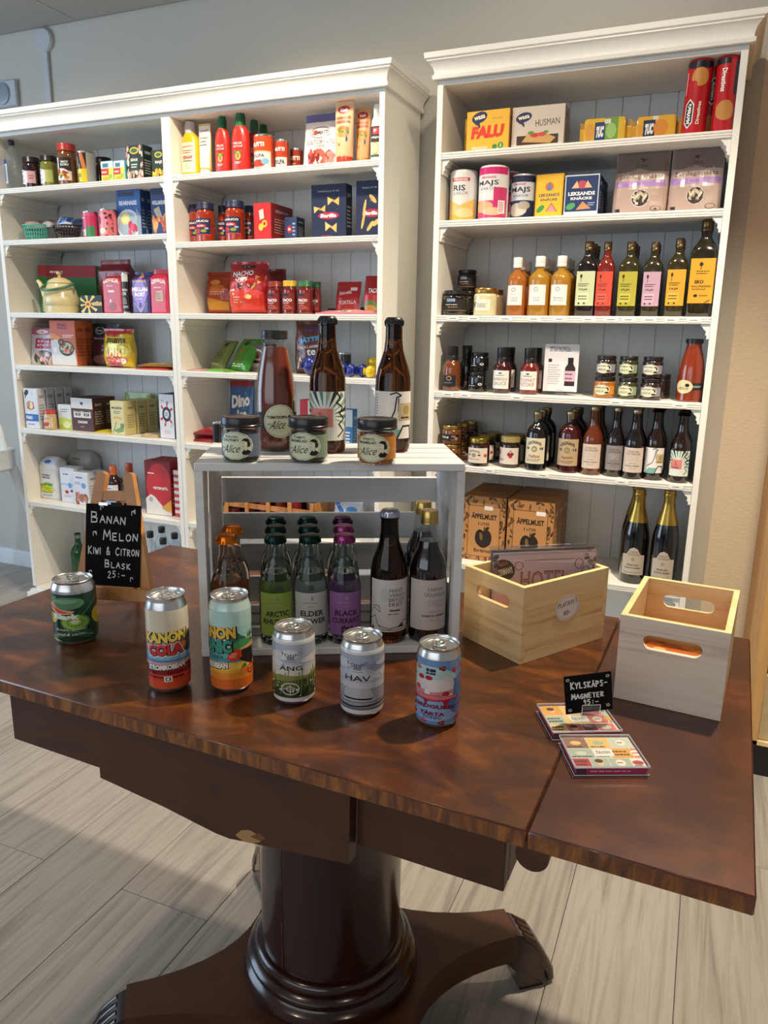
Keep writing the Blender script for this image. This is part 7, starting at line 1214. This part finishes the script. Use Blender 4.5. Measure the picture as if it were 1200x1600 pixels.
t=tag(empty('soup_bottle',(.7727,-1.4248,1.0692),.5),'tall tomato soup bottle with black lid on the crate top','soup bottle','tomato soup bottles'); R_=.0335; h=.1895
pr=[(R_*.9,0),(R_*.98,.002),(R_,.008),(R_,h*.40),(R_*.98,h*.50),(R_*.88,h*.64),(R_*.74,h*.76),(R_*.62,h*.85),(R_*.585,h*.92),(R_*.62,h*.93)]
r=MB(); r.lathe([(0,.003)]+[(max(0,a-.0025),b+.003) for a,b in pr[:-2]]+[(0,h*.86)],36,'7c2a0e'); r.build('tomato_soup',FLUID,t)
r=MB(); r.lathe([(0,.0008)]+pr,36,'ffffff'); r.build('bottle_glass',JARG,t)
r=MB(); r.lathe(lid_profile(R_*.64,h*.925,h),32,'181616'); r.build('lid',PLASTIC,t); label(t,ART['soup'],pr,h*.12,h*.40,2.7,.0)
for loc,art,l in (((.857,-1.4055,1.0692),'beerc','brown beer bottle with green and coral leaf label on the crate top'),((.9434,-1.3422,1.0692),'beerw','brown beer bottle with white neck drawing label on the crate top')):
    t=clear_bottle('beer_bottle',.2125,.0288,art,'1c1a18',BEERG,loc,.45,l,'beer bottles around the crate',lz=(.10,.46),span=2.6,capm=PLASTIC,liquid=.84)
# drinks cans
def drink_can(loc,rz,art,lab,R_=.0285,h=.139,z0=.008,z1=.122,white=False,cat='can',base='c8c8c8',span=3.4):
    t=tag(empty('drink_can',loc,rz),lab,cat,'printed drink cans in front of the crate')
    pr=[(0,.006),(R_*.6,.003),(R_*.78,0),(R_*.84,.001),(R_*.97,.0065),(R_,.011),(R_,h*.86),(R_*.985,h*.885),(R_*.90,h*.945),(R_*.875,h*.965),(R_*.90,h*.985),(R_*.915,h*.995),(R_*.90,h),(R_*.875,h*.992),(R_*.85,h*.962),(0,h*.960)]
    r=MB(); r.lathe(pr,48,'d2d2d0'); r.build('can_body',METAL,t)
    lp=[(R_*.97+.0002,.0065),(R_+.0002,.011),(R_+.0002,h*.86),(R_*.985+.0002,h*.885),(R_*.9,h*.945)]
    zs=[z0]+[z for _,z in lp if z0<z<z1]+[z1]; r=MB(); 
    if white: bc='e6e4e2'
    else: bc=ART[art][0][1]
    r.lathe([(prof_r(lp,z),z) for z in zs],48,bc if isinstance(bc,str) else 'cccccc')
    n0=len(r.f); emit(r,ART[art],cylmap(lp,z0,z1,span),34,8); r.build('printed_wrap',colmat('can_print',.25,.25,.25),t)
    r=MB(); zt=h*.962
    r.lathe([(R_*.70,zt),(R_*.72,zt+.0012),(R_*.74,zt)],36,'d8d8d4'); r.tube([(R_*.33*math.cos(a)*.8,R_*.05-R_*.38*math.sin(a),zt+.0022) for a in [2*PI*k/20 for k in range(20)]],.0011,6,'e4e4e0',0,True); r.tube([(R_*.14*math.cos(a),R_*.22+R_*.12*math.sin(a),zt+.0022) for a in [2*PI*k/12 for k in range(12)]],.0009,6,'e4e4e0',0,True); r.lathe([(0,zt+.003),(.002,zt+.003),(.0026,zt+.0005)],10,'d8d8d4',0,(0,R_*.05,0)); r.build('ring_pull',METAL,t)
    r=MB(); emit(r,[E(.5,.5,.5,.5,'8e8e8c',20),E(.5,.5,.43,.43,'b8b8b4',20)],lambda u,v,k:((u-.5)*R_*.62,-R_*.62+(v-.0)*R_*.52,zt+.0002+k)); r.build('mouth_score',METAL,t,False)
    return t
drink_can((.510,-1.6215,.7652),.78,'blask','short can with green fruit and leaf print at the left of the table',.0334,.104,.007,.086,False,'can')
drink_can((.7543,-1.6933,.7652),.66,'cola','tall can with yellow and red cola lettering')
drink_can((.8334,-1.6565,.7652),.58,'ktonic','tall can with palm beach and orange base half covering an orange-capped bottle',z1=.133,white=False)
drink_can((.9308,-1.6497,.7652),.54,'ang','short slim can with flower meadow and pale sky',.0285,.1065,.007,.0955,white=True)
drink_can((1.0301,-1.6419,.7652),.44,'hav','short slim can with grey sea and a small dark boat',.0285,.1075,.007,.0965,white=True)
drink_can((1.1309,-1.6257,.7652),.34,'jord','short slim blue can with strawberries and a cake slice',.0283,.109,.007,.094)
# ------------------------------------------------------------------ easel with chalk sign
ES=tag(empty('table_easel',(.5719,-1.5231,.7668),math.radians(15),-math.radians(10)),'small wooden table easel carrying the black drink sign','easel')
def bar(n,p0,p1,wd,th,par,mat=EASELW,y=0):
    """flat bar between two points in the xz plane with rounded top"""
    (xa,za),(xb,zb)=p0,p1; dx,dz=xb-xa,zb-za; l=math.hypot(dx,dz); ux,uz=dx/l,dz/l; nx,nz=-uz,ux; hw=wd/2
    poly=[(xa+nx*hw,za+nz*hw),(xa-nx*hw,za-nz*hw)]+[(xb-nx*hw*math.cos(a)+ux*hw*.7*math.sin(a),zb-nz*hw*math.cos(a)+uz*hw*.7*math.sin(a)) for a in [PI*k/6 for k in range(7)]]
    r=MB(); r.prism(poly,'y',y,y+th,'ffffff'); return r.build(n,mat,par,True,30,True)
bar('leg',(-.137,.001),(-.0915,.250),.018,.014,ES); bar('leg',(.0035,.001),(-.0435,.250),.018,.014,ES)
r=MB(); r.box(-.0955,-.0395,.002,.012,.206,.224,'ffffff',0,.001); r.build('cross_bar',EASELW,ES)
r=MB(); r.box(-.142,.006,-.012,0,.038,.056,'ffffff',0,.0015); r.box(-.142,.006,-.016,-.012,.038,.060,'ffffff',0,.001); r.build('ledge',EASELW,ES)
r=MB(); r.tube([(-.066,.014,.215),(-.066,.06,.11),(-.066,.098,.0195)],.006,8,'ffffff'); r.build('rear_leg',EASELW,ES)
a=math.radians(15); lo=ES.location
SG=tag(empty('chalk_sign',tuple(lo),math.radians(15),-math.radians(10)),'black sign hand-lettered in white chalk pen for the 25 kronor drink','sign','black hand-lettered signs')
r=MB(); x0,x1,z0,z1=-.1155,-.0165,.0605,.2005; r.box(x0,x1,-.0035,-.0005,z0,z1,'0e0e0f'); wc='dcdcd8'
note=lambda x,y:LN([(x,y),(x,y+.045),(x+.03,y+.05),(x+.045,y+.03)],.011,wc)
emit(r,[CH('BANAN',.09,.78,.125,.085,.016,wc,big=1.5,slope=-.03),CH('MELON',.33,.565,.125,.085,.016,wc,big=1.4,slope=.0),CH('KIWI & CITRON',.05,.385,.079,.075,.014,wc,big=1.25),CH('BLASK',.36,.235,.095,.065,.014,wc,big=1.35,slope=-.05),CH('25:-',.42,.105,.085,.08,.014,wc,big=1.0),note(.27,.93),note(.84,.88),LN([(.87,.93),(.9,.95),(.9,.9)],.011,wc),note(.14,.61),LN([(.17,.66),(.2,.66),(.2,.62)],.011,wc),note(.84,.07),note(.08,.13)],lambda u,v,k:(x0+u*(x1-x0),-.0035-k,z0+v*(z1-z0)),1,1,.0002,.00003)
r.build('sign_board',CHALK,SG,False)
r=MB(); r.box(-.092,-.076,-.0045,-.0036,.1985,.2035,'d8d8d6'); r.box(-.07,-.05,-.0045,-.0036,.197,.2045,'141414'); r.build('clip',METAL,SG,False)
# ------------------------------------------------------------------ pine boxes
def pine_box(loc,rz,w,l,h,lab,pale=False):
    t=tag(empty('pine_box',loc,rz),lab,'box','pine boxes on the table'); th=.008; fm=PINEPALE if pale else PINE
    for y0,y1,m_,nm in ((0,th,fm,'front_board'),(l-th,l,PINE,'rear_board')):
        r=MB(); plate([(0,0),(w,0),(w,h),(0,h)],stadium(w/2,h*.735,.038,.0102),'y',y0,y1,r); n0=len(r.f)
        r.m=[1 if min(r.v[k][2] for k in f)>h-.0005 else 0 for f in r.f]; r.build(nm,[m_,PINEDGE],t,True,30,True)
    for x0,x1 in ((0,th),(w-th,w)):
        r=MB(); r.box(x0,x1,th,l-th,0,h,'ffffff'); r.m=[1 if min(r.v[k][2] for k in f)>h-.0005 else 0 for f in r.f]; r.build('side_board',[PINE,PINEDGE],t,False)
    r=MB(); r.box(th,w-th,th,l-th,.003,.009,'ffffff'); r.build('bottom_board',PINE,t,False); return t
b1=pine_box((1.0775,-1.3430,.7655),-math.radians(32),.134,.194,.1235,'pine box holding metal signs with an oval price sticker')
a1=-math.radians(32); ex=Vector((math.cos(a1),math.sin(a1),0)); ey=Vector((-math.sin(a1),math.cos(a1),0)); o1=Vector((1.0775,-1.3430,.7655))
r=MB(); emit(r,[E(.5,.5,.5,.5,'e6dadc',26),RING(.5,.5,.45,.44,.015,'a8949a',26),CH('PLÅTSKYLT',.10,.56,.088,.15,.02,'3a2c34',big=1.2,slope=.1),CH('80-',.36,.22,.11,.17,.022,'3a2c34',big=1.0)],lambda u,v,k:(.134+.0003+k,.072+u*.054,.052+v*.042)); r.build('price_sticker',PRINT,b1,False,label='oval pinkish price sticker')
b2=pine_box((1.3356,-1.4635,.7655),-math.radians(4.6),.138,.1935,.1235,'empty-looking pine box with pale front at the right of the table',True)
# metal signs in the left box
def sign_plate(p,rz,w,h,art,lab,base='b8a0b0'):
    t=tag(empty('metal_sign',p,rz,-.06),lab,'metal sign','metal signs in the pine box'); r=MB(); r.box(0,w,0,.0015,0,h,base,0,.0006)
    if art: emit(r,ART[art],lambda u,v,k:(u*w,-k,v*h))
    r.build('printed_plate',colmat('enamel_print',.3,.3,.3),t,False)
    r=MB(); r.box(-.003,w+.003,-.003,-.0024,0,h+.006,'ffffff'); r.box(-.003,w+.003,.003,.0036,0,h+.006,'ffffff'); r.box(-.003,w+.003,-.0024,.003,h+.0055,h+.006,'ffffff'); r.build('plastic_sleeve',ACRYL,t,False); return t
sign_plate((1.1265,-1.3475,.7755),math.radians(34),.180,.139,'hotel','pink metal sign lettered HOTEL in a clear sleeve, front one')
sign_plate((1.1215,-1.3395,.7755),math.radians(34),.180,.1415,'','metal sign in a clear sleeve right behind the pink one','8a7a94')
# flat orange packs in the right box
for k,(dx,dy,c1,l) in enumerate(((.014,.112,'b8602c','orange printed pack at the bottom of the right pine box, seen through the slot'),)):
    r=MB(); r.box(0,.10,0,.065,0,.016,c1,0,.002); emit(r,[R(0,0,1,1,c1)]+DOTS(12,0,0,1,1,.12,.3,('e8b060','a83018','f0d8b0'),k+2),lambda u,v,k_:(u*.1,-k_,v*.016)); emit(r,DOTS(14,0,0,1,1,.1,.1,('e8b060','a83018','d8884a'),k+5),lambda u,v,k_:(u*.1,v*.065,.016+k_))
    o=r.build('sign_pack',GLOSS,None,False); a2=-math.radians(4.6); o.location=(1.3356+dx*math.cos(a2)-dy*math.sin(a2),-1.4635+dx*math.sin(a2)+dy*math.cos(a2),.7655+.0092+.0165*k); o.rotation_euler=(0,0,a2); tag(o,l,'pack')
# ------------------------------------------------------------------ magnet cases and their sign
def magnet_case(loc,rz,w,l,h,sd,lab):
    t=tag(empty('magnet_case',loc,rz),lab,'magnet case','clear cases of fridge magnets')
    r=MB(); r.box(.002,w-.002,.002,l-.002,.001,h*.72,'a81c50'); emit(r,[R(0,0,1,1,'b02058'),R(0,0,.14,1,'4a1430'),BARS(.2,.8,.3,.7,1,'e0a0b8',sd)],lambda u,v,k:(.002+u*(w-.004),.002-k,.001+v*(h*.72-.001))); emit(r,magnets(sd),lambda u,v,k:(.002+u*(w-.004),.002+v*(l-.004),h*.72+k),1,1,.0002,.00005); r.build('magnet_sheet',PRINT,t,False)
    r=MB(); r.box(0,w,0,l,0,h,'ffffff',0,.0012); r.build('clear_box',ACRYL,t,False)
    r=MB(); e='d8d8dc'
    for z in (h-.0008,h*.80,.0008):
        r.tube([(0,0,z),(w,0,z),(w,l,z),(0,l,z)],.0006,4,e,0,True)
    r.build('box_rim',PLASTIC,t,False); return t
magnet_case((1.3184,-1.6834,.7652),math.radians(25.1),.087,.0705,.0128,3,'clear case of fridge magnets nearest the camera')
magnet_case((1.2800,-1.6155,.7652),math.radians(27.5),.089,.0725,.0128,8,'clear case of fridge magnets under the small sign')
t=tag(empty('magnet_sign',(1.3165,-1.5655,.7782),math.radians(25)),'small black sign for fridge magnets at 95 kronor on a clear foot','sign','black hand-lettered signs')
r=MB(); r.lathe([(0,.0002),(.0225,.0002),(.0232,.0012),(.0225,.0030),(.019,.0042),(.018,.0034),(.0,.0048)],34,'ffffff'); r.box(-.012,.012,-.004,-.0032,.004,.020,'ffffff'); r.box(-.012,.012,.0012,.002,.004,.012,'ffffff'); r.build('clear_foot',ACRYL,t)
r=MB(); r.tube([(-.0115,-.0046,.005),(-.0115,-.0046,.0215),(.0115,-.0046,.0225),(.0115,-.0046,.006)],.0006,5,'f0f0f0'); r.build('clip_edge',PLASTIC,t)
r=MB(); w,h=.0605,.0525; wc='e6e6e2'; r.box(0,w,0,.0012,0,h,'0d0d0e')
fl4=lambda x,y:[E(x+.03*math.cos(q),y+.03*math.sin(q),.015,.012,wc,6) for q in (0,1.25,2.5,3.8,5)]
emit(r,[CH('KYLSKÅPS-',.13,.66,.087,.15,.026,wc,big=1.2,slope=.0),CH('MAGNETER',.14,.38,.086,.12,.024,wc,big=1.2),CH('95:-',.38,.2,.085,.13,.024,wc,big=1.0)]+fl4(.08,.9)+fl4(.92,.9)+fl4(.09,.1)+fl4(.9,.13),lambda u,v,k:(u*w,-k,v*h),1,1,.0002,.00003)
o=r.build('sign_board',CHALK,t,False); o.location=(-.031,-.0022,.0075); o.rotation_euler=(0,-math.radians(7.5),0)
# ------------------------------------------------------------------ pine unit at the right edge
t=tag(empty('pine_unit',(1.62,-.22,0)),'tall pine shelf unit with black plinth at the right edge of the room','shelf unit')
pu=PINEUNIT
for a,b,c_,d,e_,f,n_,m_ in ((0,.032,0,.56,0.1,2.1,'side_panel',pu),(.87,.90,0,.56,.1,2.1,'side_panel',pu),(.033,.869,.02,.56,.355,.375,'shelf',pu),(.033,.869,.02,.56,.80,.82,'shelf',pu),(.033,.869,.02,.56,1.25,1.27,'shelf',pu),(.033,.869,.02,.56,1.7,1.72,'shelf',pu),(.0,.90,0,.56,2.101,2.12,'top_board',pu),(.033,.869,.54,.56,.376,.799,'back_panel',pu),(.033,.869,.012,.03,.115,.315,'front_panel',paint('cream_panel','c8b48a',.5)),(.02,.88,.01,.54,0,.099,'plinth',paint('black_plinth','0d0c0b',.4)),(.0,.90,.0,.012,.1,.114,'bottom_rail',PINEDGE)):
    r=MB(); r.box(a,b,c_,d,e_,f,'ffffff',0,.0008); r.build(n_,m_,t)
r=MB(); r.tube([(.05,-.018,.335),(.09,-.03,.328),(.14,-.03,.328),(.18,-.018,.335)],.011,10,'f0ece4'); r.build('handle',PLASTIC,t,label='white rounded handle')
t=tag(empty('coffee_machine',(1.90,.02,.376)),'dark glossy machine with chrome fitting on the pine unit','machine')
r=MB(); r.box(-.22,.2,-.12,.2,0,.22,'18191d',0,.012); r.box(-.20,.18,-.20,-.12,0,.03,'2c3038',0,.004); r.build('housing',GLOSS,t)
r=MB(); r.tube([(-.17+.02*math.cos(q),-.125,.16+.02*math.sin(q)) for q in [2*PI*k/16 for k in range(16)]],.004,6,'d0d0d0',0,True); r.box(-.20,-.1,-.16,-.13,.07,.08,'c8c8c8',0,.003); r.build('chrome_fitting',METAL,t)
# ------------------------------------------------------------------ white high chair at the left edge
t=tag(empty('high_chair',(-1.755,-.07,0)),'white moulded plastic high chair at the left edge beside the cabinet','chair')
pl=paint('white_chair_plastic','d9dcdc',.3,50,0)
r=MB(); pts=[(-.17,.09,.62),(-.175,.10,.72)]+[(.165*math.cos(PI-PI*k/12)*1.0,.10,.74+.15*math.sin(PI*k/12)) for k in range(13)]+[(.175,.10,.72),(.17,.09,.62)]
r.tube(pts,.016,10,'ffffff'); r.build('back_loop',pl,t)
r=MB(); r.loft([(.60,.19,.17,5,0),(.61,.20,.18,5,0),(.68,.20,.18,5,0),(.70,.205,.185,5,0),(.70,.185,.165,5,0),(.63,.17,.15,5,0)],40,'ffffff'); r.build('seat_shell',pl,t)
r=MB(); pts=[(.195*math.cos(PI*k/14),-.17,.36+.24*math.sin(PI*k/14)) for k in range(15)]; r.tube([(x*1.05,y,z) for x,y,z in pts],.02,10,'ffffff'); r.build('front_arch',pl,t)
for sx in (-1,1):
    for sy in (-1,1):
        r=MB(); r.tube([(sx*.17,sy*.14,.61),(sx*.22,sy*.20,.3),(sx*.26,sy*.25,0.005)],[.022,.018,.015],12,'ffffff'); r.build('leg',pl,t)
# ------------------------------------------------------------------ goods on the shelves
CACHE={}
def place(row):
    kind,x,y,z,w,h,art,lab,cat,grp,o=row
    key=(kind,w,h,art,repr(o)); nm=cat.replace(' ','_')
    if key in CACHE: ob=copy_tree(CACHE[key])
    else:
        d=o.get('d',.06); ob=KIND[kind](nm,w,h,d,art,o); index_tree(ob); CACHE[key]=ob
    ob.name=nm; ob.location=(x,y,z+.0006); rx=-o.get('tilt',0) if kind!='roll' else 0
    if kind=='flat': rx=o.get('tilt',0)
    if kind!='roll': ob.rotation_euler=(rx,0,o.get('rz',0))
    for k_ in ('label','category','group'):
        if k_ in ob: del ob[k_]
    tag(ob,lab,cat,grp)
for row in ROWS: place(row)
